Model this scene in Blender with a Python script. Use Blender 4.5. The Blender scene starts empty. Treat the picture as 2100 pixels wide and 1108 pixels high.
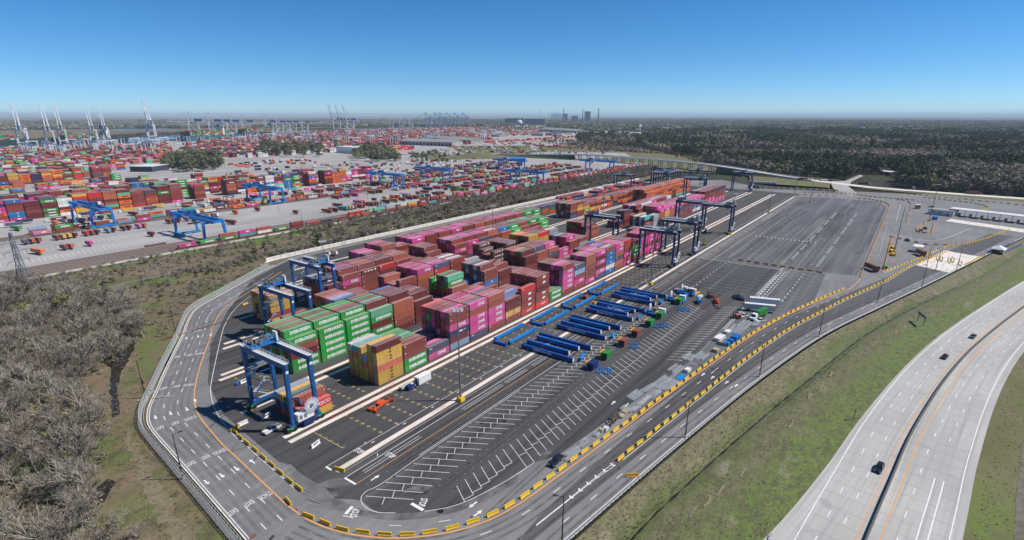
import bpy, bmesh, math, random
import numpy as np
from mathutils import Vector, Matrix

random.seed(11)
RNG = np.random.default_rng(11)
S = bpy.context.scene
COL = S.collection
R = math.radians

# ------------------------------------------------------------------ camera (surveyed from the yard grid)
CAM_H, FPX, CYPX = 93.7, 1103.99, 633.0
PITCH, ROLL, YAW = 0.344473, 0.000317, 0.630621
_f = np.array([math.cos(YAW) * math.cos(PITCH), math.sin(YAW) * math.cos(PITCH), -math.sin(PITCH)])
_r = np.array([math.sin(YAW), -math.cos(YAW), 0.0])
_u = np.cross(_r, _f)
RR = math.cos(ROLL) * _r + math.sin(ROLL) * _u
UU = -math.sin(ROLL) * _r + math.cos(ROLL) * _u
FF = _f
cd = bpy.data.cameras.new('camera')
cam = bpy.data.objects.new('camera', cd)
COL.objects.link(cam)
cam.matrix_world = Matrix(((RR[0], UU[0], -FF[0], 0), (RR[1], UU[1], -FF[1], 0), (RR[2], UU[2], -FF[2], CAM_H), (0, 0, 0, 1)))
cd.sensor_fit = 'HORIZONTAL'
cd.sensor_width = 36
cd.lens = FPX / 2100 * 36
cd.shift_y = (CYPX - 554) / 2100
cd.clip_start = 1
cd.clip_end = 150000
S.camera = cam

# ------------------------------------------------------------------ sky, sun, exposure
SUN_EL, SUN_DIR = R(51), (0.6, -0.8)
w = bpy.data.worlds.new('World')
S.world = w
w.use_nodes = True
nt = w.node_tree
bg = nt.nodes['Background']
sky = nt.nodes.new('ShaderNodeTexSky')
sky.sky_type = 'NISHITA'
sky.sun_disc = False
sky.sun_elevation = SUN_EL
sky.sun_rotation = math.atan2(SUN_DIR[0], SUN_DIR[1])
sky.altitude = 0
sky.air_density = 0.62
sky.dust_density = 0.0
sky.ozone_density = 10.0
hs_ = nt.nodes.new('ShaderNodeHueSaturation')
hs_.inputs['Saturation'].default_value = 1.14
hs_.inputs['Hue'].default_value = 0.492
nt.links.new(sky.outputs[0], hs_.inputs['Color'])
nt.links.new(hs_.outputs[0], bg.inputs[0])
bg.inputs[1].default_value = 0.115
sd = bpy.data.lights.new('sun', 'SUN')
sun = bpy.data.objects.new('sun', sd)
COL.objects.link(sun)
sd.energy = 5.0
sd.angle = R(0.53)
sd.color = (1.0, 0.945, 0.865)
_sv = Vector((SUN_DIR[0] * math.cos(SUN_EL), SUN_DIR[1] * math.cos(SUN_EL), math.sin(SUN_EL)))
sun.rotation_euler = _sv.to_track_quat('Z', 'Y').to_euler()
S.view_settings.view_transform = 'Standard'
S.view_settings.look = 'None'
S.view_settings.exposure = 0.06
S.view_settings.gamma = 1
S.view_settings.use_curve_mapping = False
S.render.engine = 'CYCLES'
cy = S.cycles
cy.max_bounces = 5
cy.diffuse_bounces = 2
cy.glossy_bounces = 2
cy.transmission_bounces = 2
cy.volume_bounces = 0
cy.transparent_max_bounces = 6
cy.use_denoising = True
cy.caustics_reflective = False
cy.caustics_refractive = False
cy.sample_clamp_indirect = 4


def G(px, py, z=0.0):
    """ground position of a surveyed photo point"""
    d = FF * FPX + RR * (px - 1050) - UU * (py - CYPX)
    t = (CAM_H - z) / -d[2]
    return (float(d[0] * t), float(d[1] * t))


def GL(pts):
    return [G(*p) for p in pts]


# ------------------------------------------------------------------ materials
def nodes_of(m):
    m.use_nodes = True
    t = m.node_tree
    return t, t.nodes, t.links, t.nodes['Principled BSDF']


def mixc(N, L, fac, a, b, mode='MIX'):
    x = N.new('ShaderNodeMix')
    x.data_type = 'RGBA'
    x.blend_type = mode
    for s, v in ((x.inputs[0], fac), (x.inputs[6], a), (x.inputs[7], b)):
        if hasattr(v, 'links'):
            L.new(v, s)
        elif isinstance(v, (int, float)):
            s.default_value = v
        else:
            s.default_value = (*v, 1)
    return x.outputs[2]


def noise(N, L, vec, scale, stretch=(1, 1, 1), detail=4, lo=.35, hi=.65, rough=.55):
    mp = N.new('ShaderNodeMapping')
    mp.inputs['Scale'].default_value = stretch
    L.new(vec, mp.inputs[0])
    n = N.new('ShaderNodeTexNoise')
    n.inputs['Scale'].default_value = scale
    n.inputs['Detail'].default_value = detail
    n.inputs['Roughness'].default_value = rough
    L.new(mp.outputs[0], n.inputs[0])
    r = N.new('ShaderNodeMapRange')
    r.inputs[1].default_value = lo
    r.inputs[2].default_value = hi
    L.new(n.outputs[0], r.inputs[0])
    return r.outputs[0]


def ground_mat(name, layers, rough=.9, bump=None):
    """layers: base colour, then (colour, scale, stretch, lo, hi) blended over it by world-space noise"""
    m = bpy.data.materials.new(name)
    t, N, L, b = nodes_of(m)
    geo = N.new('ShaderNodeNewGeometry')
    c = layers[0]
    for (col, sc_, st, lo, hi) in layers[1:]:
        c = mixc(N, L, noise(N, L, geo.outputs['Position'], sc_, st, 5, lo, hi), c, col)
    if not hasattr(c, 'links'):
        b.inputs['Base Color'].default_value = (*c, 1)
    else:
        L.new(c, b.inputs['Base Color'])
    b.inputs['Roughness'].default_value = rough
    b.inputs['Specular IOR Level'].default_value = .25
    if bump:
        bn = N.new('ShaderNodeBump')
        bn.inputs['Distance'].default_value = bump[1]
        bn.inputs['Strength'].default_value = .6
        L.new(noise(N, L, geo.outputs['Position'], bump[0], (1, 1, 1), 4, 0, 1), bn.inputs['Height'])
        L.new(bn.outputs[0], b.inputs['Normal'])
    return m


def mat(name, c, rough=.55, metal=0.0, var=.25, scale=1.5, spec=.4, c2=None):
    """plain painted / raw surface with object-space wear"""
    m = bpy.data.materials.new(name)
    t, N, L, b = nodes_of(m)
    tc = N.new('ShaderNodeTexCoord')
    d = c2 or tuple(x * (1 - var) for x in c)
    o = mixc(N, L, noise(N, L, tc.outputs['Object'], scale, (1, 1, 1), 5, .4, .7), c, d)
    L.new(o, b.inputs['Base Color'])
    b.inputs['Roughness'].default_value = rough
    b.inputs['Metallic'].default_value = metal
    b.inputs['Specular IOR Level'].default_value = spec
    return m


def container_mat(name, use_attr):
    """painted steel: colour from the object (or the mesh colour for far stacks), faded roof, rib relief, streaks"""
    m = bpy.data.materials.new(name)
    t, N, L, b = nodes_of(m)
    tc = N.new('ShaderNodeTexCoord')
    geo = N.new('ShaderNodeNewGeometry')
    if use_attr:
        a = N.new('ShaderNodeVertexColor')
        a.layer_name = 'col'
        colr = a.outputs[0]
        vec = geo.outputs['Position']
    else:
        a = N.new('ShaderNodeObjectInfo')
        colr = a.outputs['Color']
        vec = geo.outputs['Position']
    sep = N.new('ShaderNodeSeparateXYZ')
    L.new(geo.outputs['True Normal'], sep.inputs[0])
    up = N.new('ShaderNodeMapRange')
    up.inputs[1].default_value = .5
    up.inputs[2].default_value = .9
    up.inputs[4].default_value = 1.0
    L.new(sep.outputs[2], up.inputs[0])
    rn = noise(N, L, vec, .16, (1, 1, 1), 5, .3, .7)
    rm = N.new('ShaderNodeMapRange')
    rm.inputs[3].default_value = .12
    rm.inputs[4].default_value = .48
    L.new(rn, rm.inputs[0])
    um = N.new('ShaderNodeMath')
    um.operation = 'MULTIPLY'
    L.new(up.outputs[0], um.inputs[0])
    L.new(rm.outputs[0], um.inputs[1])
    c = mixc(N, L, um.outputs[0], colr, (.55, .45, .45))
    ns = noise(N, L, vec, .7, (1.8, 1.8, .35), 6, .42, .72)
    mu = N.new('ShaderNodeMath')
    mu.operation = 'MULTIPLY'
    mu.inputs[1].default_value = .45
    L.new(ns, mu.inputs[0])
    c = mixc(N, L, mu.outputs[0], c, (.17, .075, .05))
    L.new(c, b.inputs['Base Color'])
    b.inputs['Roughness'].default_value = .5
    b.inputs['Specular IOR Level'].default_value = .35
    if not use_attr:
        wv = N.new('ShaderNodeTexWave')
        wv.inputs['Scale'].default_value = 1.12
        L.new(tc.outputs['Object'], wv.inputs[0])
        bn = N.new('ShaderNodeBump')
        bn.inputs['Strength'].default_value = .5
        bn.inputs['Distance'].default_value = .04
        L.new(wv.outputs[1], bn.inputs['Height'])
        L.new(bn.outputs[0], b.inputs['Normal'])
    return m


def glass_mat(name, c):
    m = mat(name, c, .08, 0, .1, 1, .8)
    return m


MT = {}
MT['asphalt_old'] = ground_mat('asphalt_old', [(.215, .209, .215), ((0.157, 0.154, 0.161), .02, (1, 1, 1), .35, .65), ((0.266, 0.259, 0.252), .35, (.12, 1, 1), .5, .9), ((0.126, 0.123, 0.126), .07, (.5, 1, 1), .62, .85)], .85)
MT['asphalt_new'] = ground_mat('asphalt_new', [(.066, .064, .066), ((0.095, 0.093, 0.096), .016, (.5, 1.6, 1), .42, .72), ((.115, .112, .113), .22, (.025, 1, 1), .56, .74), ((.042, .041, .042), .3, (.05, 1, 1), .48, .66), ((0.134, 0.131, 0.132), .11, (.35, 1, 1), .64, .9)], .8)
MT['asphalt_lot'] = ground_mat('asphalt_lot', [(.125, .124, .132), ((0.075, 0.074, 0.079), .03, (.35, 1.5, 1), .4, .65), ((0.194, 0.190, 0.194), .25, (.03, 1, 1), .5, .78), ((0.056, 0.055, 0.059), .16, (.03, 1, 1), .55, .8)], .8)
MT['asphalt_road'] = ground_mat('asphalt_road', [(.102, .099, .102), ((0.076, 0.074, 0.077), .03, (.4, 1, 1), .4, .65), ((0.155, 0.149, 0.147), .3, (.05, 1, 1), .55, .85)], .85)
MT['concrete'] = ground_mat('concrete', [(.70, .645, .59), ((0.506, 0.448, 0.391), .5, (.2, 1, 1), .45, .7), ((0.380, 0.333, 0.299), 2, (.3, 1, 1), .6, .85)], .85)
MT['concrete_highway'] = ground_mat('concrete_highway', [(.42, .405, .385), ((.35, .34, .325), .05, (.3, 1, 1), .4, .65), ((.275, .268, .26), .42, (.035, 1, 1), .47, .66), ((.50, .485, .46), .3, (.04, .6, 1), .58, .8), ((.30, .295, .285), .09, (.6, 1, 1), .62, .75)], .85)
MT['concrete_far'] = ground_mat('concrete_far', [(.36, .345, .335), ((.28, .27, .262), .01, (1, 1, 1), .4, .65), ((.43, .41, .39), .04, (.3, 1, 1), .5, .8)], .9)
MT['gravel'] = ground_mat('gravel', [(.33, .315, .30), ((.25, .235, .22), .06, (.2, 1, 1), .4, .7), ((.3, .275, .25), .5, (.1, 1, 1), .5, .85)], .95)
MT['wall_white'] = mat('wall_white', (.74, .70, .65), .8, 0, .25, .3)
MT['grass'] = ground_mat('grass', [(.17, .145, .085), ((.12, .125, .05), .045, (1, 1, 1), .40, .62), ((.125, .175, .04), .016, (.5, 1.2, 1), .5, .68), ((.13, .11, .062), .35, (.5, 1, 1), .45, .75), ((.27, .22, .15), .09, (.6, 1, 1), .64, .82)], .95, (1.2, .3))
MT['scrub'] = ground_mat('scrub', [(.175, .135, .088), ((0.084, 0.091, 0.036), .03, (1, 1, 1), .42, .64), ((0.224, 0.161, 0.105), .08, (.4, 1, 1), .5, .72), ((.11, .165, .04), .03, (1, 1, 1), .50, .66), ((0.063, 0.056, 0.039), .25, (1, 1, 1), .5, .75)], .95, (.6, .7))
MT['forest_floor'] = ground_mat('forest_floor', [(.036, .040, .018), ((.062, .058, .030), .004, (1, 1, 1), .4, .6), ((.024, .030, .016), .012, (1, 1, 1), .42, .62), ((.052, .058, .022), .05, (1, 1, 1), .5, .75), ((.018, .022, .012), .1, (1, 1, 1), .5, .7)], .95)
MT['marsh'] = ground_mat('marsh', [(.17, .125, .083), ((.11, .085, .058), .0012, (1, .35, 1), .45, .65), ((.2, .155, .105), .002, (1, .5, 1), .5, .7), ((.05, .05, .035), .0016, (1, .3, 1), .56, .7)], .95)
MT['water'] = ground_mat('water', [(.09, .14, .19), ((.07, .115, .16), .01, (1, 1, 1), .4, .6)], .15)
MT['mud_water'] = ground_mat('mud_water', [(.035, .028, .022), ((.02, .017, .014), .2, (1, 1, 1), .4, .6)], .12)
MT['dirt'] = ground_mat('dirt', [(.25, .2, .155), ((0.162, 0.128, 0.093), .2, (1, 1, 1), .4, .7), ((0.281, 0.238, 0.187), .6, (1, 1, 1), .5, .8)], .95)
MT['paint_white'] = ground_mat('paint_white', [(.74, .73, .71), ((.45, .44, .43), .8, (1, 1, 1), .5, .85)], .7)
MT['paint_faint'] = ground_mat('paint_faint', [(.34, .335, .33), ((.16, .157, .157), .5, (1, 1, 1), .42, .75)], .7)
MT['paint_orange'] = ground_mat('paint_orange', [(.70, .33, .10), ((.5, .26, .1), .7, (1, 1, 1), .5, .85)], .7)
MT['paint_yellow'] = ground_mat('paint_yellow', [(.56, .40, .16), ((.3, .22, .1), .5, (1, 1, 1), .5, .8)], .7)
MT['sleeper'] = mat('sleeper', (.24, .22, .20), .9, 0, .3, .5)
MT['rust_rail'] = mat('rust_rail', (.16, .075, .05), .7, 0, .4, .6)
MT['barrier'] = mat('barrier_yellow', (.80, .50, .03), .5, 0, .22, .7)
MT['barrier_orange'] = mat('barrier_orange', (.75, .36, .03), .5, 0, .22, .7)
MT['barrier_blue'] = mat('barrier_blue', (.05, .2, .55), .5)
MT['crane_blue'] = mat('crane_blue', (.014, .10, .30), .45, 0, .3, .3)
MT['crane_navy'] = mat('crane_navy', (.013, .034, .115), .5, 0, .3, .3)
MT['crane_bright'] = mat('crane_bright', (.012, .22, .62), .45, 0, .3, .2)
MT['girder_blue'] = mat('girder_blue', (.010, .135, .47), .5, 0, .25, .4)
MT['girder_dark'] = mat('girder_dark', (.010, .068, .28), .5, 0, .25, .4)
MT['galv'] = mat('galvanised', (.66, .69, .71), .5, 0, .3, 2)
MT['galv_dull'] = mat('galvanised_dull', (.50, .54, .57), .55, 0, .4, 2)
MT['grey_metal'] = mat('grey_metal', (.25, .27, .29), .5, .3, .3, 1)
MT['pole'] = mat('pole_dark', (.055, .05, .045), .6, 0, .3, 1)
MT['mast'] = mat('mast_steel', (.27, .28, .29), .5, .4, .2, .5)
MT['black'] = mat('black', (.012, .012, .014), .5, 0, .3, 2)
MT['tyre'] = mat('tyre', (.018, .018, .018), .85, 0, .3, 3)
MT['white'] = mat('white_paint', (.78, .78, .77), .45, 0, .12, .8)
MT['white_letter'] = mat('white_letter', (.80, .80, .79), .5, 0, .1, .5)
MT['black_letter'] = mat('black_letter', (.03, .025, .02), .5)
MT['green_bogie'] = mat('green_bogie', (.06, .42, .12), .5)
MT['navy_box'] = mat('navy_box', (.012, .03, .14), .4)
MT['red'] = mat('red_paint', (.55, .05, .025), .45)
MT['orange'] = mat('orange_paint', (.70, .10, .03), .5, 0, .3, 2)
MT['rust'] = mat('rust_brown', (.23, .075, .05), .6, 0, .3, .8)
MT['green_box'] = mat('green_box', (.03, .22, .04), .5, 0, .25, .8)
MT['glass'] = glass_mat('glass_dark', (.02, .03, .035))
MT['bark'] = mat('bark', (.37, .34, .30), .9, 0, .35, 2)
MT['twig'] = mat('twig', (.365, .32, .26), .9, 0, .3, .6)
MT['twig_dark'] = mat('twig_dark', (.245, .205, .165), .9, 0, .3, .6)
MT['roof_grey'] = mat('roof_grey', (.30, .29, .28), .7, 0, .2, .05)
MT['roof_white'] = mat('roof_white', (.66, .68, .70), .6, 0, .15, .05)
MT['wall_far'] = mat('wall_far', (.42, .40, .37), .8, 0, .25, .05)
MT['hall_dark'] = mat('hall_dark', (.10, .125, .18), .8, 0, .25, .02)  # dark hall lightened to blue-grey: distance haze is put into the colour
MT['wall_dark'] = mat('wall_dark', (.05, .06, .09), .8, 0, .25, .05)
MT['plant_grey'] = mat('plant_grey', (.22, .23, .25), .8, 0, .3, .05)
MT['sts'] = mat('sts_paint', (.62, .65, .68), .6, 0, .15, .1)
MT['sts_blue'] = mat('sts_blue', (.04, .09, .22), .6, 0, .15, .1)
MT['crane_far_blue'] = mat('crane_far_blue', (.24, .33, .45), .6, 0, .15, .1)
MT['lime'] = mat('lime', (.45, .62, .05), .5)
MT['tan'] = mat('tan', (.45, .36, .24), .8, 0, .3, 1)
MT['cone'] = mat('cone_red', (.65, .1, .06), .6)
MT['container'] = container_mat('container_paint', False)
MT['container_far'] = container_mat('container_paint_far', True)


def stain_mat(name, c, amount, scale, stretch):
    """tyre rubber and oil lying thinly on the paving"""
    m = bpy.data.materials.new(name)
    t, N, L, b = nodes_of(m)
    geo = N.new('ShaderNodeNewGeometry')
    b.inputs['Base Color'].default_value = (*c, 1)
    b.inputs['Roughness'].default_value = .7
    k = N.new('ShaderNodeMath')
    k.operation = 'MULTIPLY'
    k.inputs[1].default_value = amount
    L.new(noise(N, L, geo.outputs['Position'], scale, stretch, 5, .3, .75), k.inputs[0])
    L.new(k.outputs[0], b.inputs['Alpha'])
    return m


MT['tyre_rubber'] = stain_mat('tyre_rubber', (.03, .03, .032), .42, .25, (1, 1, 1))
MT['wheel_path'] = stain_mat('wheel_path', (.05, .05, .052), .24, .09, (1, 1, 1))
MT['oil_stain'] = stain_mat('oil_stain', (.014, .013, .013), .85, .7, (1, 1, 1))
MT['dust_mark'] = stain_mat('dust_mark', (.40, .385, .36), .40, .3, (1, 1, 1))


def leaf_mat(name, a, b_):
    m = bpy.data.materials.new(name)
    t, N, L, b = nodes_of(m)
    oi = N.new('ShaderNodeObjectInfo')
    geo = N.new('ShaderNodeNewGeometry')
    c = mixc(N, L, oi.outputs['Random'], a, b_)
    c = mixc(N, L, noise(N, L, geo.outputs['Position'], .25, (1, 1, 1), 3, .35, .7), c, tuple(x * .55 for x in a))
    c = mixc(N, L, noise(N, L, geo.outputs['Position'], .0055, (1, 1, 1), 3, .42, .66), c, tuple(x * 1.5 + y for x, y in zip(a, (.035, .022, .016))))
    L.new(c, b.inputs['Base Color'])
    b.inputs['Roughness'].default_value = .8
    b.inputs['Specular IOR Level'].default_value = .2
    return m


MT['leaf_dark'] = leaf_mat('leaf_dark', (.085, .10, .055), (.125, .135, .075))
MT['leaf_mid'] = leaf_mat('leaf_mid', (.165, .17, .085), (.225, .215, .115))
MT['leaf_spring'] = leaf_mat('leaf_spring', (.27, .27, .10), (.30, .26, .13))
MT['leaf_brown'] = leaf_mat('leaf_brown', (.27, .225, .175), (.33, .275, .22))


# ------------------------------------------------------------------ mesh building
class MB:
    def __init__(s):
        s.v, s.f = [], []

    def box(s, c, d, rz=0.0, taper=1.0):
        """box centred at c with full sizes d, turned by rz; taper scales the top in x and y"""
        ca, sa = math.cos(rz), math.sin(rz)
        o = len(s.v)
        for z, k in ((-.5, 1), (.5, taper)):
            for x, y in ((-.5, -.5), (.5, -.5), (.5, .5), (-.5, .5)):
                X, Y = x * d[0] * k, y * d[1] * k
                s.v.append((c[0] + X * ca - Y * sa, c[1] + X * sa + Y * ca, c[2] + z * d[2]))
        for q in ((0, 3, 2, 1), (4, 5, 6, 7), (0, 1, 5, 4), (1, 2, 6, 5), (2, 3, 7, 6), (3, 0, 4, 7)):
            s.f.append(tuple(o + i for i in q))
        return s

    def bar(s, a, b, w_, h_=None, w2=None, h2=None):
        """rectangular bar from a to b"""
        h_ = h_ or w_
        w2 = w2 or w_
        h2 = h2 or h_
        a, b = Vector(a), Vector(b)
        d = (b - a).normalized()
        up = Vector((0, 0, 1)) if abs(d.z) < .95 else Vector((1, 0, 0))
        x = d.cross(up).normalized()
        y = x.cross(d)
        o = len(s.v)
        for p, ww, hh in ((a, w_, h_), (b, w2, h2)):
            for i, j in ((-.5, -.5), (.5, -.5), (.5, .5), (-.5, .5)):
                q = p + x * (i * ww) + y * (j * hh)
                s.v.append(tuple(q))
        for q in ((0, 3, 2, 1), (4, 5, 6, 7), (0, 1, 5, 4), (1, 2, 6, 5), (2, 3, 7, 6), (3, 0, 4, 7)):
            s.f.append(tuple(o + i for i in q))
        return s

    def cyl(s, a, b, r0, r1=None, n=10, cap=True):
        r1 = r0 if r1 is None else r1
        a, b = Vector(a), Vector(b)
        d = (b - a).normalized()
        up = Vector((0, 0, 1)) if abs(d.z) < .95 else Vector((1, 0, 0))
        x = d.cross(up).normalized()
        y = x.cross(d)
        o = len(s.v)
        for p, r in ((a, r0), (b, r1)):
            for i in range(n):
                t = 2 * math.pi * i / n
                s.v.append(tuple(p + (x * math.cos(t) + y * math.sin(t)) * r))
        for i in range(n):
            j = (i + 1) % n
            s.f.append((o + i, o + j, o + n + j, o + n + i))
        if cap:
            s.f.append(tuple(o + i for i in range(n))[::-1])
            s.f.append(tuple(o + n + i for i in range(n)))
        return s

    def poly(s, pts):
        o = len(s.v)
        s.v += [tuple(p) for p in pts]
        s.f.append(tuple(range(o, o + len(pts))))
        return s

    def prism(s, prof, y0, y1, inset=None):
        """x-z profile extruded in y"""
        o = len(s.v)
        n = len(prof)
        for y in (y0, y1):
            for x, z in prof:
                s.v.append((x, y, z))
        for i in range(n):
            j = (i + 1) % n
            s.f.append((o + i, o + j, o + n + j, o + n + i))
        s.f.append(tuple(o + i for i in range(n))[::-1])
        s.f.append(tuple(o + n + i for i in range(n)))
        return s

    def ribbon(s, pts, width, z, closed=False):
        """flat strip of given width along 2-D points"""
        P = [Vector((p[0], p[1])) for p in pts]
        n = len(P)
        o = len(s.v)
        for i in range(n):
            a = P[i - 1] if (i > 0 or closed) else P[i]
            b = P[(i + 1) % n] if (i < n - 1 or closed) else P[i]
            d = (b - a).normalized()
            q = Vector((-d.y, d.x)) * (width / 2)
            s.v.append((P[i].x + q.x, P[i].y + q.y, z))
            s.v.append((P[i].x - q.x, P[i].y - q.y, z))
        for i in range(n - 1):
            k = o + 2 * i
            s.f.append((k, k + 1, k + 3, k + 2))
        return s

    def mesh(s, name):
        me = bpy.data.meshes.new(name)
        me.from_pydata(s.v, [], s.f)
        me.update()
        return me


def tag(o, label=None, cat=None, group=None, kind=None):
    if label:
        o['label'] = label
    if cat:
        o['category'] = cat
    if group:
        o['group'] = group
    if kind:
        o['kind'] = kind
    return o


def mk(name, mb, m, parent=None, label=None, cat=None, group=None, kind=None, loc=(0, 0, 0), rz=0.0, smooth=False):
    me = mb.mesh(name) if isinstance(mb, MB) else mb
    if m is not None and not me.materials:
        me.materials.append(MT[m] if isinstance(m, str) else m)
    if smooth:
        me.shade_smooth()
    o = bpy.data.objects.new(name, me)
    COL.objects.link(o)
    o.location = loc
    o.rotation_euler = (0, 0, rz)
    if parent:
        o.parent = parent
    return tag(o, label, cat, group, kind)


def empty(name, loc, rz=0.0, label=None, cat=None, group=None):
    o = bpy.data.objects.new(name, None)
    o.empty_display_size = .5
    COL.objects.link(o)
    o.location = loc
    o.rotation_euler = (0, 0, rz)
    return tag(o, label, cat, group)


def copy_tree(o, parent=None):
    c = o.copy()
    COL.objects.link(c)
    c.parent = parent
    for ch in o.children:
        if ch.name in COL.objects:
            copy_tree(ch, c)
    return c


def place(proto, first, loc, rz, label, group=None):
    """first use moves the prototype itself, later uses copy it with its parts"""
    o = proto if first else copy_tree(proto)
    o.location = loc
    o.rotation_euler = (0, 0, rz)
    o['label'] = label
    if group:
        o['group'] = group
    return o


ORD = ['first', 'second', 'third', 'fourth', 'fifth', 'sixth', 'seventh', 'eighth', 'ninth', 'tenth', 'eleventh', 'twelfth', 'thirteenth', 'fourteenth', 'fifteenth', 'sixteenth', 'seventeenth', 'eighteenth', 'nineteenth']
TENS = {20: 'twent', 30: 'thirt', 40: 'fort', 50: 'fift', 60: 'sixt', 70: 'sevent', 80: 'eight', 90: 'ninet'}


def nth(i):
    """0 -> first"""
    i += 1
    if i < 20:
        return ORD[i - 1]
    t, u_ = i // 10 * 10, i % 10
    return TENS[t] + ('ieth' if u_ == 0 else 'y-' + ORD[u_ - 1])


def spline(pts, n=8):
    """Catmull-Rom through 2-D points"""
    P = [np.array(p, float) for p in pts]
    P = [2 * P[0] - P[1]] + P + [2 * P[-1] - P[-2]]
    out = []
    for i in range(1, len(P) - 2):
        for k in range(n):
            t = k / n
            a, b, c, d = P[i - 1], P[i], P[i + 1], P[i + 2]
            out.append(tuple(.5 * ((2 * b) + (-a + c) * t + (2 * a - 5 * b + 4 * c - d) * t * t + (-a + 3 * b - 3 * c + d) * t ** 3)))
    out.append(tuple(P[-2]))
    return out


def walk(pts, pitch, start=0.0):
    """points and headings every pitch metres along a polyline"""
    out = []
    need = start
    for a, b in zip(pts[:-1], pts[1:]):
        ax, ay = a
        dx, dy = b[0] - ax, b[1] - ay
        l = math.hypot(dx, dy)
        if l < 1e-9:
            continue
        while need <= l:
            out.append((ax + dx * need / l, ay + dy * need / l, math.atan2(dy, dx)))
            need += pitch
        need -= l
    return out


def offset(pts, d):
    """polyline moved d to its left"""
    out = []
    for i, p in enumerate(pts):
        a = pts[max(i - 1, 0)]
        b = pts[min(i + 1, len(pts) - 1)]
        dx, dy = b[0] - a[0], b[1] - a[1]
        l = math.hypot(dx, dy) or 1
        out.append((p[0] - dy / l * d, p[1] + dx / l * d))
    return out


def flat(name, pts, z, m, kind='structure', parent=None):
    bm = bmesh.new()
    vs = [bm.verts.new((x, y, z)) for x, y in pts]
    f = bm.faces.new(vs)
    if f.normal.z < 0:
        f.normal_update()
    bm.normal_update()
    if f.normal.z < 0:
        f.normal_flip()
    bmesh.ops.triangulate(bm, faces=bm.faces[:])
    me = bpy.data.meshes.new(name)
    bm.to_mesh(me)
    bm.free()
    return mk(name, me, m, parent, kind=kind if not parent else None)


def text_mesh(s, size, bold=0.0, xs=1.0, align='CENTER'):
    """flat lettering in the x-y plane"""
    cu = bpy.data.curves.new('lettering', 'FONT')
    cu.body = s
    cu.size = size
    cu.offset = bold
    cu.align_x = align
    cu.align_y = 'CENTER'
    cu.resolution_u = 2
    o = bpy.data.objects.new('lettering_tmp', cu)
    COL.objects.link(o)
    dg = bpy.context.evaluated_depsgraph_get()
    me = bpy.data.meshes.new_from_object(o.evaluated_get(dg))
    bpy.data.objects.remove(o)
    bpy.data.curves.remove(cu)
    me.transform(Matrix.Diagonal((xs, 1, 1, 1)))
    me.name = 'lettering'
    me.materials.clear()
    return me
# ================================================================== SETTING
def crop(ox, oy, s):
    return lambda l: [G(ox + a / s, oy + b / s) for a, b in l]


cA, cB, cC = crop(280, 690, 5.036), crop(280, 500, 5.54), crop(340, 880, 4.858)
cK, cN, cX = crop(650, 800, 3.23), crop(1200, 560, 2.022), crop(1100, 740, 5.036)
cM, cQ, cV = crop(1320, 560, 5.54), crop(1650, 360, 4.262), crop(1280, 380, 5.0)

# --- terrain
BIG = 70000
flat('ground', [(-3000, -BIG), (BIG, -BIG), (BIG, BIG), (-3000, BIG)], -3.0, 'forest_floor')
flat('marsh', [(300, 2650), (1500, 3300), (2600, 3420), (4200, 3900), (9000, 6500), (26000, 16000), (26000, 40000), (-2500, 40000), (-2500, 2300), (200, 2300)], -2.6, 'marsh')
flat('river', [(-900, 2250), (560, 2290), (1000, 2480), (1350, 2900), (2400, 3060), (3600, 3330), (5200, 4150), (8200, 6000), (8000, 6350), (5000, 4450), (3500, 3620), (2300, 3330), (1500, 3200), (1000, 2900), (540, 2620), (-900, 2560)], -2.2, 'water')
flat('side_channel', [(1500, 4300), (2300, 4700), (3400, 4900), (3500, 5250), (2200, 4960), (1400, 4550)], -2.3, 'water')
flat('far_shallows', [(2600, 9500), (6500, 10400), (6500, 11400), (2400, 10300)], -2.3, 'water')
flat('port_ground', [(-200, 830), (420, 830), (1000, 700), (1180, 880), (1900, 1050), (2700, 1150), (3600, 1500), (4600, 2500), (4700, 3400), (3550, 3200), (2400, 2980), (1380, 2820), (1010, 2390), (560, 2230), (-200, 2200)], -1.6, 'concrete_far')
flat('scrub_ground', [(-150, 60), (20, 60), (75, 100), (75, 230), (190, 335), (1000, 335), (1110, 470), (-150, 424)], -.28, 'scrub')
flat('north_scrub', [(1000, 90), (1150, 330), (1600, 560), (1750, 900), (1350, 1250), (1010, 840), (985, 500), (985, 320)], -1.2, 'grass')
flat('rail_yard_ground', [(-150, 421.5), (1060, 421.5), (1100, 470), (1060, 830), (-150, 860)], -.12, 'concrete_far')
flat('rail_bed', [(-150, 423.5), (1060, 423.5), (1060, 459), (-150, 459)], -.06, 'gravel')
flat('east_fields', [(-150, -28), (120, -20), (480, -95), (760, -210), (760, -900), (-150, -900)], -.35, 'grass')
flat('gravel_field', [(430, 1010), (520, 950), (900, 880), (1000, 1000), (880, 1150), (600, 1150)], -1.3, 'concrete_far')
flat('meadow', [(880, 860), (1000, 715), (1120, 760), (1220, 900), (1010, 1010)], -1.15, 'grass')
flat('truck_park', [(1130, 640), (1260, 560), (1390, 640), (1340, 800), (1240, 850), (1150, 740)], -1.05, 'concrete_far')

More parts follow.
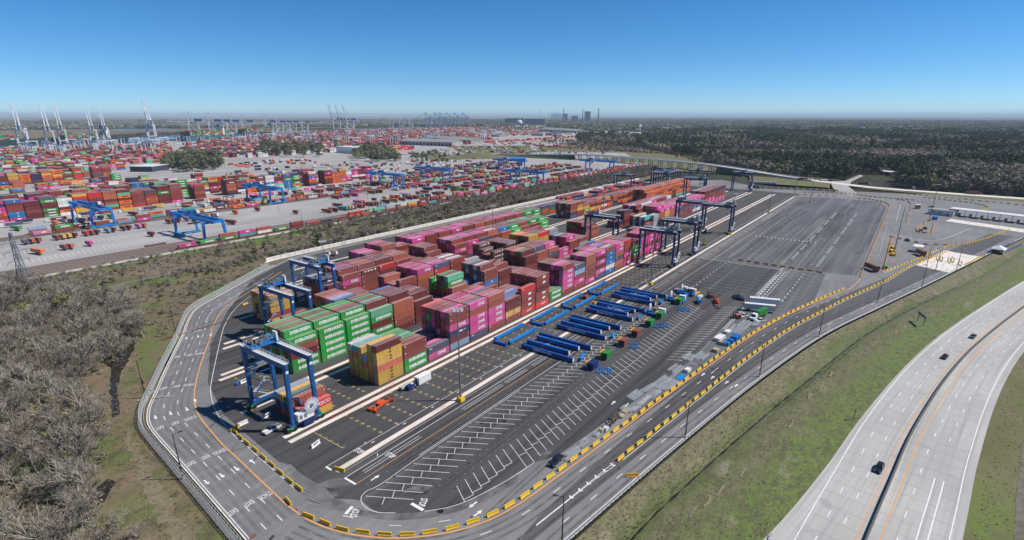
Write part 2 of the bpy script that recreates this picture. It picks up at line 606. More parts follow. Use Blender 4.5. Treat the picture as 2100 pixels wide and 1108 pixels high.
# --- pavement
left_edge = cC([(800, 1108), (500, 760), (240, 460), (0, 185)]) + cA([(265, 1108), (150, 970), (110, 880), (110, 790), (130, 710), (200, 560), (320, 290), (465, 0)]) + cB([(560, 920), (620, 800), (700, 720), (820, 650), (960, 575), (1200, 440), (1400, 325), (1560, 245)])
left_edge = spline(left_edge, 4)
start_edge = spline([G(*p) for p in ((1100, 1172), (980, 1200), (800, 1240), (640, 1200))] + [left_edge[0]], 4)[:-1]
guard = spline([G(*p) for p in ((1100, 1172), (1170, 1107), (1405, 904), (1560, 779), (1690, 689), (1800, 634), (1890, 591), (1965, 554), (2100, 488), (2200, 452))], 6)
outer = list(reversed(guard)) + start_edge + left_edge + [(205, 341.5), (770, 341.5)] + [G(*p) for p in ((1480, 369), (1560, 385), (1700, 391), (1900, 399), (2100, 414), (2230, 428))]
road = flat('yard_pavement', outer, 0, 'asphalt_old')
yard = flat('container_yard_asphalt', [(66, 131), (70, 170), (78, 197), (96, 232), (122, 268), (160, 312), (200, 336), (775, 336), (775, 112.5), (72.5, 112.5)], .012, 'asphalt_new', parent=road)
flat('parking_asphalt', spline([(67.5, 128), (66.6, 120), (66.8, 111)] + cK([(120, 715), (180, 722), (290, 735), (420, 812), (700, 805), (980, 742), (1440, 480)]), 4) + [(116, 68), (200, 58.5), (372, 58.5), (372, 112), (75, 112), (72, 118), (70, 128)], .009, 'asphalt_new', parent=road)
flat('staging_lot_asphalt', [(374, 112), (374, 59), (382, 34), G(1757, 566), G(1818, 425), G(1806, 414), G(1690, 405), (745, 112)], .012, 'asphalt_lot', parent=road)
flat('inner_lane_asphalt', [(374, 58), (200, 58), (140, 60.5), (140, 58.8), (200, 50), (260, 39), (310, 30), (380, 33)], .011, 'asphalt_lot', parent=road)
gi_ = [offset(guard, 6.2 + 14.8 * min(1, max(0, i - 2) / 20) ** .8)[i] for i in range(len(guard))]
flat('outer_lane_asphalt', offset(guard, 6.2)[2:-6] + list(reversed(gi_[3:-6])), .006, 'asphalt_road', parent=road)
# concrete shoulder / drainage strip and kerb along the far wall
mb = MB()
for a, b in zip(left_edge[:-1], left_edge[1:]):
    mb.bar((*a, .06), (*b, .06), .3, .14)
mk('kerb', mb, 'concrete', road)

# crane runways: paired concrete strips; each strip is its own slab
STRIPS = [(114.2, 73.0), (137.55, 73.5), (141.1, 73.9), (166.0, 74), (170.6, 80.5), (195.4, 81.4), (199.2, 84), (223.2, 97), (228.2, 100), (252.8, 119), (256.8, 127), (281.0, 146), (286, 152), (310.6, 185)]
for v, u0 in STRIPS:
    m_ = MB().box(((u0 + 752) / 2, v, .022), (752 - u0, 1.75, .03))
    mk('crane_runway', m_, 'concrete', road)
mb = MB()
for v, u0 in STRIPS:
    for e in (-1.05, 1.05):
        mb.ribbon([(u0, v + e), (752, v + e)], .1, .03)
mk('runway_edge_line', mb, 'paint_orange', road)
mb = MB()
for v in (139.3, 197.3, 254.8):
    for e in (-.55, .55):
        mb.bar((86, v + e, .12), (752, v + e, .12), .16, .16)
mk('cable_trench_cover', mb, 'rust_rail', road)
mb = MB()
for i in range(100):
    mb.box((90 + i * 6.5, 139.3, .35), (.25, .25, .7))
mk('trench_marker_post', mb, 'cone', road)

# --- painted markings
W, F_, O_, Y_ = MB(), MB(), MB(), MB()
Z = .034


def dashes(m, pts, on, off, width, z=Z):
    for x, y, h in walk(pts, on + off):
        m.ribbon([(x, y), (x + on * math.cos(h), y + on * math.sin(h))], width, z)


# container slot crosses, one per corner of a slot
def crosses(v0, rows, u0, n, step=6.49):
    for i in range(n):
        u = u0 + i * step
        for r in range(rows + 1):
            y = v0 + r * 2.83
            Y_.ribbon([(u - .75, y), (u + .75, y)], .22, Z)
            if 0 < r < rows or 1:
                Y_.ribbon([(u, y - .75), (u, y + .75)], .22, Z + .004)


crosses(119.5, 6, 93.6, 104)
Y_.ribbon([(81.2, 122), (81.2, 136)], .2, Z)
for r in range(5):
    Y_.ribbon([(81.2, 122.2 + r * 2.83), (82.1, 122.2 + r * 2.83)], .22, Z + .004)
crosses(143.6, 6, 384, 58)
crosses(145.2, 5, 95, 3)
crosses(177.5, 6, 440, 4)
crosses(202, 6, 395, 15)
crosses(234.5, 6, 380, 28)
crosses(178, 6, 86, 2)
crosses(177.5, 6, 690, 9)
for u0 in range(0, 52):
    u = 87 + u0 * 12.98
    W.ribbon([(u, 118.3), (u, 119.1)], .25, Z)
    W.ribbon([(u + 1, 117.1), (u + 2.2, 117.1)], .35, Z)
W.ribbon([(72.3, 118.2), (745, 118.2)], .16, Z)
W.ribbon([(72.6, 118.2), (72.6, 115.6)], .6, Z + .004)
W.ribbon([(72.3, 109.8), (745, 109.8)], .18, Z)
W.ribbon([(72.6, 109.8), (72.6, 105.2)], .6, Z + .004)
O_.ribbon([(72.3, 105.2), (745, 105.2)], .16, Z)
W.ribbon([(92, 100.9), (300, 100.9)], .16, Z)
W.ribbon(spline([(300, 100.9), (385, 100.9), (560, 102)], 3), .16, Z)
for a in range(16):
    u = 77.3 + a * 42
    for e in (107.15, 108.2):
        W.ribbon([(u, e), (u + 22, e)], .14, Z)
        if a > 0:
            W.ribbon([(u + 24, e), (u + 38, e)], .14, Z)
# return loop of the parking rows
W.ribbon(spline(cK([(1345, 0)]) + cK([(700, 430), (430, 620), (330, 670), (292, 720), (320, 775), (400, 810), (520, 815)]), 6), .16, Z)
W.ribbon(spline(cK([(710, 805), (860, 780), (980, 742), (1130, 670), (1300, 575), (1440, 480)]), 6), .16, Z)
W.ribbon(cK([(625, 752), (705, 797)]), .9, Z)
W.ribbon(cK([(190, 822), (235, 772)]), .9, Z)
W.ribbon(cK([(170, 832), (240, 848)]), .2, Z)
W.ribbon(cK([(400, 440), (402, 420)]), .2, Z)
# parking row A, B, C
for i in range(-1, 62):
    x = 74.49 + 3.44 * i
    W.ribbon([(x, 99.25), (x + 6.45, 88.1)], .15, Z)
    W.ribbon([(x + 2.55, 94.75), (x + .3, 93.2)], .15, Z)
for i in range(0, 54):
    x = 88.21 + 3.45 * i
    e = 76.8 if i < 7 else 72.0
    W.ribbon([(x, 82.8), (x - (82.8 - e) * .6, e)], .15, Z)
    if i >= 7:
        W.ribbon([(x - 3.4, 77.2), (x - .85, 76.4)], .15, Z)
    elif i > 0:
        W.ribbon([(x - 3.6, 76.8), (x - 6.5, 77.6)], .15, Z)
for i in range(0, 24):
    x = 198.5 + 3.45 * i
    W.ribbon([(x, 66.5), (x + 3.5, 60.6)], .15, Z)
    W.ribbon([(x + 3.5, 60.6), (x + 2.0, 62.1)], .15, Z)
for i in range(62):
    F_.box((74.5 + i * 3.44, 102.6, Z), (.35, .2, .01))
    F_.box((82 + i * 3.44, 86.6, Z), (.35, .2, .01))
    F_.box((90 + i * 3.44, 84.3, Z), (.35, .2, .01))
# wide slots and the double line beyond
for i in range(12):
    x = 300 + i * 6.6
    F_.ribbon([(x, 99), (x, 58)], .2, Z)
    W.ribbon([(x + 1.5, 91), (x + 3.6, 91)], .35, Z)
F_.ribbon([(300, 82.3), (372, 82.3)], .2, Z)
for a, b in ((246, 299), (310, 358), (371, 385), (408, 432), (440, 465), (478, 505), (518, 548), (560, 590), (602, 640)):
    yy = 57.8 if b < 400 else 57.6
    for e in (0, .85):
        W.ribbon([(a, yy - e), (b, yy - e)], .2, Z)
for i in range(14):
    x = 302 + i * 5
    W.ribbon([(x, 56.2), (x + 1.3, 56.2)], 1.2, Z)
    W.ribbon([(x, 54.2), (x + 2.9, 54.2)], .5, Z)
W.ribbon([(301, 52.6), (380, 52.6)], .16, Z)
for i in range(10):
    x = 304 + i * 7
    F_.ribbon([(x, 51), (x + 1, 33)], .18, Z)
    W.ribbon([(x + 2, 44), (x + 4, 44)], .5, Z)
# staging lot: three fields of slanted ticks
for i in range(88):
    x = 388 + i * 2.25
    for y0, y1 in ((95.3, 93.0), (61.4, 59.0)):
        W.ribbon([(x, y0), (x + 1.2, y1)], .22, Z)
    for y0, y1 in ((89, 82), (81, 70), (54, 44), (43, 37)):
        if i < 50:
            F_.ribbon([(x, y0), (x + .4, y1)], .2, Z)
for i in range(16):
    W.ribbon([(472 + (i % 3), 96 - i * 2.9), (475.6 + (i % 3), 96 - i * 2.9)], .5, Z)
for i in range(60):
    x = 372 + random.random() * 270
    y = 40 + random.random() * 66
    W.box((x, y, Z), (.6, .6, .012))
for a, b in ((395, 432), (440, 470), (478, 512), (520, 560), (570, 610), (620, 650)):
    for e in (39.4, 40.5):
        W.ribbon([(a, e), (b, e)], .2, Z)
# ring road
ring_orange = spline(cB([(1640, 320), (1370, 490), (1130, 640), (1010, 730), (930, 820), (860, 960)]) + cA([(765, 0), (690, 210), (630, 400), (600, 560), (600, 680), (630, 790), (720, 920), (880, 1108)]) + cC([(690, 270), (900, 470), (1060, 620), (1200, 750), (1380, 880), (1550, 965), (1749, 1025)]) + cK([(300, 968), (540, 982), (800, 957), (1000, 912), (1200, 836), (1400, 715), (1600, 570)]) + cX([(560, 950), (870, 720), (1260, 425), (1600, 175)]) + cM([(680, 1100), (1000, 870), (1300, 665), (1560, 515), (1800, 400), (1994, 312)]) + [G(1740, 594), G(1765, 572)], 5)
O_.ribbon(ring_orange, .38, Z)
W.ribbon(spline(cB([(1375, 545), (1200, 665), (1080, 790), (1000, 930)]) + cA([(875, 0), (820, 240), (775, 460), (765, 560), (785, 680), (830, 790), (930, 940), (1050, 1060)]) + cC([(720, 85), (900, 255), (1100, 430), (1280, 590)]), 5), .2, Z)
W.ribbon(spline(cB([(780, 885), (860, 770), (960, 700), (1120, 600), (1370, 450), (1560, 330)]), 5), .18, Z)
W.ribbon(offset(left_edge, -.7), .2, Z)
for d in (-4.75, -8.75):
    dashes(W, offset(left_edge, d)[:-6], 3.0, 6.2, .22)
# lanes between the barrier rows
inner_row = cK([(-55, 842), (112, 912), (240, 944), (378, 960), (525, 967), (673, 958), (822, 938), (962, 903), (1097, 856), (1215, 801), (1323, 738), (1418, 672), (1503, 611), (1585, 551)]) + cX([(335, 1062), (560, 902), (770, 752), (965, 618), (1137, 492), (1300, 375), (1450, 265), (1590, 165), (1720, 72)]) + cM([(675, 1070), (808, 976), (933, 888), (1055, 806), (1170, 728), (1287, 658), (1400, 595), (1515, 530), (1628, 474), (1737, 420), (1840, 373), (1980, 308)]) + [G(1734, 592)]
mid_row = cX([(865, 1012), (1063, 855), (1247, 706), (1418, 573), (1572, 450), (1717, 340)]) + cM([(1080, 1042), (1203, 952), (1315, 867), (1430, 787), (1540, 711), (1655, 641), (1765, 576), (1870, 521), (1978, 466)]) + [G(1724, 619), G(1766, 600), G(1814, 578), G(1843, 560), G(1868, 546), G(1896, 536), G(1941, 517)]
lane_mid = spline([G(*p) for p in ((1012, 1075), (1050, 1048))] + cX([(640, 910), (1030, 720), (1240, 570), (1400, 440), (1570, 310), (1720, 195)]), 4)
dashes(W, [(p[0], p[1]) for p in offset(spline(inner_row, 4)[30:], -4.6)], 3, 9, .2)
dashes(W, offset(guard, 4.8)[3:-8], 3, 9, .2)
dashes(W, offset(spline(inner_row, 4)[14:34], 3.4), 3, 9, .2)
W.ribbon(offset(guard, 1.0)[2:-6], .2, Z)
W.ribbon([(p[0], p[1]) for p in offset(spline(mid_row, 4), -.9)], .18, Z)
# gore with chevrons
for l in ([(0, 955), (260, 750), (780, 330)], [(0, 965), (345, 690), (600, 490), (790, 360)]):
    W.ribbon(crop(1100, 880, 4.858)(l), .18, Z)
for p in ((345, 683), (435, 612), (515, 545), (597, 480), (680, 418), (755, 358)):
    W.ribbon(crop(1100, 880, 4.858)([(p[0] - 12, p[1] - 18), (p[0], p[1] + 6), (p[0] + 26, p[1])]), .5, Z + .004)
for p in ((1600, 990), (1650, 905)):
    pass
# gate area
for l in ([(840, 250), (800, 400)], [(700, 850), (1200, 640)]):
    W.ribbon(cQ(l), .25, Z)
W.ribbon(spline(cQ([(820, 520), (950, 555), (1120, 570), (1260, 540), (1450, 460)]), 5), .35, Z)
for i in range(26):
    dashes(W, cQ([(730, 400), (650, 700)]), 2, 6, .3) if i == 0 else None
for k in range(6):
    dashes(F_, cQ([(900 + k * 80, 500 - k * 6), (1300 + k * 110, 470 - k * 2)]), 3, 9, .3)
mk('lane_line', W, 'paint_white', road)
mk('faded_lane_line', F_, 'paint_faint', road)
mk('orange_lane_line', O_, 'paint_orange', road)
mk('slot_marking', Y_, 'paint_yellow', road)

# lettering and arrows on the ring road, read by drivers coming down the ring
for word, spots in (('EXIT', [(47.5, 121.5, 0), (51.6, 121.2, 0), (50.7, 150.8, 0), (54.7, 150.6, 0), (53.8, 178.2, -.1), (57.9, 177.3, -.1), (66.4, 205.9, -.55), (69.9, 203.6, -.55), (81.9, 230.8, -.52), (85.7, 228.5, -.52), (97.5, 255.5, -.5), (101.2, 253.2, -.5)]), ('STACKS', [(55.6, 120.7, 0), (58.5, 149.9, 0), (62.3, 176.4, -.1), (73.1, 201.2, -.55), (88.9, 226.5, -.52)])):
    tm = text_mesh(word, 2.7, .015, .36 if word == 'STACKS' else .42)
    for x, y, a in spots:
        mk('road_lettering', tm, 'paint_white', road, loc=(x, y, Z + .01), rz=math.pi + a)
tm = text_mesh('STOP', 2.6, .05, .5)
for x, y, a in ((83.0, 116.9, math.pi / 2), (87.0, 107.6, math.pi / 2)):
    mk('road_lettering', tm, 'paint_white', road, loc=(x, y, Z + .01), rz=a - math.pi)
for p, a in (((700, 745), R(-150)), ((255, 815), R(35))):
    q = cK([p])[0]
    mk('road_lettering', tm, 'paint_white', road, loc=(*q, Z + .01), rz=a)
arrow = MB()
arrow.poly([(-1.4, -.22, 0), (.3, -.22, 0), (.3, -.62, 0), (1.6, 0, 0), (.3, .62, 0), (.3, .22, 0), (-1.4, .22, 0)])
arrow = arrow.mesh('direction_arrow')
for x, y, h in [(49.3, 138.6, -90), (53.2, 138.2, -90), (57.2, 137.9, -90), (61.6, 137.4, 90), (55.8, 186.3, -102), (59.9, 184.9, -102), (64.4, 183.4, -102), (68.8, 187, 80), (93.5, 248.5, -118), (97.5, 246, -118), (101.8, 243.5, -118), (77.5, 103.1, 0)] + [(*cK([p])[0], h) for p, h in (((1035, 760), 175), ((1065, 818), -5))] + [(*cX([p])[0], h) for p, h in (((795, 435), 2), ((933, 460), 182), ((1722, 143), -5))] + [(*crop(1000, 540, 3.0785)([p])[0], h) for p, h in (((1420, 722), -5), ((1510, 753), -8), ((1570, 773), -8))]:
    mk('direction_arrow', arrow, 'paint_white', road, loc=(x, y, Z + .01), rz=R(h))
for p in ((870, 1068),):
    q = cC([p])[0]
    mk('drain_grate', MB().box((0, 0, .03), (1.6, .9, .04)), 'rust', road, loc=(*q, 0), rz=.2)
q = cA([(398, 240)])[0]
mk('drain_grate', MB().box((0, 0, .03), (1.4, .8, .04)), 'grey_metal', road, loc=(*q, 0), rz=-.5)

# tyre rubber, oil and dust on the paving
T1, T2, T3 = MB(), MB(), MB()
zs_ = .0165
T4 = MB()
for d in (-2.7, -6.7, -10.7):
    for e in (-1.0, 1.0):
        T4.ribbon([(x + .35 * math.sin(y * .07 + d), y) for x, y in offset(left_edge, d + e)], .9, zs_)
mk('worn_wheel_path', T4, 'wheel_path', road, kind='stuff')
in_pts = spline(inner_row, 4)
for d in (-2.4, -6.4):
    for e in (-1.0, 1.0):
        T1.ribbon(offset(in_pts, d + e), .7, zs_ + .002)
for d in (3.0, 8.0):
    for e in (-1.0, 1.0):
        T1.ribbon(offset(guard, d + e)[3:-7], .7, zs_ + .004)
for k in range(9):
    rr_ = 4 + k * 1.7
    T1.ribbon(spline(cK([(-60 - k * 22, 760 - k * 40), (150, 800 - k * 9), (420, 855 - k * 5), (700, 850 - k * 6), (1000, 780 - k * 7), (1330, 610 - k * 7)]), 6), random.uniform(.25, .6), zs_ + .006)
for y in (103.6, 102.0, 86.6, 85.2, 69.6, 68.2, 111.2, 107.0, 106.2):
    T1.ribbon([(84, y), (300, y)], .6, zs_ + .006)
for k in range(34):
    y = random.uniform(40, 110)
    T1.ribbon(spline([(388, y), (470, y + random.uniform(-2, 2)), (560, y + random.uniform(-4, 4)), (640, y + random.uniform(-6, 6))], 4), random.uniform(.4, 1.1), zs_ + .004)
for k in range(26):
    y = random.uniform(144, 334)
    x0 = float(np.interp(y, [130, 200, 270, 335], [66, 82, 122, 200]))
    T1.ribbon(spline([(x0 - 14, y + random.uniform(-20, 4)), (x0 + 2, y + random.uniform(-6, 2)), (x0 + 22, y)], 5), random.uniform(.3, .7), zs_ + .006)
for p, w_, h_ in (((660, 690), 130, 9), ((925, 650), 60, 8), ((1050, 590), 50, 6), ((720, 680), 60, 14)):
    T2.poly([(*q, zs_ + .009) for q in spline(cK([(p[0] - w_ / 2, p[1] + 4), (p[0], p[1] - h_ / 2), (p[0] + w_ / 2, p[1] - 3), (p[0], p[1] + h_ / 2)]), 3)])
for k in range(40):
    x, y = random.uniform(76, 300), random.choice([98, 89, 81, 74]) + random.uniform(-3, 3)
    T2.cyl((x, y, zs_ + .007), (x, y, zs_ + .008), random.uniform(.3, .9), n=9)
for p, w_, h_ in (((120, 620), 260, 70), ((680, 650), 200, 40), ((60, 700), 160, 60), ((1500, 420), 120, 30)):
    T3.poly([(*q, zs_ + .011) for q in spline(cK([(p[0] - w_ / 2, p[1] + 10), (p[0], p[1] - h_ / 2), (p[0] + w_ / 2, p[1] - 8), (p[0], p[1] + h_ / 2)]), 4)])
mk('tyre_track', T1, 'tyre_rubber', road, kind='stuff')
mk('oil_stain', T2, 'oil_stain', road, kind='stuff')
mk('dust_mark', T3, 'dust_mark', road, kind='stuff')

# --- grass verge with its ditch between the yard and the highway
med = spline([(60, -.5), (95, -3.8), (129.9, -7.6), (158.3, -11), (194.2, -15.6), (246.7, -25.2), (299.6, -38.1), (370.7, -59.6), (440, -82), (540, -118), (700, -185)], 6)
hw_left = [(p[0], p[1]) for p in offset(med, 13.2)]
hw_left = [(x, y + 5.0 * math.exp(-max(0, x - 112) / 34)) for x, y in hw_left]
hw_right = [(x, y + 3.2 * min(1, max(0, (x - 190) / 150))) for x, y in offset(med, -16.8)]
gy = lambda P, x: float(np.interp(x, [p[0] for p in P], [p[1] for p in P]))
xs = np.linspace(40, 640, 150)
prof = [(0, 0.0), (.03, -.12), (.10, -.35), (.2, -.9), (.27, -1.75), (.29, -1.95), (.31, -1.7), (.38, -1.0), (.5, -.8), (.62, -.75), (.8, -.5), (.95, -.2), (1, -.05)]
mb = MB()
gx = sorted(guard)
for i, x in enumerate(xs):
    a, b = gy(gx, x) - .9, gy(hw_left, x)
    for k, (t, z) in enumerate(prof):
        jit = 0 if k in (0, 12) else .18 * math.sin(x * .37 + k * 2.1) + .12 * math.sin(x * 1.3 + k)
        tt = t + (.03 * math.sin(x * .03 + 1) if 2 < k < 8 else 0)
        mb.v.append((x, a + (b - a) * tt, z + jit * .5))
n = len(prof)
for i in range(len(xs) - 1):
    for k in range(n - 1):
        p = i * n + k
        mb.f.append((p, p + 1, p + n + 1, p + n))
vm = mb.mesh('grass_verge')
at_ = vm.attributes.new('across', 'FLOAT', 'POINT')
at_.data.foreach_set('value', [prof[i % n][0] for i in range(len(mb.v))])
vmat = bpy.data.materials.new('verge_grass')
t_, N_, Lk, b_ = nodes_of(vmat)
gp = N_.new('ShaderNodeNewGeometry').outputs['Position']
ac = N_.new('ShaderNodeAttribute')
ac.attribute_name = 'across'
wob = N_.new('ShaderNodeMath')
wob.operation = 'MULTIPLY_ADD'
wob.inputs[1].default_value = .28
Lk.new(noise(N_, Lk, gp, .05, (.4, 1, 1), 5, .3, .7), wob.inputs[0])
Lk.new(ac.outputs['Fac'], wob.inputs[2])
cr_ = N_.new('ShaderNodeValToRGB')
el = cr_.color_ramp.elements
el[0].position, el[0].color = .0, (.19, .16, .095, 1)
el[1].position, el[1].color = 1.0, (.135, .185, .042, 1)
for p_, c_ in ((.28, (.20, .17, .10)), (.40, (.10, .135, .038)), (.52, (.125, .155, .05)), (.66, (.165, .15, .082)), (.80, (.135, .16, .052)), (.90, (.12, .185, .034))):
    e = el.new(p_)
    e.color = (*c_, 1)
Lk.new(wob.outputs[0], cr_.inputs[0])
c_ = mixc(N_, Lk, noise(N_, Lk, gp, .5, (.6, 1, 1), 5, .42, .7), cr_.outputs[0], (.10, .092, .048))
c_ = mixc(N_, Lk, noise(N_, Lk, gp, .12, (.5, 1, 1), 5, .6, .75), c_, (.25, .21, .145))
c_ = mixc(N_, Lk, noise(N_, Lk, gp, 1.6, (.7, 1, 1), 3, .45, .75), c_, (.065, .07, .03))
Lk.new(c_, b_.inputs['Base Color'])
b_.inputs['Roughness'].default_value = .95
verge = mk('grass_verge', vm, vmat, kind='structure', smooth=True)
mb = MB()
dwid = lambda x: .26 + .16 * math.sin(x * .9) + .1 * math.sin(x * 2.3)
for i in range(len(xs) - 1):
    if xs[i] < 400:
        r0, r1 = xs[i], xs[i + 1]
        q = []
        for x in (r0, r1):
            a, b = gy(gx, x) - .9, gy(hw_left, x)
            t = .29 + .03 * math.sin(x * .03 + 1)
            q.append((x, a + (b - a) * t))
        mb.v += [(q[0][0], q[0][1] - dwid(q[0][0]), -1.8), (q[0][0], q[0][1] + dwid(q[0][0]), -1.8), (q[1][0], q[1][1] + dwid(q[1][0]), -1.8), (q[1][0], q[1][1] - dwid(q[1][0]), -1.8)]
        o = len(mb.v)
        mb.f.append((o - 4, o - 3, o - 2, o - 1))
mk('ditch_water', mb, 'mud_water', verge)
# bare tracks worn in the verge
mb = MB()
for x in np.arange(60, 330, 6):
    a, b = gy(gx, x) - .9, gy(hw_left, x)
    if random.random() < .35:
        yy = a + (b - a) * (.52 + .05 * math.sin(x * .05))
        mb.ribbon(spline([(x, yy), (x + 2.5, yy + random.uniform(-.6, .6)), (x + 5.5, yy - .2)], 3), random.uniform(.3, .7), -.62)
mk('dirt_track', mb, 'dirt', verge)

# --- highway
flat('highway_verge', hw_right + list(reversed(offset(hw_right, -90))), -.25, 'grass')
hb, al, ac = MB(), [], []
dist = 0.0
for i, (a, b) in enumerate(zip(hw_left, hw_right)):
    if i:
        dist += math.hypot(a[0] - hw_left[i - 1][0], a[1] - hw_left[i - 1][1])
    for k in range(9):
        hb.v.append((a[0] + (b[0] - a[0]) * k / 8, a[1] + (b[1] - a[1]) * k / 8, -.06))
        al.append(dist)
        ac.append((1 - k / 8) * 29 - 15.3)
for i in range(len(hw_left) - 1):
    for k in range(8):
        p = i * 9 + k
        hb.f.append((p, p + 1, p + 10, p + 9))
hm = hb.mesh('highway')
for nm_, vv in (('along', al), ('across', ac)):
    hm.attributes.new(nm_, 'FLOAT', 'POINT').data.foreach_set('value', vv)
hmat = bpy.data.materials.new('highway_concrete')
t_, N_, Lk, b_ = nodes_of(hmat)
cx_ = N_.new('ShaderNodeCombineXYZ')
for k, nm_ in enumerate(('along', 'across')):
    at_ = N_.new('ShaderNodeAttribute')
    at_.attribute_name = nm_
    Lk.new(at_.outputs['Fac'], cx_.inputs[k])
vv = cx_.outputs[0]
c_ = mixc(N_, Lk, noise(N_, Lk, vv, .05, (.5, 1, 1), 5, .4, .65), (.43, .415, .395), (.36, .35, .335))
c_ = mixc(N_, Lk, noise(N_, Lk, vv, .9, (.012, 1, 1), 4, .48, .72), c_, (.30, .295, .285))
c_ = mixc(N_, Lk, noise(N_, Lk, vv, .5, (.03, 1, 1), 5, .58, .75), c_, (.50, .485, .46))
c_ = mixc(N_, Lk, noise(N_, Lk, vv, .16, (1, 1, 1), 3, .62, .68), c_, (.33, .325, .315))
Lk.new(c_, b_.inputs['Base Color'])
b_.inputs['Roughness'].default_value = .85
hw = mk('highway', hm, hmat, kind='structure')
W, O_ = MB(), MB()
D = lambda d: offset(med, d)
for d in (8.6, 5.0):
    dashes(W, D(d), 3.2, 9, .22, -.03)
for d in (-5.5,):
    dashes(W, D(d), 3.2, 9, .22, -.03)
dashes(W, [p for p in D(-9.2) if p[0] > 190], 3.2, 9, .22, -.03)
W.ribbon([p for p in offset(med, 12.2)], .25, -.03)
W.ribbon([(x, y + 2.3) for x, y in hw_right], .25, -.03)
W.ribbon([p for p in D(-8.8) if p[0] < 172], .3, -.026)
W.ribbon([p for p in D(-10.8) if p[0] < 172], .3, -.026)
O_.ribbon(D(1.6), .2, -.03)
O_.ribbon(D(-2.6), .25, -.03)
mk('highway_lane_line', W, 'paint_white', hw)
mk('highway_orange_line', O_, 'paint_orange', hw)
mb = MB()
md = D(-.1)
for a, b in zip(md[:-1], md[1:]):
    mb.bar((*a, .35), (*b, .35), .55, .8)
    mb.bar((*a, .85), (*b, .85), .25, .5)
tag(mk('median_barrier', mb, mat('median_concrete', (.12, .115, .11), .9)), 'dark concrete median barrier running between the highway carriageways', 'barrier')
# joints across the highway slabs
mb = MB()
for x, y, h in walk(med, 6.0):
    nx, ny = -math.sin(h), math.cos(h)
    mb.ribbon([(x - nx * 15, y - ny * 15), (x + nx * 13, y + ny * 13)], .06, -.035)
mk('slab_joint', mb, ground_mat('joint_dark', [(.34, .333, .322)]), hw)

pth = offset(hw_right, -9.5)
mk('drain_path', MB().ribbon([p for p in pth if p[0] < 330], 1.6, -.2), ground_mat('drain_grey', [(.17, .155, .13), ((.11, .10, .075), .3, (1, 1, 1), .4, .65)]), kind='structure')
# --- white retaining wall along the far edge of the container yard
mb = MB()
wl = [(186, 343.6), (250, 343.6), (400, 343.6), (640, 343.6), (800, 343.6)]
for i in range(56):
    a = 188 + i * 11
    mb = MB().box((a + 5.45, 343.8, 1.1), (10.8, .5, 2.7)).bar((a, 344.2, 2.5), (a + 10.9, 344.2, 2.5), .9, .12)
    if i == 0:
        wall = empty('retaining_wall', (0, 0, 0), 0, 'long white concrete retaining wall behind the container yard', 'wall')
        pm = mb.mesh('wall_panel')
    o = mk('wall_panel', pm, 'wall_white', wall, loc=(i * 11, 0, 0))
flat('concrete_apron', spline([(180, 337), (184, 340.5), (200, 343), (240, 343.3)], 3) + [(800, 343.3), (800, 351), (230, 351), (205, 350), (188, 344)], .2, 'wall_white')
# low wall on the edge of the rail yard, in panels
rw = empty('rail_yard_wall', (0, 0, 0), 0, 'long low pale wall along the edge of the rail yard', 'wall')
pm = MB().box((12, 421.4, .45), (23.8, .5, 1.1)).mesh('wall_panel')
for i in range(48):
    mk('wall_panel', pm, MT['concrete'], rw, loc=(-120 + i * 24, 0, 0))

# --- railway tracks: in the yard and the single line through the scrub
def track(name, pts, label, z=.0):
    t = empty(name, (0, 0, 0), 0, label, 'railway track')
    b = MB().ribbon(pts, 3.6, z - .01)
    mk('ballast', b, 'gravel', t)
    mb = MB()
    for s in (-.72, .72):
        q = offset(pts, s)
        for a, c in zip(q[:-1], q[1:]):
            mb.bar((*a, z + .12), (*c, z + .12), .14, .2)
    mk('rail', mb, 'rust_rail', t, kind='stuff')
    mb = MB()
    for x, y, h in walk(pts, 1.6):
        if x < 420:
            mb.box((x, y, z + .03), (.3, 2.6, .12), h)
    if mb.v:
        mk('sleeper', mb, 'sleeper', t, kind='stuff')
    return t


RT = [426.2, 430.3, 434.4, 438.5, 442.6, 446.7, 450.8, 455.0]
for i, v in enumerate(RT):
    track('yard_track', [(-130, v), (1040, v)], f'{nth(i)} rail yard track counted from the low wall')
for i, v in enumerate((572, 577, 582, 587)):
    track('yard_track', [(-130, v), (1000, v)], f'{nth(i)} track of the inner loading group beside the lorry lanes')
scrub_line = spline([(-140, 330), (0, 345), (92, 362.5), (133, 367.5), (224, 369), (400, 368.5), (700, 369), (950, 372), (1150, 395)], 4)
track('scrub_track', scrub_line, 'single railway line on pale ballast through the scrub belt', -.1)
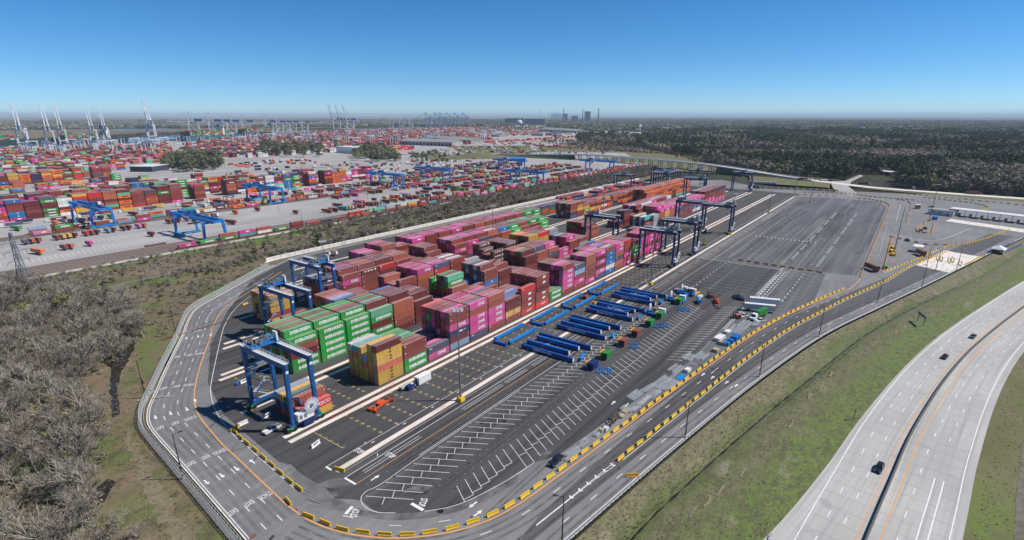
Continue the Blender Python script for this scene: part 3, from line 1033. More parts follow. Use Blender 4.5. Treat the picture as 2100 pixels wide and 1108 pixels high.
# ================================================================== CONTAINERS
CC = {'B': (.255, .052, .042), 'D': (.145, .022, .026), 'O': (.40, .105, .062), 'G': (.006, .32, .045), 'P': (.66, .055, .28), 'p': (.62, .19, .37),
      'N': (.014, .028, .095), 'n': (.075, .085, .15), 'Y': (.60, .35, .06), 'H': (.84, .15, .018), 'R': (.58, .028, .03), 'r': (.66, .05, .04), 'C': (.24, .38, .52),
      'L': (.006, .16, .42), 'W': (.70, .69, .66), 'T': (.12, .50, .28), 'S': (.66, .17, .10), 'M': (.36, .40, .43), 'A': (.30, .055, .04), 'K': (.13, .035, .035),
      'E': (.06, .42, .42), 'b': (.17, .30, .60), 'X': (.66, .03, .035), 'g': (.02, .20, .05)}
CN = {'B': 'reddish brown', 'D': 'dark maroon', 'O': 'rust orange', 'G': 'green', 'P': 'magenta', 'p': 'pale pink', 'N': 'navy', 'n': 'slate blue', 'Y': 'mustard yellow', 'H': 'bright orange', 'R': 'red', 'r': 'bright red',
      'C': 'pale blue', 'L': 'blue', 'W': 'white', 'T': 'mint green', 'S': 'salmon', 'M': 'grey', 'A': 'brick red', 'K': 'dark brown', 'E': 'teal', 'b': 'light blue', 'X': 'red lettered', 'g': 'dark green'}
CL, CWD = 12.19, 2.438


def container_body(l, h):
    w_ = CWD
    m = MB()
    m.box((0, 0, h / 2 + .02), (l - .12, w_ - .10, h - .12))
    for sx in (-1, 1):
        for sy in (-1, 1):
            m.box((sx * (l / 2 - .09), sy * (w_ / 2 - .09), h / 2), (.18, .18, h))
    for sy in (-1, 1):
        for z in (.08, h - .06):
            m.box((0, sy * (w_ / 2 - .06), z), (l - .36, .12, .15))
    for sx in (-1, 1):
        for z in (.08, h - .06):
            m.box((sx * (l / 2 - .06), 0, z), (.12, w_ - .36, .15))
    me = m.mesh('shipping_container')
    me.materials.append(MT['container'])
    return me


def door_mesh(l, h):
    m = MB()
    for s in (-1, 1):
        m.box((-l / 2 - .012, s * .53, h / 2), (.07, 1.02, h - .34))
    me0 = m.mesh('door')
    me0.materials.append(MT['container'])
    return me0


def rod_mesh(l, h):
    m = MB()
    for y in (-.85, -.28, .28, .85):
        m.cyl((-l / 2 - .06, y, .15), (-l / 2 - .06, y, h - .15), .03, n=5)
        m.box((-l / 2 - .075, y + .12, h * .42), (.05, .3, .06))
    me0 = m.mesh('lock_rod')
    me0.materials.append(MT['galv'])
    return me0


BODY, DOOR, ROD = {}, {}, {}
for l in (12.19, 6.06):
    for h in (2.591, 2.79):
        BODY[l, h] = container_body(l, h)
        DOOR[l, h] = door_mesh(l, h)
        ROD[l, h] = rod_mesh(l, h)


def face_text(s, size, bold, xs, x, z, m):
    """lettering on the side that looks towards -y"""
    me = text_mesh(s, size, bold, xs)
    me.transform(Matrix.Translation((x, -CWD / 2 - .012, z)) @ Matrix.Rotation(math.pi / 2, 4, 'X'))
    me.materials.append(MT[m])
    return me


def marks(l, m='white_letter'):
    b = MB()
    for (x, z, w_, h) in l:
        b.box((x, -CWD / 2 - .005, z), (w_, .02, h))
    me = b.mesh('lettering')
    me.materials.append(MT[m])
    return me


def rings(l, m='white_letter'):
    b = MB()
    for (x, z, r) in l:
        b.cyl((x, -CWD / 2 + .02, z), (x, -CWD / 2 - .02, z), r, n=12)
    me = b.mesh('lettering')
    me.materials.append(MT[m])
    return me


LET = {'G': face_text('EVERGREEN', 1.75, .075, .95, .7, 1.42, 'white_letter'), 'P': face_text('ONE', 2.0, .05, 1.1, 1.6, 1.45, 'white_letter'), 'p': face_text('ONE', 2.0, .05, 1.1, 1.6, 1.45, 'white_letter'),
       'Y': face_text('m\nsc', 1.15, .05, 1.2, .4, 1.75, 'black_letter'), 'H': face_text('Hapag-Lloyd', 1.2, .03, 1.0, .6, 1.4, 'navy_box'), 'A': rings([(.3, 1.5, .62), (1.3, 1.55, .62), (2.1, 1.6, .4)]),
       'L': rings([(.4, 1.5, .55)]), 'M': face_text('MAERSK', 1.5, .03, 1.1, .6, 1.4, 'navy_box'), 'X': face_text('EXSCO', 1.7, .03, 1.1, 2.6, 1.35, 'white_letter'),
       'r': marks([(-.6, 1.15, 1.6, .45), (.8, 1.3, 1.6, .45), (2.0, 1.55, 1.2, .4)]), 'K': marks([(-3.4, 1.9, 1.6, .5), (-1.3, 2.0, .9, 1.0), (.9, 1.95, 2.2, .5), (3.6, 2.0, 1.0, 1.0)]),
       'N': marks([(.6, 1.6, 1.8, .3), (.9, 1.25, 2.4, .3), (3.2, 1.5, 1.2, .25)]), 'n': marks([(-4.6, 2.0, 1.3, .3)]), 'B': marks([(-5.2, 2.2, .7, .3), (5.55, 1.6, .16, .9)]), 'D': marks([(5.55, 1.6, .16, .9)]),
       'R': marks([(-4.9, 2.1, .9, .45)]), 'O': marks([(5.6, 1.5, .14, .9)])}
LETTERED = {'G': 'white lettering', 'P': 'white lettering', 'p': 'white lettering', 'Y': 'black lettering', 'H': 'dark lettering', 'M': 'dark lettering', 'L': 'round white emblem', 'X': 'white lettering', 'A': 'white lettering', 'K': 'white marks', 'r': 'white marks'}

BLOCK_V = [119.5, 143.7, 177.5, 202.0, 232.5, 260.0, 292.5]
BLOCK_NAME = ['empty', 'front', 'second', 'third', 'fourth', 'fifth', 'sixth']
FILL = 'BBBBBBDDDOOPPpNnRGA'
ALLC = []   # every container slot: dict


def bay(b, k, hs, side='', tops='', fill=FILL, th=2.79, l=CL, u=None, sides1=''):
    """b block, k bay index, hs tiers per row from the camera side, side = colours of row 0 bottom to top, tops = roof colours row by row"""
    hs = [int(c) for c in hs]
    u0 = 114.0 + 12.98 * k if u is None else u
    for r, h in enumerate(hs):
        for t in range(h):
            c = random.choice(fill)
            if r == 0 and t < len(side):
                c = side[t]
            if r == 1 and t < len(sides1):
                c = sides1[t]
            if t == h - 1 and r < len(tops) and tops[r] != '.':
                c = tops[r]
            left = False
            ALLC.append(dict(b=b, k=k, r=r, t=t, c=c, th=th, l=l, x=u0 + l / 2, y=BLOCK_V[b] + r * 2.83 + CWD / 2, z=t * th, top=t == h - 1, hs=hs))


# front block
bay(1, -2.5, '233330', 'YX', 'XOgYC', 'YOBLNM', 2.591)
bay(1, 0, '664555', 'YYSYYD', 'DYCYEW', 'YYYYYYDS', 2.591)
bay(1, 1, '444444', 'GGBB', 'BBGTGG', 'BGDOG')
bay(1, 2, '221222', 'Pn', 'nPBPnB')
bay(1, 3, '666666', 'CDNPBB', 'BPDBBr')
bay(1, 4, '666666', 'nPPPOP', 'PnOPBP')
bay(1, 5, '666666', 'BPPPOO', 'OpOnPB')
bay(1, 6, '454445', 'BYDD', 'DbBBOB')
bay(1, 7, '544444', 'rAAAR', 'RABBAB')
bay(1, 8, '666666', 'rAADAA', 'ABABBA')
bay(1, 9, '222222', 'GG', 'GGGGBG', 'GGB')
bay(1, 10, '666666', 'BPPPPB', 'BPpBBB', 'BPPPBD')
bay(1, 11, '555555', 'BPBCN', 'nBnDBB')
bay(1, 12, '666655', 'PBBBOO', 'OPpOBB')
bay(1, 13, '666666', 'nPDPDP', 'POpPBn')
bay(1, 14, '666665', 'LWLLLB', 'BWDbPP')
bay(1, 15, '666666', 'OOnOPP', 'PPpPBO')
bay(1, 16, '666666', 'PAPBBR', 'RBnBBO')
bay(1, 17, '555555', 'BGGGD', 'BDBDBB')
bay(1, 18, '666655', 'BPDPPP', 'DPPBBB')
bay(1, 19, '666666', 'PPBPPD', 'DBPPBB')
bay(1, 20, '550555', 'PPBPP', 'PBBBBB')
# second block
bay(2, -1, '566666', 'GGDBG', 'GGDGOG', 'GGBG', sides1='GGDBGG')
bay(2, 0, '566666', 'GGGGG', 'GGDGDG', 'GGGDB', sides1='GGGGGG')
bay(2, 1, '566666', 'GGGGG', 'GGDOGG', 'GGGDB', sides1='GGGGGG')
bay(2, 2, '566666', 'GGDGD', 'TDTDGB', 'GDDT', sides1='GGDGGD')
bay(2, 3, '566666', 'DBOOO', 'ODDDDL', 'DDDB', sides1='BBODDD')
bay(2, 4, '455555', 'DDDD', 'DDDODD', 'DDDB')
bay(2, 5, '222222', 'BB', 'BOPBPB')
bay(2, 6, '466645', 'GGGO', 'OTDGGG', 'GGGDB', sides1='GGDOGD')
bay(2, 7, '322333', 'BBB', 'BnWLWB')
bay(2, 8, '566666', 'BBLBD', 'BBWDEO', 'BBDNMML', sides1='BDBLBB')
bay(2, 9, '455454', 'BBDD', 'DBBDBB')
bay(2, 10, '333333', 'BBB', 'BDBDBB')
bay(2, 11, '566666', 'BDBDB', 'DDGSBB', 'gDDBg', sides1='BBBDBD')
bay(2, 12, '566666', 'BOBOO', 'OnBBBO', 'BBOD', sides1='BBBnnn')
bay(2, 13, '566666', 'BBDnO', 'OPBBOB', sides1='BBBPPP')
bay(2, 14, '433344', 'PPPP', 'PPBBPP')
bay(2, 15, '566666', 'BDPBB', 'BPBDCn', sides1='BBDPPP')
bay(2, 16, '555555', 'BPPMB', 'BBnPPp')
bay(2, 17, '322222', 'BBL', 'LBBPBB')
bay(2, 25.2, '244444', 'BB', 'BEWBWB', 'BDEMN')
bay(2, 26.2, '443344', 'MMMM', 'MWOBWB', 'BDNMK')
for k in range(27, 37):
    bay(2, k + .2, '566666' if k < 29 else '555555', random.choice(['WLBLB', 'BBOOB', 'PPDBB', 'PPnRP', 'BBnDP', 'BBYYY', 'TBYYY']), random.choice(['BWBLWB', 'PPpPBW', 'PPPOPB']), 'BBDMNPPO')
for k in range(37, 43):
    bay(2, k, '666666', random.choice(['PPBBnB', 'BPPBBB', 'BBRBDB']), 'DBBDMB', 'BDDPBD')
# third block
bay(3, .6, '333333', 'BpB', 'pBWBDB', 'BDWp')
bay(3, 2, '555555', 'BDBPL', 'LCpOBO')
bay(3, 3, '444444', 'BBBB', 'BDBBDB')
bay(3, 5, '544455', 'BBBBO', 'BPOBOB')
bay(3, 6, '666666', 'BBBOOP', 'PPBPOP', 'DPPB')
bay(3, 7, '666666', 'BBDDRn', 'nPpBOB')
bay(3, 8, '666665', 'BRDBBB', 'BWBWOO')
bay(3, 9, '544444', 'BBBWM', 'MBBWBB')
bay(3, 11, '544566', 'KKKKK', 'KKKKKB', 'KKKB')
bay(3, 12, '666666', 'KKKKKK', 'KDKDKD', 'KKD')
bay(3, 14, '666666', 'BBYYYY', 'YYOHYY', 'YBYD')
bay(3, 15, '666666', 'BBBYYR', 'RBDBBB')
bay(3, 16, '666556', 'BBBBMM', 'MWBBWB')
bay(3, 20, '455555', 'BOOB', 'BOBBBO')
bay(3, 21, '344444', 'BOB', 'BBBBBB')
bay(3, 25.6, '500000', 'BDBBn', 'n')
bay(3, 24.8, '232200', 'BN', 'NBBB')
bay(3, 26.6, '344440', 'BBB', 'BDBB')
for k in range(28, 35):
    bay(3, k, '455555', random.choice(['BDBB', 'BBOO', 'PPBB']), random.choice(['BBOWBP', 'PPpPBB', 'LWBPBB']), 'BBDPOW')
# fourth block
for i, (hs, sd_, tp, s1) in enumerate([('455555', 'ORND', 'DNNNBC', 'BBBBB'), ('566666', 'BPBPB', 'BBnPBB', 'BBBPBB'), ('566666', 'BBBBK', 'KBBOBB', 'BBBBDB'), ('566666', 'OODDR', 'RDDDBD', 'BBnDRD'), ('566666', 'BOOBB', 'BOBOBB', 'OBBBBO'), ('344444', 'BDB', 'BBDBBB', ''), ('566666', 'BBBDB', 'BBnOBB', 'BBBDDB'), ('333333', 'BBB', 'WBBWBB', ''), ('566666', 'BBDPB', 'BBnppB', 'BBDPPB'), ('566666', 'DnPBP', 'PBPPpB', 'DnPBPO'), ('566666', 'BPPPn', 'nBPPBn', 'BPPBPB'), ('566666', 'OOBOB', 'BOWOBP', 'OBOBBO'), ('566666', 'BOBOO', 'OLDDBB', 'BBOOBL'), ('566666', 'GGGGG', 'GGDDBn', 'GGGGGG'), ('566666', 'BBGDG', 'BBDBGT', 'BBGDGB'), ('566666', 'BBBGD', 'DGBGTT', 'BBDBDG'), ('566666', 'BBGGG', 'GGGGBD', 'BBGGGG')]):
    bay(4, 3.1 + i * .975, hs, sd_, tp, sides1=s1)
bay(4, .9, '555555', 'YBYYY', 'YBYYOY', 'YYYD')
for k in range(35, 46):
    bay(4, k, '566666', random.choice(['HHHBB', 'BHnHB', 'TOHNB', 'EHHHO']), random.choice(['HOBHBH', 'OHOBnH']), 'HHHOBBnN')
# fifth block
for i in range(15):
    hs = ['300000', '420000', '555555', '666666', '555500', '666666', '666666', '666666'][i] if i < 8 else '666666'
    bay(5, 5 + i, hs, random.choice(['BBPBBP', 'BBBBBB', 'PBBOBA']), random.choice(['PpBPBB', 'BPPOnB', 'BBpPPB', 'OBBBPB']))
bay(5, 20, '666666', 'GGGGGG', 'GGDBTG', 'GGDB')
bay(5, 21, '666666', 'GGGGGG', 'GDGDGB', 'GGDB')
for k in range(26, 41):
    hs = '555555' if k < 28 else random.choice(['444444', '344443', '434444'])
    bay(5, k, hs, random.choice(['rWNN', 'NHDB', 'HGYB', 'OHHB', 'HYDB', 'BHOB', 'nNOB', 'BBYY']), random.choice(['NNNNNN', 'BYnBYB', 'nBOBYB']) if k < 28 else random.choice(['BYnBBY', 'OBBnBB', 'DBYBRB']), 'BBNnHYOW')
# sixth block
for k in range(24, 46):
    hs = '333333' if k < 30 else random.choice(['444444', '343434', '333344'])
    bay(6, k, hs, random.choice(['BBH', 'NND', 'BYn', 'rgH', 'WBr', 'OOB']), random.choice(['nNnBWB', 'BRWBOB', 'NnBRWW']), 'BNnRWOHY')

# neighbours decide what is exposed
occ = {}
for c in ALLC:
    occ[c['b'], round(c['k'] * 2), c['r'], c['t']] = 1
CANDS, rest = [], []
for c in ALLC:
    b, k2, r, t = c['b'], round(c['k'] * 2), c['r'], c['t']
    side = r == 0 or (b, k2, r - 1, t) not in occ
    end = not any((b, k2 - j, r, t) in occ for j in (1, 2))
    if c['top'] or side or end:
        vis = 1.0 + (1.2 if side and c['t'] > 0 or r == 0 else 0)
        c['d'] = math.hypot(c['x'], c['y']) / vis
        CANDS.append(c)
    else:
        rest.append(c)
CANDS.sort(key=lambda c: c['d'])
near, rest = CANDS[:300], rest + CANDS[300:]
bays_of = {}
for c in sorted(ALLC, key=lambda c: c['x']):
    l_ = bays_of.setdefault(c['b'], [])
    if c['k'] not in l_:
        l_.append(c['k'])


def add_container(c, label, group, rz=0.0):
    hk = 2.591 if c['th'] < 2.7 else 2.79
    base = np.array(CC[c['c']])
    o = mk('shipping_container', BODY[c['l'], hk], None, None, label, 'container', group, loc=(c['x'], c['y'], c['z'] + .03), rz=rz)
    j = random.uniform(.8, 1.15)
    fd = random.uniform(0, .16)
    base = base * (1 - fd) + base.mean() * fd + fd * .06
    o.color = (*np.clip(base * j, 0, .85), 1)
    d = mk('door', DOOR[c['l'], hk], None, o)
    d.color = o.color
    mk('lock_rod', ROD[c['l'], hk], None, d)
    if c['c'] in LET and c['l'] > 7:
        mk('lettering', LET[c['c']], None, o)
    return o


for c in near:
    st = nth(bays_of[c['b']].index(c['k']))
    extra = f' with {LETTERED[c["c"]]}' if c['c'] in LETTERED else ''
    add_container(c, f'{CN[c["c"]].replace(" lettered", "")} container{extra}, {nth(c["t"])} tier, {nth(c["r"])} row, {st} stack of {BLOCK_NAME[c["b"]]} block', 'containers stacked in the yard')


# every other container, far or buried, as one mass
class Boxes:
    def __init__(s):
        s.c, s.d, s.col, s.rz = [], [], [], []

    def add(s, x, y, z, l, w_, h, col, rz=0.0):
        s.c.append((x, y, z))
        s.d.append((l, w_, h))
        s.col.append(col)
        s.rz.append(rz)

    def build(s, name, m):
        c, d, col, rz = np.array(s.c), np.array(s.d), np.array(s.col), np.array(s.rz)
        n = len(c)
        u = np.array([(-.5, -.5, 0), (.5, -.5, 0), (.5, .5, 0), (-.5, .5, 0), (-.5, -.5, 1), (.5, -.5, 1), (.5, .5, 1), (-.5, .5, 1)])
        p = u[None] * d[:, None]
        ca, sa = np.cos(rz)[:, None], np.sin(rz)[:, None]
        v = np.stack([p[..., 0] * ca - p[..., 1] * sa, p[..., 0] * sa + p[..., 1] * ca, p[..., 2]], -1) + c[:, None]
        q = np.array([(4, 5, 6, 7), (0, 1, 5, 4), (1, 2, 6, 5), (2, 3, 7, 6), (3, 0, 4, 7)])
        f = (q[None] + np.arange(n)[:, None, None] * 8).reshape(-1, 4)
        me = bpy.data.meshes.new(name)
        me.vertices.add(n * 8)
        me.vertices.foreach_set('co', v.reshape(-1).astype(np.float32))
        me.loops.add(len(f) * 4)
        me.loops.foreach_set('vertex_index', f.reshape(-1).astype(np.int32))
        me.polygons.add(len(f))
        me.polygons.foreach_set('loop_start', (np.arange(len(f)) * 4).astype(np.int32))
        a = me.color_attributes.new('col', 'FLOAT_COLOR', 'POINT')
        cc = np.concatenate([np.repeat(col, 8, 0), np.ones((n * 8, 1))], 1)
        a.data.foreach_set('color', cc.reshape(-1).astype(np.float32))
        me.update(calc_edges=True)
        me.validate()
        me.shade_flat()
        me.materials.append(MT[m])
        return me


FAR = Boxes()
TXT = Boxes()     # white marks on the far containers


def far_container(x, y, z, ch, l=12.19, h=2.6, rz=0.0, mark=True):
    j = random.uniform(.75, 1.2)
    FAR.add(x, y, z, l - .15, 2.4, h - .04, tuple(np.clip(np.array(CC[ch]) * j, 0, .85)), rz)
    if mark and ch in 'GPpHKAL' and abs(rz) < .01 and l > 7:
        w_ = {'G': 6.5, 'P': 3.2, 'p': 3.2, 'H': 6, 'K': 6, 'A': 2.2, 'L': 1.2}[ch]
        TXT.add(x + .8, y - 1.215, z + h * .33, w_, .02, h * .36, (.75, .75, .74) if ch != 'H' else (.1, .03, .03))


for c in rest:
    far_container(c['x'], c['y'], c['z'] + .03, c['c'], c['l'], c['th'])
# ================================================================== GANTRY CRANES IN THE YARD
def make_rtg(body, name='gantry_crane'):
    SX, SY = 4.1, 11.75
    t = empty(name, (0, 0, 0), 0, 'x', 'crane')
    for sx in (-1, 1):
        for sy in (-1, 1):
            lg = mk('leg', MB().bar((sx * (SX + .35), sy * SY, 1.9), (sx * SX, sy * SY, 21.6), 1.0, .9, 1.2, 1.35), body, t)
            mk('number_plate', MB().box((sx * SX, sy * (SY + .70), 20.6), (.9, .04, .9)), 'white', lg)
            bg_ = mk('bogie', MB().box((sx * 5.0, sy * SY, 1.35), (2.9, .75, .7)).box((sx * 4.5, sy * SY, 1.8), (.8, .8, .6)), 'green_bogie', t)
            for dx in (-.95, .95):
                mk('wheel', MB().cyl((sx * 5.0 + dx, sy * SY - .38, .8), (sx * 5.0 + dx, sy * SY + .38, .8), .8, n=14), 'tyre', bg_)
    for sy in (-1, 1):
        mk('sill_beam', MB().bar((-5.6, sy * SY, 2.25), (5.6, sy * SY, 2.25), .8, .95), body, t)
        b = MB().bar((-SX, sy * SY, 12.2), (SX, sy * SY, 12.2), .22)
        b.bar((-SX, sy * SY, 12.0), (SX, sy * SY, 5.2), .2).bar((-SX - .2, sy * SY, 3.0), (.4, sy * SY, 8.3), .2)
        mk('brace', b, body, t)
    for sx in (-1, 1):
        g = mk('girder', MB().box((sx * SX, 0, 22.5), (1.05, 25.4, 1.9)), body, t)
        h = MB()
        for e in (-.75, .75):
            x = sx * SX + e
            h.bar((x, -12.8, 24.5), (x, 12.8, 24.5), .07)
            h.bar((x, -12.8, 24.0), (x, 12.8, 24.0), .05)
            for k in range(14):
                h.bar((x, -12.8 + k * 1.97, 23.4), (x, -12.8 + k * 1.97, 24.5), .06)
        h.box((sx * SX, 0, 23.48), (1.6, 25.6, .06))
        mk('walkway', h, 'galv', g)
    # stairs up the left legs
    s = MB()
    for k in range(6):
        a, b_ = (-2.6, 2.6) if k % 2 else (2.6, -2.6)
        s.bar((a, SY + .9, 2.5 + k * 3.2), (b_, SY + .9, 5.7 + k * 3.2), .7, .12)
        s.bar((a, SY + .55, 3.5 + k * 3.2), (b_, SY + .55, 6.7 + k * 3.2), .06)
        s.box((b_, SY + .9, 5.7 + k * 3.2), (1.0, .9, .1))
    mk('stair', s, 'galv', t)
    # power equipment and cable reel on the near sill
    mk('power_pack', MB().box((.9, -SY - .35, 1.75), (4.2, 1.7, 1.9)), 'navy_box', t)
    eh = mk('electric_house', MB().box((-.4, -SY - .45, 4.3), (5.6, 1.9, 2.5)).box((-.4, -SY - .45, 5.6), (5.8, 2.1, .12)), 'white', t)
    mk('vent', MB().box((-2.2, -SY - 1.42, 4.4), (1.0, .06, 1.3)).box((-.6, -SY - 1.42, 4.4), (1.0, .06, 1.3)), 'grey_metal', eh)
    r = MB()
    for k in range(26):
        a = 2 * math.pi * k / 26
        r.bar((1.7 + .5 * math.cos(a), -SY - 1.9, 7.4 + .5 * math.sin(a)), (1.7 + 2.55 * math.cos(a), -SY - 1.9, 7.4 + 2.55 * math.sin(a)), .05, .3)
    rl = mk('cable_reel', r, 'galv', t)
    mk('hub', MB().cyl((1.7, -SY - 1.2, 7.4), (1.7, -SY - 2.3, 7.4), .55, n=12), 'grey_metal', rl)
    # trolley
    tr = mk('trolley', MB().box((0, 0, 24.0), (9.4, 5.0, .5)).box((-4.1, 0, 23.6), (.5, 5.0, .6)).box((4.1, 0, 23.6), (.5, 5.0, .6)).box((0, -1.7, 24.7), (3.2, 1.0, 1.0)).box((2.8, 1.2, 24.8), (1.4, 1.4, 1.3)), 'crane_bright' if body == 'crane_blue' else body, t)
    mk('winch_drum', MB().cyl((-2.6, -.2, 25.1), (1.4, -.2, 25.1), .75, n=14).cyl((-3.6, 1.6, 24.9), (-2.2, 1.6, 24.9), .8, n=12), 'black', tr)
    mk('control_cabinet', MB().box((3.6, -2.0, 25.9), (.5, 2.2, 3.0)), 'white', tr)
    m_ = MB()
    for k in range(26):
        m_.box((random.uniform(-4, 4), random.uniform(-2.3, 2.3), 24.5 + random.random() * .9), (random.uniform(.2, .9), random.uniform(.2, .8), random.uniform(.3, .9)))
    for k in range(9):
        m_.bar((-4.6 + k * 1.15, -2.45, 24.3), (-4.6 + k * 1.15, -2.45, 25.5), .06)
        m_.bar((-4.6 + k * 1.15, 2.45, 24.3), (-4.6 + k * 1.15, 2.45, 25.5), .06)
    m_.bar((-4.6, -2.45, 25.5), (4.6, -2.45, 25.5), .07).bar((-4.6, 2.45, 25.5), (4.6, 2.45, 25.5), .07)
    mk('machinery', m_, 'grey_metal', tr)
    cb = mk('cab', MB().box((2.2, 2.2, 21.2), (1.9, 2.2, 2.3)).bar((2.2, 2.2, 22.3), (2.2, 2.2, 23.8), .3), 'grey_metal', tr)
    mk('window', MB().box((2.2, 1.08, 21.3), (1.6, .05, 1.5)).box((1.24, 2.2, 21.3), (.05, 1.8, 1.5)), 'glass', cb)
    rp = MB()
    for x in (-2.5, 2.5):
        for y in (-.8, .8):
            rp.cyl((x, y, 17.6), (x, y, 23.8), .05, n=4)
    mk('hoist_rope', rp, 'black', tr, kind='stuff')
    sp = MB().box((0, 0, 17.2), (6.2, 1.6, .8))
    for y in (-.9, .9):
        sp.bar((-6, y, 16.8), (6, y, 16.8), .25, .3)
    for x in (-6, 6):
        sp.bar((x, -1.2, 16.8), (x, 1.2, 16.8), .3, .35)
    mk('spreader', sp, 'grey_metal', tr)
    return t


rtg_b, rtg_n = make_rtg('crane_blue'), make_rtg('crane_navy')
used = set()


def put_rtg(proto, x, y, ty, label, rz=0.0, drop=0.0):
    o = place(proto, proto.name not in used, (x, y, 0), rz, label, 'rubber tyred gantry cranes in the yard')
    used.add(proto.name)
    for c in o.children:
        if c.name.startswith('trolley'):
            c.location = (0, ty, 0)
    return o


put_rtg(rtg_b, 82.3, 153.6, 7.2, 'blue gantry crane nearest the camera, spanning the front block over a parked white pickup')
put_rtg(rtg_b, 121.4, 211.0, 7.0, 'blue gantry crane behind the green container stacks, middle of the three at left')
put_rtg(rtg_b, 155.4, 240.5, -6.5, 'blue gantry crane over yellow containers, farthest of the three at left')
put_rtg(rtg_n, 366, 183.4, 7.5, 'navy gantry crane straddling brown containers in the second block')
put_rtg(rtg_n, 341, 128.2, -8.0, 'navy gantry crane at the end of the magenta stacks, nearest of the right-hand four')
put_rtg(rtg_n, 381, 128.2, -8.0, 'navy gantry crane second of the right-hand four over the empty front lane')
put_rtg(rtg_n, 478, 153.6, 9, 'navy gantry crane touching its neighbour, on the row behind the empty front lane')
put_rtg(rtg_n, 472, 128.2, -8.5, 'navy gantry crane farthest along the empty front lane')
for i, (x, y) in enumerate([(650, 298), (772, 298), (700, 268.5), (716, 268.5), (734, 268.5), (662, 211), (764, 240.5), (769, 183.4)]):
    put_rtg(rtg_n, x, y, random.choice([-7, 0, 7]), ['navy gantry crane standing alone by the white wall, first of the distant group', 'navy gantry crane by the wall beneath the overpass', 'navy gantry crane of the distant trio, nearest', 'navy gantry crane of the distant trio, middle', 'navy gantry crane of the distant trio, farthest', 'navy gantry crane behind the orange containers', 'navy gantry crane beyond the orange containers, near the overpass', 'navy gantry crane alone at the far right end of the stacks'][i])

# ================================================================== BARRIERS
bm_ = MB()
prof = [(-.32, 0), (.32, 0), (.32, .18), (.16, .42), (.12, 1.05), (-.12, 1.05), (-.16, .42), (-.32, .18)]
for (x0, x1) in ((-1.7, -1.02), (-.98, .98), (1.02, 1.7)):
    o0 = len(bm_.v)
    for x in (x0, x1):
        for y, z in prof:
            bm_.v.append((x, y, z + (.12 if abs(x0) < 1 and z == 0 else 0)))
    for i in range(8):
        j = (i + 1) % 8
        bm_.f.append((o0 + i, o0 + j, o0 + 8 + j, o0 + 8 + i))
    bm_.f.append(tuple(o0 + i for i in range(8)))
    bm_.f.append(tuple(o0 + 8 + i for i in range(8))[::-1])
BAR = {}
for c in ('barrier', 'barrier_orange', 'barrier_blue', 'wall_white'):
    me = bm_.mesh('traffic_barrier')
    me.materials.append(MT[c])
    BAR[c] = me


def barrier(x, y, h, label, group, c='barrier'):
    return mk('traffic_barrier', BAR[c], None, None, label, 'barrier', group, loc=(x, y, .03), rz=h)


FARBAR = {}


def barrier_row(pts, label, group, c='barrier', pitch=5.35, start=0.0, far=False):
    for i, (x, y, h) in enumerate(walk(pts, pitch, start)):
        if far:
            FARBAR.setdefault(c, []).append((x, y, h))
        else:
            barrier(x + random.uniform(-.12, .12), y + random.uniform(-.12, .12), h + random.gauss(0, .03), label.format(nth(i)), group, c)


ring9 = [(66.6, 156.2), (66.0, 151.8), (65.5, 147.0), (65.1, 141.8), (64.5, 136.4), (64.0, 131.2), (63.4, 126.0), (62.8, 120.5), (62.5, 115.8)]
for i, (x, y) in enumerate(ring9):
    barrier(x, y, R(-95), f'{nth(i)} yellow barrier of nine from the crane down the ring road', 'nine barriers on the ring road')
barrier(67.6, 158.0, R(10), 'orange-yellow barrier turned sideways by the crane shadow', None, 'barrier_orange')
barrier(57.8, 113.3, R(-100), 'lone yellow barrier on the ring road bend above the cones', None)
barrier(73.8, 113.6, R(-75), 'single yellow barrier at the foot of the front crane runway', None)
for i, p in enumerate([(1312, 803), (1372, 845), (1457, 890), (1545, 933)]):
    q = cC([p])[0]
    o = mk('traffic_cone', MB().box((0, 0, .03), (.42, .42, .06)).cyl((0, 0, .05), (0, 0, .95), .2, .05, 8), 'cone', None, f'{nth(i)} red and white traffic cone after the bend barrier', 'cone', 'cones on the ring road bend', loc=(*q, .03))
    mk('reflective_band', MB().cyl((0, 0, .5), (0, 0, .7), .125, .1, 8), 'white', o)
barrier_row(inner_row, '{} yellow barrier from the bend along the inner edge of the outer road', 'inner barrier row')
barrier_row(mid_row, '{} yellow barrier from the chevrons along the middle of the outer road', 'middle barrier row')
q = crop(1100, 880, 4.858)([(955, 475)])[0]
barrier(*q, R(-50), 'orange barrier set across the outer lane by the guardrail', None, 'barrier_orange')
for n_, p in (('red cone in the outer lane near the orange barrier', (832, 395)), ('red cone on the tip of the chevrons', (775, 350))):
    q = crop(1100, 880, 4.858)([p])[0]
    mk('traffic_cone', MB().box((0, 0, .03), (.42, .42, .06)).cyl((0, 0, .05), (0, 0, .95), .2, .05, 8), 'cone', None, n_, 'cone', None, loc=(*q, .03))
barrier_row([(381.7, 84.7), (380, 33)], '{} barrier of the row crossing the lot ahead of the slanted bays', 'barriers across the staging lot', 'barrier_orange')
barrier_row(cQ([(490, 880), (545, 745), (745, 262), (690, 232), (560, 210), (440, 200)]), '{} orange barrier along the right side of the staging lot', 'barriers beside the staging lot', 'barrier_orange', far=True)
barrier_row(cQ([(0, 170), (320, 190)]), '{} small barrier at the top left edge of the staging lot', 'barriers above the staging lot', 'barrier_orange', 8, far=True)
barrier_row(cQ([(0, 150), (380, 160), (560, 185), (980, 220)]), '{} barrier on the far road behind the staging lot', 'barriers on the far road', 'barrier_orange', far=True)
barrier_row(cQ([(440, 133), (900, 165), (1918, 262)]), '{} barrier of the long row along the roadside grass', 'barriers by the roadside grass', 'barrier', 6.5, far=True)
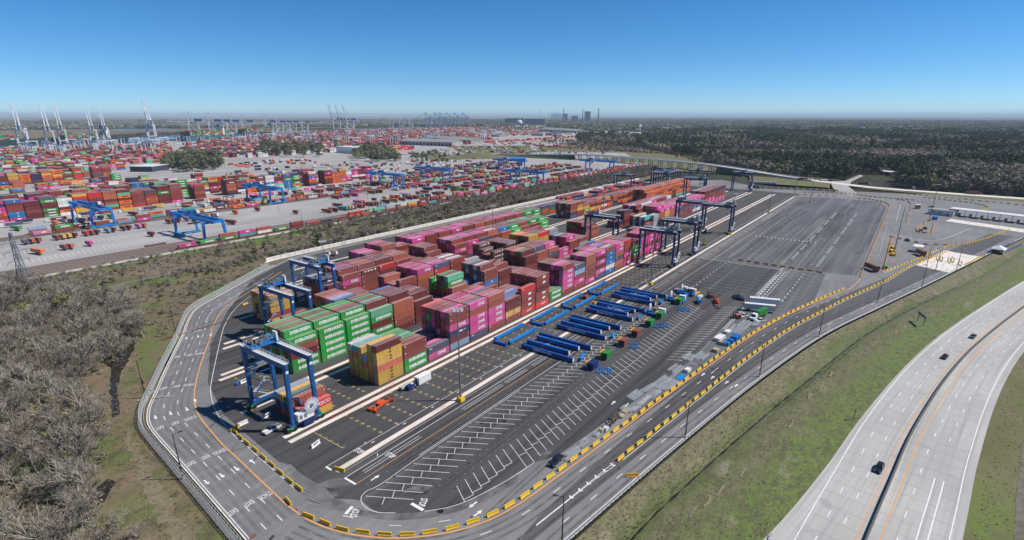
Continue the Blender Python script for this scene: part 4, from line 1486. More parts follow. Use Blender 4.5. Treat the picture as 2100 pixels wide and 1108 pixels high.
barrier_row(cQ([(1050, 195), (1480, 245), (1570, 265), (1615, 285), (1500, 325)]), '{} yellow barrier of the hooked row behind the gate building', 'hooked barrier row', far=True)
barrier_row(cQ([(820, 215), (900, 225), (930, 250), (920, 310)]), '{} barrier of the short bend beside the guard hut', 'guard hut barriers', 'barrier_orange', far=True)
barrier_row(cQ([(910, 330), (890, 415)]), '{} barrier of the short straight row left of the loop island', 'loop island side barriers', far=True)
barrier_row(cQ([(1060, 400), (1040, 440), (975, 470), (985, 495), (1050, 505), (1110, 500), (1130, 430)]), '{} barrier round the loop island before the gate', 'loop island barriers', 'barrier_orange', 4.5, far=True)
barrier_row(cQ([(760, 540), (850, 560), (1060, 605), (1240, 612)]), '{} barrier of the spaced row below the gate curve', 'spaced barrier row', 'barrier_orange', 7)
barrier_row(cQ([(1215, 635), (1260, 615), (1400, 605), (1590, 550), (1790, 475)]), '{} yellow barrier of the row climbing to the gate canopy', 'gate approach barriers')
barrier_row(cQ([(685, 845), (830, 795), (1000, 730), (1150, 655)]), '{} yellow barrier of the row below the parked red trailer', 'barriers below the red trailer')
barrier_row(cQ([(765, 540), (735, 640), (690, 840)]), '{} orange barrier of the steep row beside the wide road', 'steep barrier row', 'barrier_orange', 4.6)
barrier_row(cQ([(1410, 780), (1540, 715), (1600, 690)]), '{} yellow barrier beyond the weighbridge pad', 'weighbridge barriers')
barrier_row(cQ([(1560, 700), (1840, 580)]), '{} blue barrier of the left line by the white tent', 'blue barriers left line', 'barrier_blue', 6, far=True)
barrier_row(cQ([(1750, 670), (1915, 595)]), '{} blue barrier of the right line by the white tent', 'blue barriers right line', 'barrier_blue', 6, far=True)
mb = MB()
mcol = []
for ci, (c, l_) in enumerate(FARBAR.items()):
    for x, y, h in l_:
        o0 = len(mb.v)
        ca, sa = math.cos(h), math.sin(h)
        mb.v += [(x + a * ca - b * sa, y + a * sa + b * ca, z + .03) for a, b, z in bm_.v]
        mb.f += [tuple(o0 + i for i in f) for f in bm_.f]
        mcol += [ci] * len(bm_.f)
me = mb.mesh('traffic_barriers')
for c in FARBAR:
    me.materials.append(MT[c])
me.polygons.foreach_set('material_index', mcol)
mk('traffic_barriers', me, None, None, 'distant rows of yellow and blue barriers around the gate and far road', 'barriers', None, 'stuff')

# ================================================================== LAMPS
def make_lamp():
    t = empty('street_lamp', (0, 0, 0), 0, 'x', 'street lamp')
    mk('base', MB().cyl((0, 0, 0), (0, 0, .7), .38, n=10), 'concrete', t)
    mk('pole', MB().cyl((0, 0, .6), (0, 0, 14.2), .2, .1, 8), 'pole', t)
    a = mk('arm', MB().bar((0, 0, 13.9), (1.4, 0, 14.3), .1), 'pole', t)
    mk('lamp_head', MB().box((1.9, 0, 14.32), (1.1, .5, .18)), 'pole', a)
    return t


lamp = make_lamp()
L_ = [((376, 982), -20, 'lamp post by the fence at the tight bend of the ring road'), ((299, 816), 20, 'lamp post by the fence where the ring road straightens'), ((362, 690), -30, 'lamp post by the fence beside the second EXIT lettering row'), ((445, 604), -40, 'lamp post by the fence in front of the bare scrub'), ((566, 1230), 20, 'lamp post whose head shows at the bottom edge of the picture'), ((1152, 1122), 120, 'lamp post at the bottom edge beside the outer lane'), ((1405, 897), 130, 'lamp post by the guardrail beside the gore chevrons'), ((1557, 773), 130, 'second lamp post along the guardrail'), ((1679, 691), 130, 'third lamp post along the guardrail'), ((1799, 621), 130, 'fourth lamp post along the guardrail'), ((1889, 592), 130, 'fifth lamp post along the guardrail, by the weighbridge pad'), ((1961, 555), 130, 'sixth lamp post along the guardrail, beyond the weighbridge pad'), ((1900, 545), 100, 'lamp post standing on the weighbridge pad left side'), ((1918, 556), 100, 'lamp post on the yellow block of the weighbridge pad')]
for i, (p, a, l) in enumerate(L_):
    place(lamp, i == 0, (*G(*p), 0), R(a), l, 'road lamp posts')


def make_mast():
    t = empty('light_mast', (0, 0, 0), 0, 'x', 'light mast')
    mk('base_block', MB().box((0, 0, .75), (2.3, 2.3, 1.5), 0, .85), 'barrier', t)
    mk('pole', MB().cyl((0, 0, 1.4), (0, 0, 34), .36, .14, 10), 'mast', t)
    h = MB()
    for k in range(8):
        a = 2 * math.pi * k / 8
        h.bar((0, 0, 33.6), (1.5 * math.cos(a), 1.5 * math.sin(a), 33.6), .1)
        h.box((1.7 * math.cos(a), 1.7 * math.sin(a), 33.6), (.7, .5, .35), a)
    mk('lamp_ring', h, 'galv', t)
    return t


mast = make_mast()
for i, (x, y, l) in enumerate([(123.5, 112.3, 'tall light mast on a yellow block in front of the mustard stack'), (292.7, 112.8, 'tall light mast on a yellow block beyond the blue girders'), (599, 113, 'tall light mast on a yellow block, third along the front runway'), (746, 114.6, 'tall light mast on a yellow block at the far end of the front runway')]):
    place(mast, i == 0, (x, y, 0), 0, l, 'tall light masts')
for p, l in (((661, 494), 'tall light mast behind the third blue crane at left'), ((1010, 421), 'tall light mast rising from the magenta and green stacks'), ((1240, 378), 'tall light mast on the empty rows behind the second block'), ((1509, 397), 'tall light mast by the far end of the runways'), ((1857, 422), 'dark light mast beside the wide road at right'), ((1925, 378), 'tall light mast by the gate building'), ((1673, 353), 'light mast at the far barrier wall')):
    place(mast, False, (*G(*p, 34), 0), 0, l, 'tall light masts')
tall = [((708, 503), 20, 'grey lamp pole by the white wall behind the third crane'), ((993, 441), 19, 'grey lamp pole by the white wall in mid picture'), ((1174, 394), 19, 'grey lamp pole by the white wall near the distant stacks'), ((1224, 372), 26, 'slim pole in the scrub beside the railway'), ((854, 398), 40, 'tall slim pole beside the rail yard'), ((456, 528), 14, 'thin pole in the brown scrub by the low wall'), ((620, 461), 14, 'thin pole in the scrub in front of the trains'), ((303, 482), 34, 'tall pole among the trailers in the rail yard'), ((206, 420), 34, 'tall pole in front of the green and maroon stacks'), ((572, 435), 30, 'tall pole beside the second rail crane'), ((757, 440), 30, 'tall pole among the trains in mid yard'), ((910, 380), 30, 'tall pole beyond the rail cranes')]
pp = {}
for p, h, l in tall:
    x, y = G(*p)
    t = empty('utility_pole', (x, y, 0), 0, l, 'pole', 'slim poles')
    mk('pole', MB().cyl((0, 0, -.3), (0, 0, h), .22, .1, 7), 'mast', t)
    mk('lamp_head', MB().bar((-1.2, 0, h - .2), (1.2, 0, h - .2), .15).box((-1.2, 0, h), (.6, .5, .3)).box((1.2, 0, h), (.6, .5, .3)), 'grey_metal', t)

# ================================================================== FENCE AND GUARDRAIL
fence_line = offset(start_edge + left_edge, 1.9)
ft = empty('chain_link_fence', (0, 0, 0), 0, 'silver chain link fence following the outer edge of the ring road', 'fence')
wire = bpy.data.materials.new('fence_wire')
t_, N_, Lk, b_ = nodes_of(wire)
b_.inputs['Base Color'].default_value = (.40, .46, .44, 1)
b_.inputs['Roughness'].default_value = .6
tr_ = N_.new('ShaderNodeBsdfTransparent')
mx = N_.new('ShaderNodeMixShader')
tc_ = N_.new('ShaderNodeTexCoord')
ck = N_.new('ShaderNodeTexChecker')
ck.inputs['Scale'].default_value = 9
Lk.new(tc_.outputs['Object'], ck.inputs[0])
Lk.new(ck.outputs[1], mx.inputs[0])
Lk.new(tr_.outputs[0], mx.inputs[1])
Lk.new(b_.outputs[0], mx.inputs[2])
Lk.new(mx.outputs[0], N_['Material Output'].inputs[0])
post = MB().cyl((0, 0, -.2), (0, 0, 2.5), .05, n=6).mesh('post')
pts = walk(fence_line, 3.0)
mesh_ = MB()
for i, (x, y, h) in enumerate(pts):
    mk('post', post, 'galv', ft, loc=(x, y, 0))
    if i:
        a = pts[i - 1]
        o = len(mesh_.v)
        mesh_.v += [(a[0], a[1], 0), (x, y, 0), (x, y, 2.4), (a[0], a[1], 2.4)]
        mesh_.f.append((o, o + 1, o + 2, o + 3))
mk('wire_mesh', mesh_, wire, ft)
rl = MB()
for a, b in zip(pts[:-1], pts[1:]):
    rl.bar((a[0], a[1], 2.42), (b[0], b[1], 2.42), .06)
mk('top_rail', rl, 'galv', ft)
# pale concrete strip under the fence
mk('fence_mow_strip', MB().ribbon(fence_line, 1.5, .005), 'gravel', road)


def guardrail(line, label, side=1):
    gt = empty('guardrail', (0, 0, 0), 0, label, 'guardrail')
    g = walk(line, 1.9)
    r = MB()
    for a, b in zip(g[:-1], g[1:]):
        r.bar((a[0], a[1], .62), (b[0], b[1], .62), .06, .34)
    mk('rail', r, 'galv', gt)
    pm = MB().box((0, 0, .36), (.18, .22, .85)).mesh('post')
    for i, (x, y, h) in enumerate(g):
        if i < 260:
            mk('post', pm, 'black', gt, loc=(x, y, -.05), rz=h)
    return gt


guardrail(offset(guard, -.2)[2:-4], 'galvanised guardrail with dark posts along the outer road at right')
guardrail(offset(left_edge, .8)[:44], 'low dark-posted guardrail between the ring road kerb and the fence')
guardrail([G(1575, 1120), G(1582, 1092)], 'short stub of guardrail at the highway edge, bottom of the picture')

# ================================================================== CRANE PARTS LAID OUT ON THE GROUND
def girder(x, y0, y1, m, label, text):
    t = empty('crane_girder', (x, (y0 + y1) / 2, 0), 0, label, 'crane girder', 'girders awaiting assembly')
    L2 = (y0 - y1) / 2
    mk('beam', MB().box((0, 0, 1.2), (.95, 2 * L2, 1.5)).box((0, 0, 1.97), (1.2, 2 * L2, .08)).box((0, 0, .43), (1.2, 2 * L2, .08)), m, t)
    for s in (-1, 1):
        mk('end_plate', MB().box((0, s * (L2 + .06), 1.2), (1.1, .1, 1.5)), 'white' if s < 0 else m, t)
        mk('support_block', MB().box((0, s * (L2 - 3), .2), (2.0, .5, .38)), 'tan', t)
    if text:
        me = text_mesh('KONECRANES', 1.15, .03, 1.2)
        me.transform(Matrix.Translation((-.49, 2.0, 1.2)) @ Matrix.Rotation(-math.pi / 2, 4, 'Z') @ Matrix.Rotation(math.pi / 2, 4, 'X'))
        mk('lettering', me, 'white_letter', t)
    return t


def laid_leg(x0, x1, y, label):
    t = empty('crane_column', ((x0 + x1) / 2, y, 0), 0, label, 'crane part', 'crane columns laid on the asphalt')
    L2 = (x1 - x0) / 2
    mk('beam', MB().bar((-L2, 0, .95), (L2, 0, .95), 1.0, .9, 1.3, 1.2), 'crane_bright', t)
    mk('flange', MB().box((-L2 - .1, 0, .95), (.15, 1.3, 1.2)), 'girder_blue', t)
    mk('support_block', MB().box((-L2 + 2, 0, .2), (.5, 1.6, .4)).box((L2 - 2, 0, .2), (.5, 1.6, .4)), 'tan', t)
    return t


SETN = ['nearest', 'second', 'third', 'farthest']
for gi in range(4):
    x0 = 173.2 + 28.4 * gi
    n_ = SETN[gi]
    girder(x0, 121.0, 96, 'girder_dark', f'dark blue lettered crane girder, first beam of the {n_} set', True)
    girder(x0 + 5.3, 121.8, 101, 'girder_blue', f'blue crane girder, second beam of the {n_} set', False)
    girder(x0 + 11.6, 120.8, 100, 'girder_blue', f'blue crane girder, third beam of the {n_} set', False)
    girder(x0 + 15.2, 122.0, 96, 'girder_dark', f'dark blue crane girder, last beam of the {n_} set', False)
    laid_leg(x0 - .4, x0 + 21, 135.4, f'bright blue crane leg nearer the containers in the {n_} set')
    laid_leg(x0 - .4, x0 + 21, 127.6, f'bright blue crane leg nearer the lane in the {n_} set')
    t = empty('crane_sill', (x0 - 2.6, 130.8, 0), 0, f'short blue crane sill beam closing the {n_} leg set', 'crane part', 'crane sills on the ground')
    mk('beam', MB().box((0, 0, .7), (1.1, 6.8, 1.1)), 'girder_blue', t)
    mk('lug', MB().box((0, 3.0, 1.35), (.8, .5, .4)).box((0, -3.0, 1.35), (.8, .5, .4)), 'girder_dark', t)
    t = empty('crane_sill', (x0 + 6.2, 95.3, 0), R(14), f'short blue cross beam lying by the parking bays, {n_} set', 'crane part', 'crane sills on the ground')
    mk('beam', MB().box((0, 0, .7), (7.4, .9, .9)), 'crane_bright', t)
    mk('lug', MB().box((3.4, 0, 1.25), (.5, 1.1, .6)).box((-3.4, 0, 1.25), (.5, 1.1, .6)), 'girder_blue', t)
    if gi >= 2:
        b = MB()
        for k in range(26):
            b.bar((random.uniform(-3, 3), random.uniform(-7, 7), .3), (random.uniform(-3, 3), random.uniform(-7, 7), random.uniform(.3, 1.6)), .12)
        mk('walkway_bundle', b, 'galv', None, f'jumble of galvanised walkway pieces inside the {n_} girder set', 'crane part', None, loc=(x0 + 8.4, 108, .05))

for i, (x, c, m_) in enumerate([(173.2, 'navy', 'navy_box'), (185.0, 'green', 'green_box'), (201.2, 'rust', 'rust'), (214.6, 'rust', 'rust'), (229.9, 'green', 'green_box'), (243.0, 'green', 'green_box'), (269, 'green', 'green_box')]):
    t = empty('power_module', (x, 87.2, 0), R(0), f'{c} steel power module with a yellow lifting beam, {nth(i)} from the near end', 'power module', 'power modules in a line')
    mk('housing', MB().box((0, 0, 1.75), (4.6, 2.7, 2.8)), m_, t)
    mk('skid', MB().box((0, -1.0, .18), (4.9, .3, .34)).box((0, 1.0, .18), (4.9, .3, .34)), 'wall_white', t)
    mk('lifting_beam', MB().box((-.6, 1.75, 2.9), (4.2, .5, .7)).bar((-2.0, 1.75, 2.6), (-2.0, 1.4, .3), .15).bar((1.0, 1.75, 2.6), (1.0, 1.4, .3), .15), 'barrier_orange', t)
    v = MB()
    for k in range(6):
        v.box((-2.33, -.9 + k * .36, 1.6), (.04, .2, 1.8))
    mk('vent', v, 'black', t)

# trolleys waiting to be lifted, copied from the crane's own trolley
tsrc = [c for c in rtg_b.children if c.name.startswith('trolley')][0]
for i, p in enumerate(((1343, 646), (1386, 618), (1408, 604))):
    x, y = G(*p)
    t = empty('crane_trolley', (x, y, 0), R(90), ['white and black crane trolley on the ground between green modules', 'crane trolley with a pale cabinet on the ground beyond the last module', 'farthest crane trolley by the stacked crates'][i], 'crane trolley', 'trolleys on the ground')
    for src in [tsrc] + [c for c in tsrc.children if not c.name.startswith(('hoist', 'spreader', 'cab'))]:
        c = src.copy()
        COL.objects.link(c)
        c.parent = t
        c.location = (0, 0, -22.9)
    mk('cabinet', MB().box((-2.2, -3.4, 1.6), (3.4, 1.8, 2.6)), 'white', t)
    mk('stand', MB().box((-3.5, 0, .2), (.5, 4.4, .4)).box((3.5, 0, .2), (.5, 4.4, .4)), 'tan', t)

# small blue bundles on the stalls
for i, (p, n_) in enumerate([((715, 110), 6), ((None), 0)][:1]):
    pass
for i, (F, p) in enumerate([(cX, (715, 110)), (crop(1000, 560, 5.54), (1650, 835)), (cM, (135, 605)), (cM, (215, 600)), (cM, (400, 415)), (cM, (470, 420))]):
    x, y = F([p])[0]
    t = empty('stand_bundle', (x, y, 0), R(20), f'bundle of light blue steel stands on the parking bays, {nth(i)} from the near end', 'steel bundle', 'blue stand bundles')
    for k in range(4 if i else 6):
        mk('stand', MB().bar((-2.2, 0, .3), (2.2, 0, .3), .22).box((-2.2, 0, .3), (.3, .7, .5)).box((2.2, 0, .3), (.3, .7, .5)), 'crane_bright', t, loc=(random.uniform(-.5, .5), -2 + k * 1.05, 0))

# galvanised walkway frames heaped along the barriers
def frame_pile(x, y, h, n, size, label, c='galv'):
    t = empty('frame_pile', (x, y, 0), h, label, 'steel frames', 'heaps of galvanised frames along the barriers')
    n = max(2, int(n * .55 + .5))
    for k in range(n):
        L2 = random.uniform(.75, 1) * size[0] / 2
        w2 = random.uniform(.3, .42)
        b = MB()
        for s in (-1, 1):
            b.bar((-L2, s * w2, .1), (L2, s * w2, .1), .12)
            b.bar((-L2, s * w2, .6), (L2, s * w2, .6), .1)
        q = max(2, int(L2 * 2 / 2.0))
        for j in range(q + 1):
            xx = -L2 + 2 * L2 * j / q
            for s in (-1, 1):
                b.bar((xx, s * w2, .1), (xx, s * w2, .6), .08)
            b.bar((xx, -w2, .1), (xx, w2, .1), .14)
        mk('frame', b, c, t, loc=(random.uniform(-1, 1), -size[1] / 2 + size[1] * (k + .5) / n, random.choice([0, 0, .35])), rz=random.uniform(-.05, .05))
    return t


piles = [(cX, (375, 965), 3, (7, 2.4), 'heap of silver frames just ahead of the dark pickup'), (cX, (490, 860), 2, (4, 2), 'small heap of silver frames beside the sixth inner barrier'), (cX, (625, 775), 2, (3, 1.6), 'small silver frame pack short of the cable drums'), (cX, (905, 510), 3, (4, 3), 'heap of thin frames beyond the cable drums'), (cX, (1010, 515), 2, (5, 1.6), 'low strip of silver frames against the barriers'), (cX, (1020, 360), 5, (9, 4.5), 'heap of silver frames at the start of the long row'), (cX, (1110, 420), 2, (9, 1.4), 'long narrow pack of pale frames next to the barriers'), (cX, (1160, 290), 4, (8, 3.5), 'silver frames in the middle of the long row'), (cX, (1235, 345), 2, (8, 1.8), 'pale planks and frames close to the barriers'), (cX, (1290, 225), 5, (12, 4.5), 'large stack of long silver walkways, far side'), (cX, (1385, 250), 5, (12, 4.5), 'large stack of long silver walkways beside the blue sheets'), (cX, (1445, 90), 5, (9, 5), 'silver frames beyond the blue sheets'), (cM, (510, 960), 5, (8, 5), 'silver frames beyond the white sack pile'), (cM, (650, 950), 6, (8, 6), 'largest heap of frames against the barriers'), (cM, (1060, 650), 7, (13, 8), 'wide spread of pale frames near the white sacks'), (cM, (1150, 590), 6, (12, 6), 'frames in front of the parked trucks'), (cM, (1270, 590), 3, (8, 3), 'small frames beside the white pickup')]
for F, p, n_, sz, l in piles:
    x, y = F([p])[0]
    frame_pile(x, y, R(-6 + random.uniform(-4, 4)), n_, (sz[0], sz[1] * .8), l, 'galv_dull')
for F, p, m_, sz, l, cat in [(cX, (1495, 185), 'crane_bright', (5, 3, .5), 'flat pack of blue sheets by the barriers', 'sheets'), (cX, (1560, 110), 'white', (3.2, 1.8, 1.1), 'white wrapped pallet between frame heaps', 'pallet'), (cX, (672, 737), 'tan', (1.7, 1.4, 1.1), 'small brown wooden crate by the cable drums', 'crate'), (cX, (715, 722), 'galv', (2, 1.5, 1.2), 'grey crate next to the brown one', 'crate'), (cX, (880, 575), 'tan', (2.6, 2, .5), 'round-topped pallet beyond the drums', 'pallet'), (cX, (915, 545), 'tan', (2, 1.6, .9), 'tan pallet against the frames', 'pallet'), (cM, (820, 890), 'tan', (3, 2.4, 1.1), 'tan timber heap against the barriers', 'timber'), (cM, (890, 815), 'tan', (1.6, 3.8, 1.2), 'upright tan panels by the blue boxes', 'panels'), (cM, (940, 820), 'crane_bright', (2.5, 2.5, 1.4), 'blue box, nearest of the blue cluster', 'box'), (cM, (985, 790), 'girder_blue', (2.5, 2.5, 1.4), 'blue box in the middle of the blue cluster', 'box'), (cM, (1040, 750), 'girder_blue', (5, 3, 1.6), 'largest blue box at the end of the cluster', 'box'), (cM, (860, 755), 'wall_white', (7, 3, 1.4), 'pale covered stack beside the blue boxes', 'stack'), (cM, (950, 680), 'white', (4, 2, 1.0), 'heap of white sacks on the double line', 'sacks'), (cM, (470, 215), 'wall_white', (2.6, 2.4, 3), 'pale grey crate beyond the trolleys, left one', 'crate'), (cM, (530, 225), 'white', (2.6, 2.4, 2.6), 'white crate beyond the trolleys, right one', 'crate'), (cM, (380, 205), 'plant_grey', (4, 3, 1.2), 'grey machinery pack beyond the trolleys', 'machine'), (cM, (480, 270), 'crane_bright', (8, 1.6, 1.2), 'blue frame part behind the trolleys', 'crane part'), (cM, (600, 245), 'barrier_orange', (7, 1.2, .9), 'yellow spreader beam behind the tank trailer', 'crane part'), (cM, (640, 275), 'galv', (5, 2, .8), 'silver frames behind the tank trailer', 'steel frames')]:
    x, y = F([p])[0]
    t = empty('stacked_load', (x, y, 0), R(-8), l, cat)
    mk('load', MB().box((0, 0, .14 + sz[2] / 2), (sz[0], sz[1], sz[2]), 0, .93), m_, t)
    b = MB()
    for s in (-1, 0, 1):
        b.box((s * (sz[0] / 2 - .2), 0, .07), (.2, sz[1], .14))
    mk('pallet_bearer', b, 'tan', t)
    s_ = MB()
    for s in (-1, 1):
        s_.box((s * sz[0] * .28, 0, .14 + sz[2] / 2), (.12, sz[1] + .03, sz[2] + .03), 0, .93)
    mk('strap', s_, 'black', t)
for i, p in enumerate([(740, 685), (790, 640), (800, 605), (825, 600)]):
    x, y = cX([p])[0]
    t = empty('cable_drum', (x, y, 0), R(60 + 20 * i), f'{nth(i)} wooden cable drum from the brown crate', 'cable drum', 'cable drums by the barriers')
    for s in (-.5, .5):
        mk('flange', MB().cyl((0, s, 1.05), (0, s + .1, 1.05), 1.05, n=18), 'tan', t)
    mk('cable', MB().cyl((0, -.5, 1.05), (0, .5, 1.05), .8, n=16), 'black', t)
# ================================================================== VEHICLES
def wheels(t, spots, r=.38, w_=.26):
    me = MB().cyl((0, -w_ / 2, 0), (0, w_ / 2, 0), r, n=14).mesh('wheel')
    me.materials.append(MT['tyre'])
    rim = MB().cyl((0, -w_ / 2 - .01, 0), (0, w_ / 2 + .01, 0), r * .55, n=10).mesh('rim')
    rim.materials.append(MT['galv'])
    for x, y in spots:
        o = mk('wheel', me, None, t, loc=(x, y, r))
        mk('rim', rim, None, o)


def hull(prof, w0, w1, zc):
    """x-z side profile closed, sides leaning in above zc"""
    m = MB()
    n = len(prof)
    for s in (-1, 1):
        for x, z in prof:
            k = w0 if z <= zc else w0 + (w1 - w0) * min(1, (z - zc) / .6)
            m.v.append((x, s * k, z))
    for i in range(n):
        j = (i + 1) % n
        m.f.append((i, j, n + j, n + i))
    m.f.append(tuple(range(n))[::-1])
    m.f.append(tuple(range(n, 2 * n)))
    return m


def car(loc, rz, c, label, suv=False):
    m = mat('car_paint', c, .25, .2, .1, 1, .6)
    t = empty('car', loc, rz, label, 'car')
    h = 1.72 if suv else 1.45
    mk('body', hull([(-2.3, .32), (2.3, .32), (2.38, .62), (2.25, .82), (1.05, .98), (-1.5, 1.0), (-2.3, .95), (-2.38, .6)], .92, .88, .8), m, t)
    mk('cabin', hull([(1.1, .96), (.35, h), (-1.3 if not suv else -1.9, h), (-2.05 if not suv else -2.25, .98)], .86, .66, .98), 'glass', t)
    mk('roof', MB().box((-.45 if not suv else -.75, 0, h + .015), (1.5 if not suv else 2.1, 1.3, .05)), m, t)
    for s in (-1, 1):
        mk('headlight', MB().box((2.3, s * .66, .7), (.08, .4, .16)), 'white', t)
        mk('tail_light', MB().box((-2.35, s * .7, .75), (.06, .32, .18)), 'red', t)
    wheels(t, [(1.4, .8), (1.4, -.8), (-1.4, .8), (-1.4, -.8)])
    return t


def pickup(loc, rz, c, label, bed=None):
    m = mat('pickup_paint', c, .3, .1, .1, 1, .6)
    t = empty('pickup_truck', loc, rz, label, 'pickup truck')
    mk('body', hull([(-2.9, .45), (2.85, .45), (2.95, .8), (2.8, 1.1), (1.2, 1.18), (-2.9, 1.15)], 1.0, .96, .9), m, t)
    mk('cabin', hull([(1.3, 1.15), (.65, 1.88), (-.85, 1.9), (-1.1, 1.15)], .92, .74, 1.2), 'glass', t)
    mk('roof', MB().box((-.1, 0, 1.905), (1.45, 1.46, .05)), m, t)
    mk('cargo_bed', MB().box((-2.0, 0, 1.16), (1.6, 1.7, .05)), bed or 'black', t)
    for s in (-1, 1):
        mk('headlight', MB().box((2.9, s * .75, .85), (.08, .4, .2)), 'white', t)
        mk('tail_light', MB().box((-2.92, s * .85, .95), (.06, .2, .3)), 'red', t)
    wheels(t, [(1.85, .86), (1.85, -.86), (-1.85, .86), (-1.85, -.86)], .42)
    return t


def semi(loc, rz, cab, box, label, l=13.4, cabon=True, tank=False):
    t = empty('truck' if cabon else 'semi_trailer', loc, rz, label, 'truck' if cabon else 'trailer')
    if tank:
        mk('tank', MB().cyl((-l / 2 - .5, 0, 2.2), (l / 2 - 2, 0, 2.2), 1.15, n=14), box, t)
    else:
        mk('trailer_box', MB().box((-1.5, 0, 2.55), (l, 2.5, 2.75)).box((-1.5, 0, 3.95), (l, 2.3, .08)), box, t)
    mk('chassis', MB().box((-1.5, 0, 1.02), (l, 1.0, .25)).box((-l / 2 + .5, 0, .75), (2.4, 2.2, .2)), 'black', t)
    if cabon:
        mk('cab', hull([(l / 2 - 1.0, .6), (l / 2 + 3.0, .6), (l / 2 + 3.0, 1.5), (l / 2 + 1.6, 1.7), (l / 2 + 1.2, 3.0), (l / 2 - .6, 3.2), (l / 2 - 1.0, 3.0)], 1.2, 1.05, 2.0), cab, t)
        mk('windscreen', MB().bar((l / 2 + 1.68, 0, 1.8), (l / 2 + 1.3, 0, 2.8), 2.0, .06), 'glass', t)
    sp = [(-l / 2 - .2, 1.05), (-l / 2 - .2, -1.05), (-l / 2 + 1.1, 1.05), (-l / 2 + 1.1, -1.05)]
    if cabon:
        sp += [(l / 2 - .5, 1.05), (l / 2 - .5, -1.05), (l / 2 + 2.2, 1.05), (l / 2 + 2.2, -1.05)]
    wheels(t, sp, .5, .5)
    return t


def at(F, p):
    return (*F([p])[0], .03)


hd = lambda x: math.atan2(gy(hw_left, x + 5) - gy(hw_left, x), 5)
for d, x, c, l, suv, fl in ((3.3, 163.5, (.02, .022, .025), 'black SUV on the highway, nearest of three cars', True, math.pi), (4.9, 267.5, (.06, .012, .016), 'dark red car in the middle lane of the highway', False, math.pi), (3.2, 302.0, (.08, .11, .11), 'grey-green car farthest up the highway', False, math.pi)):
    q = [p for p in offset(med, d)]
    y = gy(q, x)
    car((x, y, -.03), hd(x) + fl, c, l, suv)
pickup((73.9, 147.6, .03), R(186), (.75, .75, .74), 'white flatbed pickup parked under the nearest gantry crane', 'grey_metal')
pickup(at(crop(1100, 880, 4.858), (195, 335)), R(-176), (.015, .018, .035), 'dark blue pickup truck parked against the inner barriers')
pickup(at(cM, (1085, 305)), R(-95), (.012, .014, .02), 'black pickup parked beyond the double line')
pickup(at(cM, (1075, 285)), R(-95), (.02, .022, .03), 'second black pickup tucked beside the first beyond the double line')
pickup(at(cM, (1130, 500)), R(160), (.72, .73, .74), 'white pickup with dark windows in front of the white trailers')
pickup(at(cM, (1320, 555)), R(150), (.74, .74, .75), 'white pickup nearest the barriers by the frame heaps')
pickup(at(cV, (840, 470)), R(10), (.74, .75, .75), 'white pickup on the empty rows below the navy cranes')
pickup(at(cQ, (1110, 280)), R(100), (.05, .012, .015), 'dark red pickup in the gate car park')
pickup(at(cQ, (895, 573)), R(20), (.02, .04, .07), 'dark pickup casting a long shadow before the gate')
semi(at(cM, (1400, 372)), R(-72), None, 'white', 'white box semi-trailer, farther of the parked pair', 14.5, False)
semi(at(cM, (1345, 440)), R(-72), None, 'wall_white', 'cream box semi-trailer, nearer of the parked pair', 14.5, False)
semi(at(cM, (1310, 505)), R(165), 'white', 'green_box', 'white cab truck with a dark green load beside the trailers', 9, True)
semi(at(cQ, (570, 825)), R(38), None, 'rust', 'rust red trailer on the wide road left of the barriers', 11, False)
semi(at(cQ, (1000, 695)), R(25), None, 'rust', 'rust red trailer parked by the weighbridge', 10, False)
for p, rz, cab, box, l, tk in [((725, 497), -78, 'white', 'rust', 'red truck on the far road, leftmost', False), ((850, 503), -78, 'green_box', 'galv', 'silver tanker truck on the far road with a green cab', True), ((1085, 523), -75, 'white', 'rust', 'dark red truck on the far road by the junction', False), ((1345, 546), -80, 'white', 'black', 'black truck with a white cab on the far road', False), ((1740, 580), -82, 'rust', 'rust', 'brown truck on the far road at the right', False)]:
    x, y = crop(1400, 200, 2.9157)([p])[0]
    semi((x, y, .05), R(rz), cab, box, l, 12, True, tk)
semi(at(crop(1400, 200, 2.9157), (420, 545)), R(-75), 'black', 'black', 'dark open truck near the far end of the runways', 10, True)
semi(at(crop(1400, 200, 2.9157), (480, 520)), R(-76), None, 'white', 'long white trailer parked behind the far barrier wall', 36, False)

# boom lift, forklift, tank trailer, reach machines
x, y = cM([(825, 340)])[0]
t = empty('boom_lift', (x, y, 0), R(25), 'orange boom lift with its arm lowered on the parking bays', 'boom lift')
mk('chassis', MB().box((0, 0, .75), (3.6, 2.2, .7)).box((.4, 0, 1.5), (2.6, 1.9, .9)), 'orange', t)
mk('boom', MB().bar((1.6, 0, 2.0), (-5.5, 0, 2.5), .5, .6).bar((-5.5, 0, 2.4), (-8.5, 0, .9), .4), 'orange', t)
mk('basket', MB().box((-9, 0, .8), (1.0, 2.2, .12)).bar((-9.4, -1.1, 1.7), (-9.4, 1.1, 1.7), .08).bar((-8.6, -1.1, 1.7), (-8.6, 1.1, 1.7), .08).bar((-9.4, -1.1, .8), (-9.4, -1.1, 1.7), .08).bar((-9.4, 1.1, .8), (-9.4, 1.1, 1.7), .08), 'rust', t)
mk('counterweight', MB().box((3.6, 0, 1.3), (1.6, 2.0, .9)), 'black', t)
wheels(t, [(1.4, 1.1), (1.4, -1.1), (-1.4, 1.1), (-1.4, -1.1)], .5, .4)


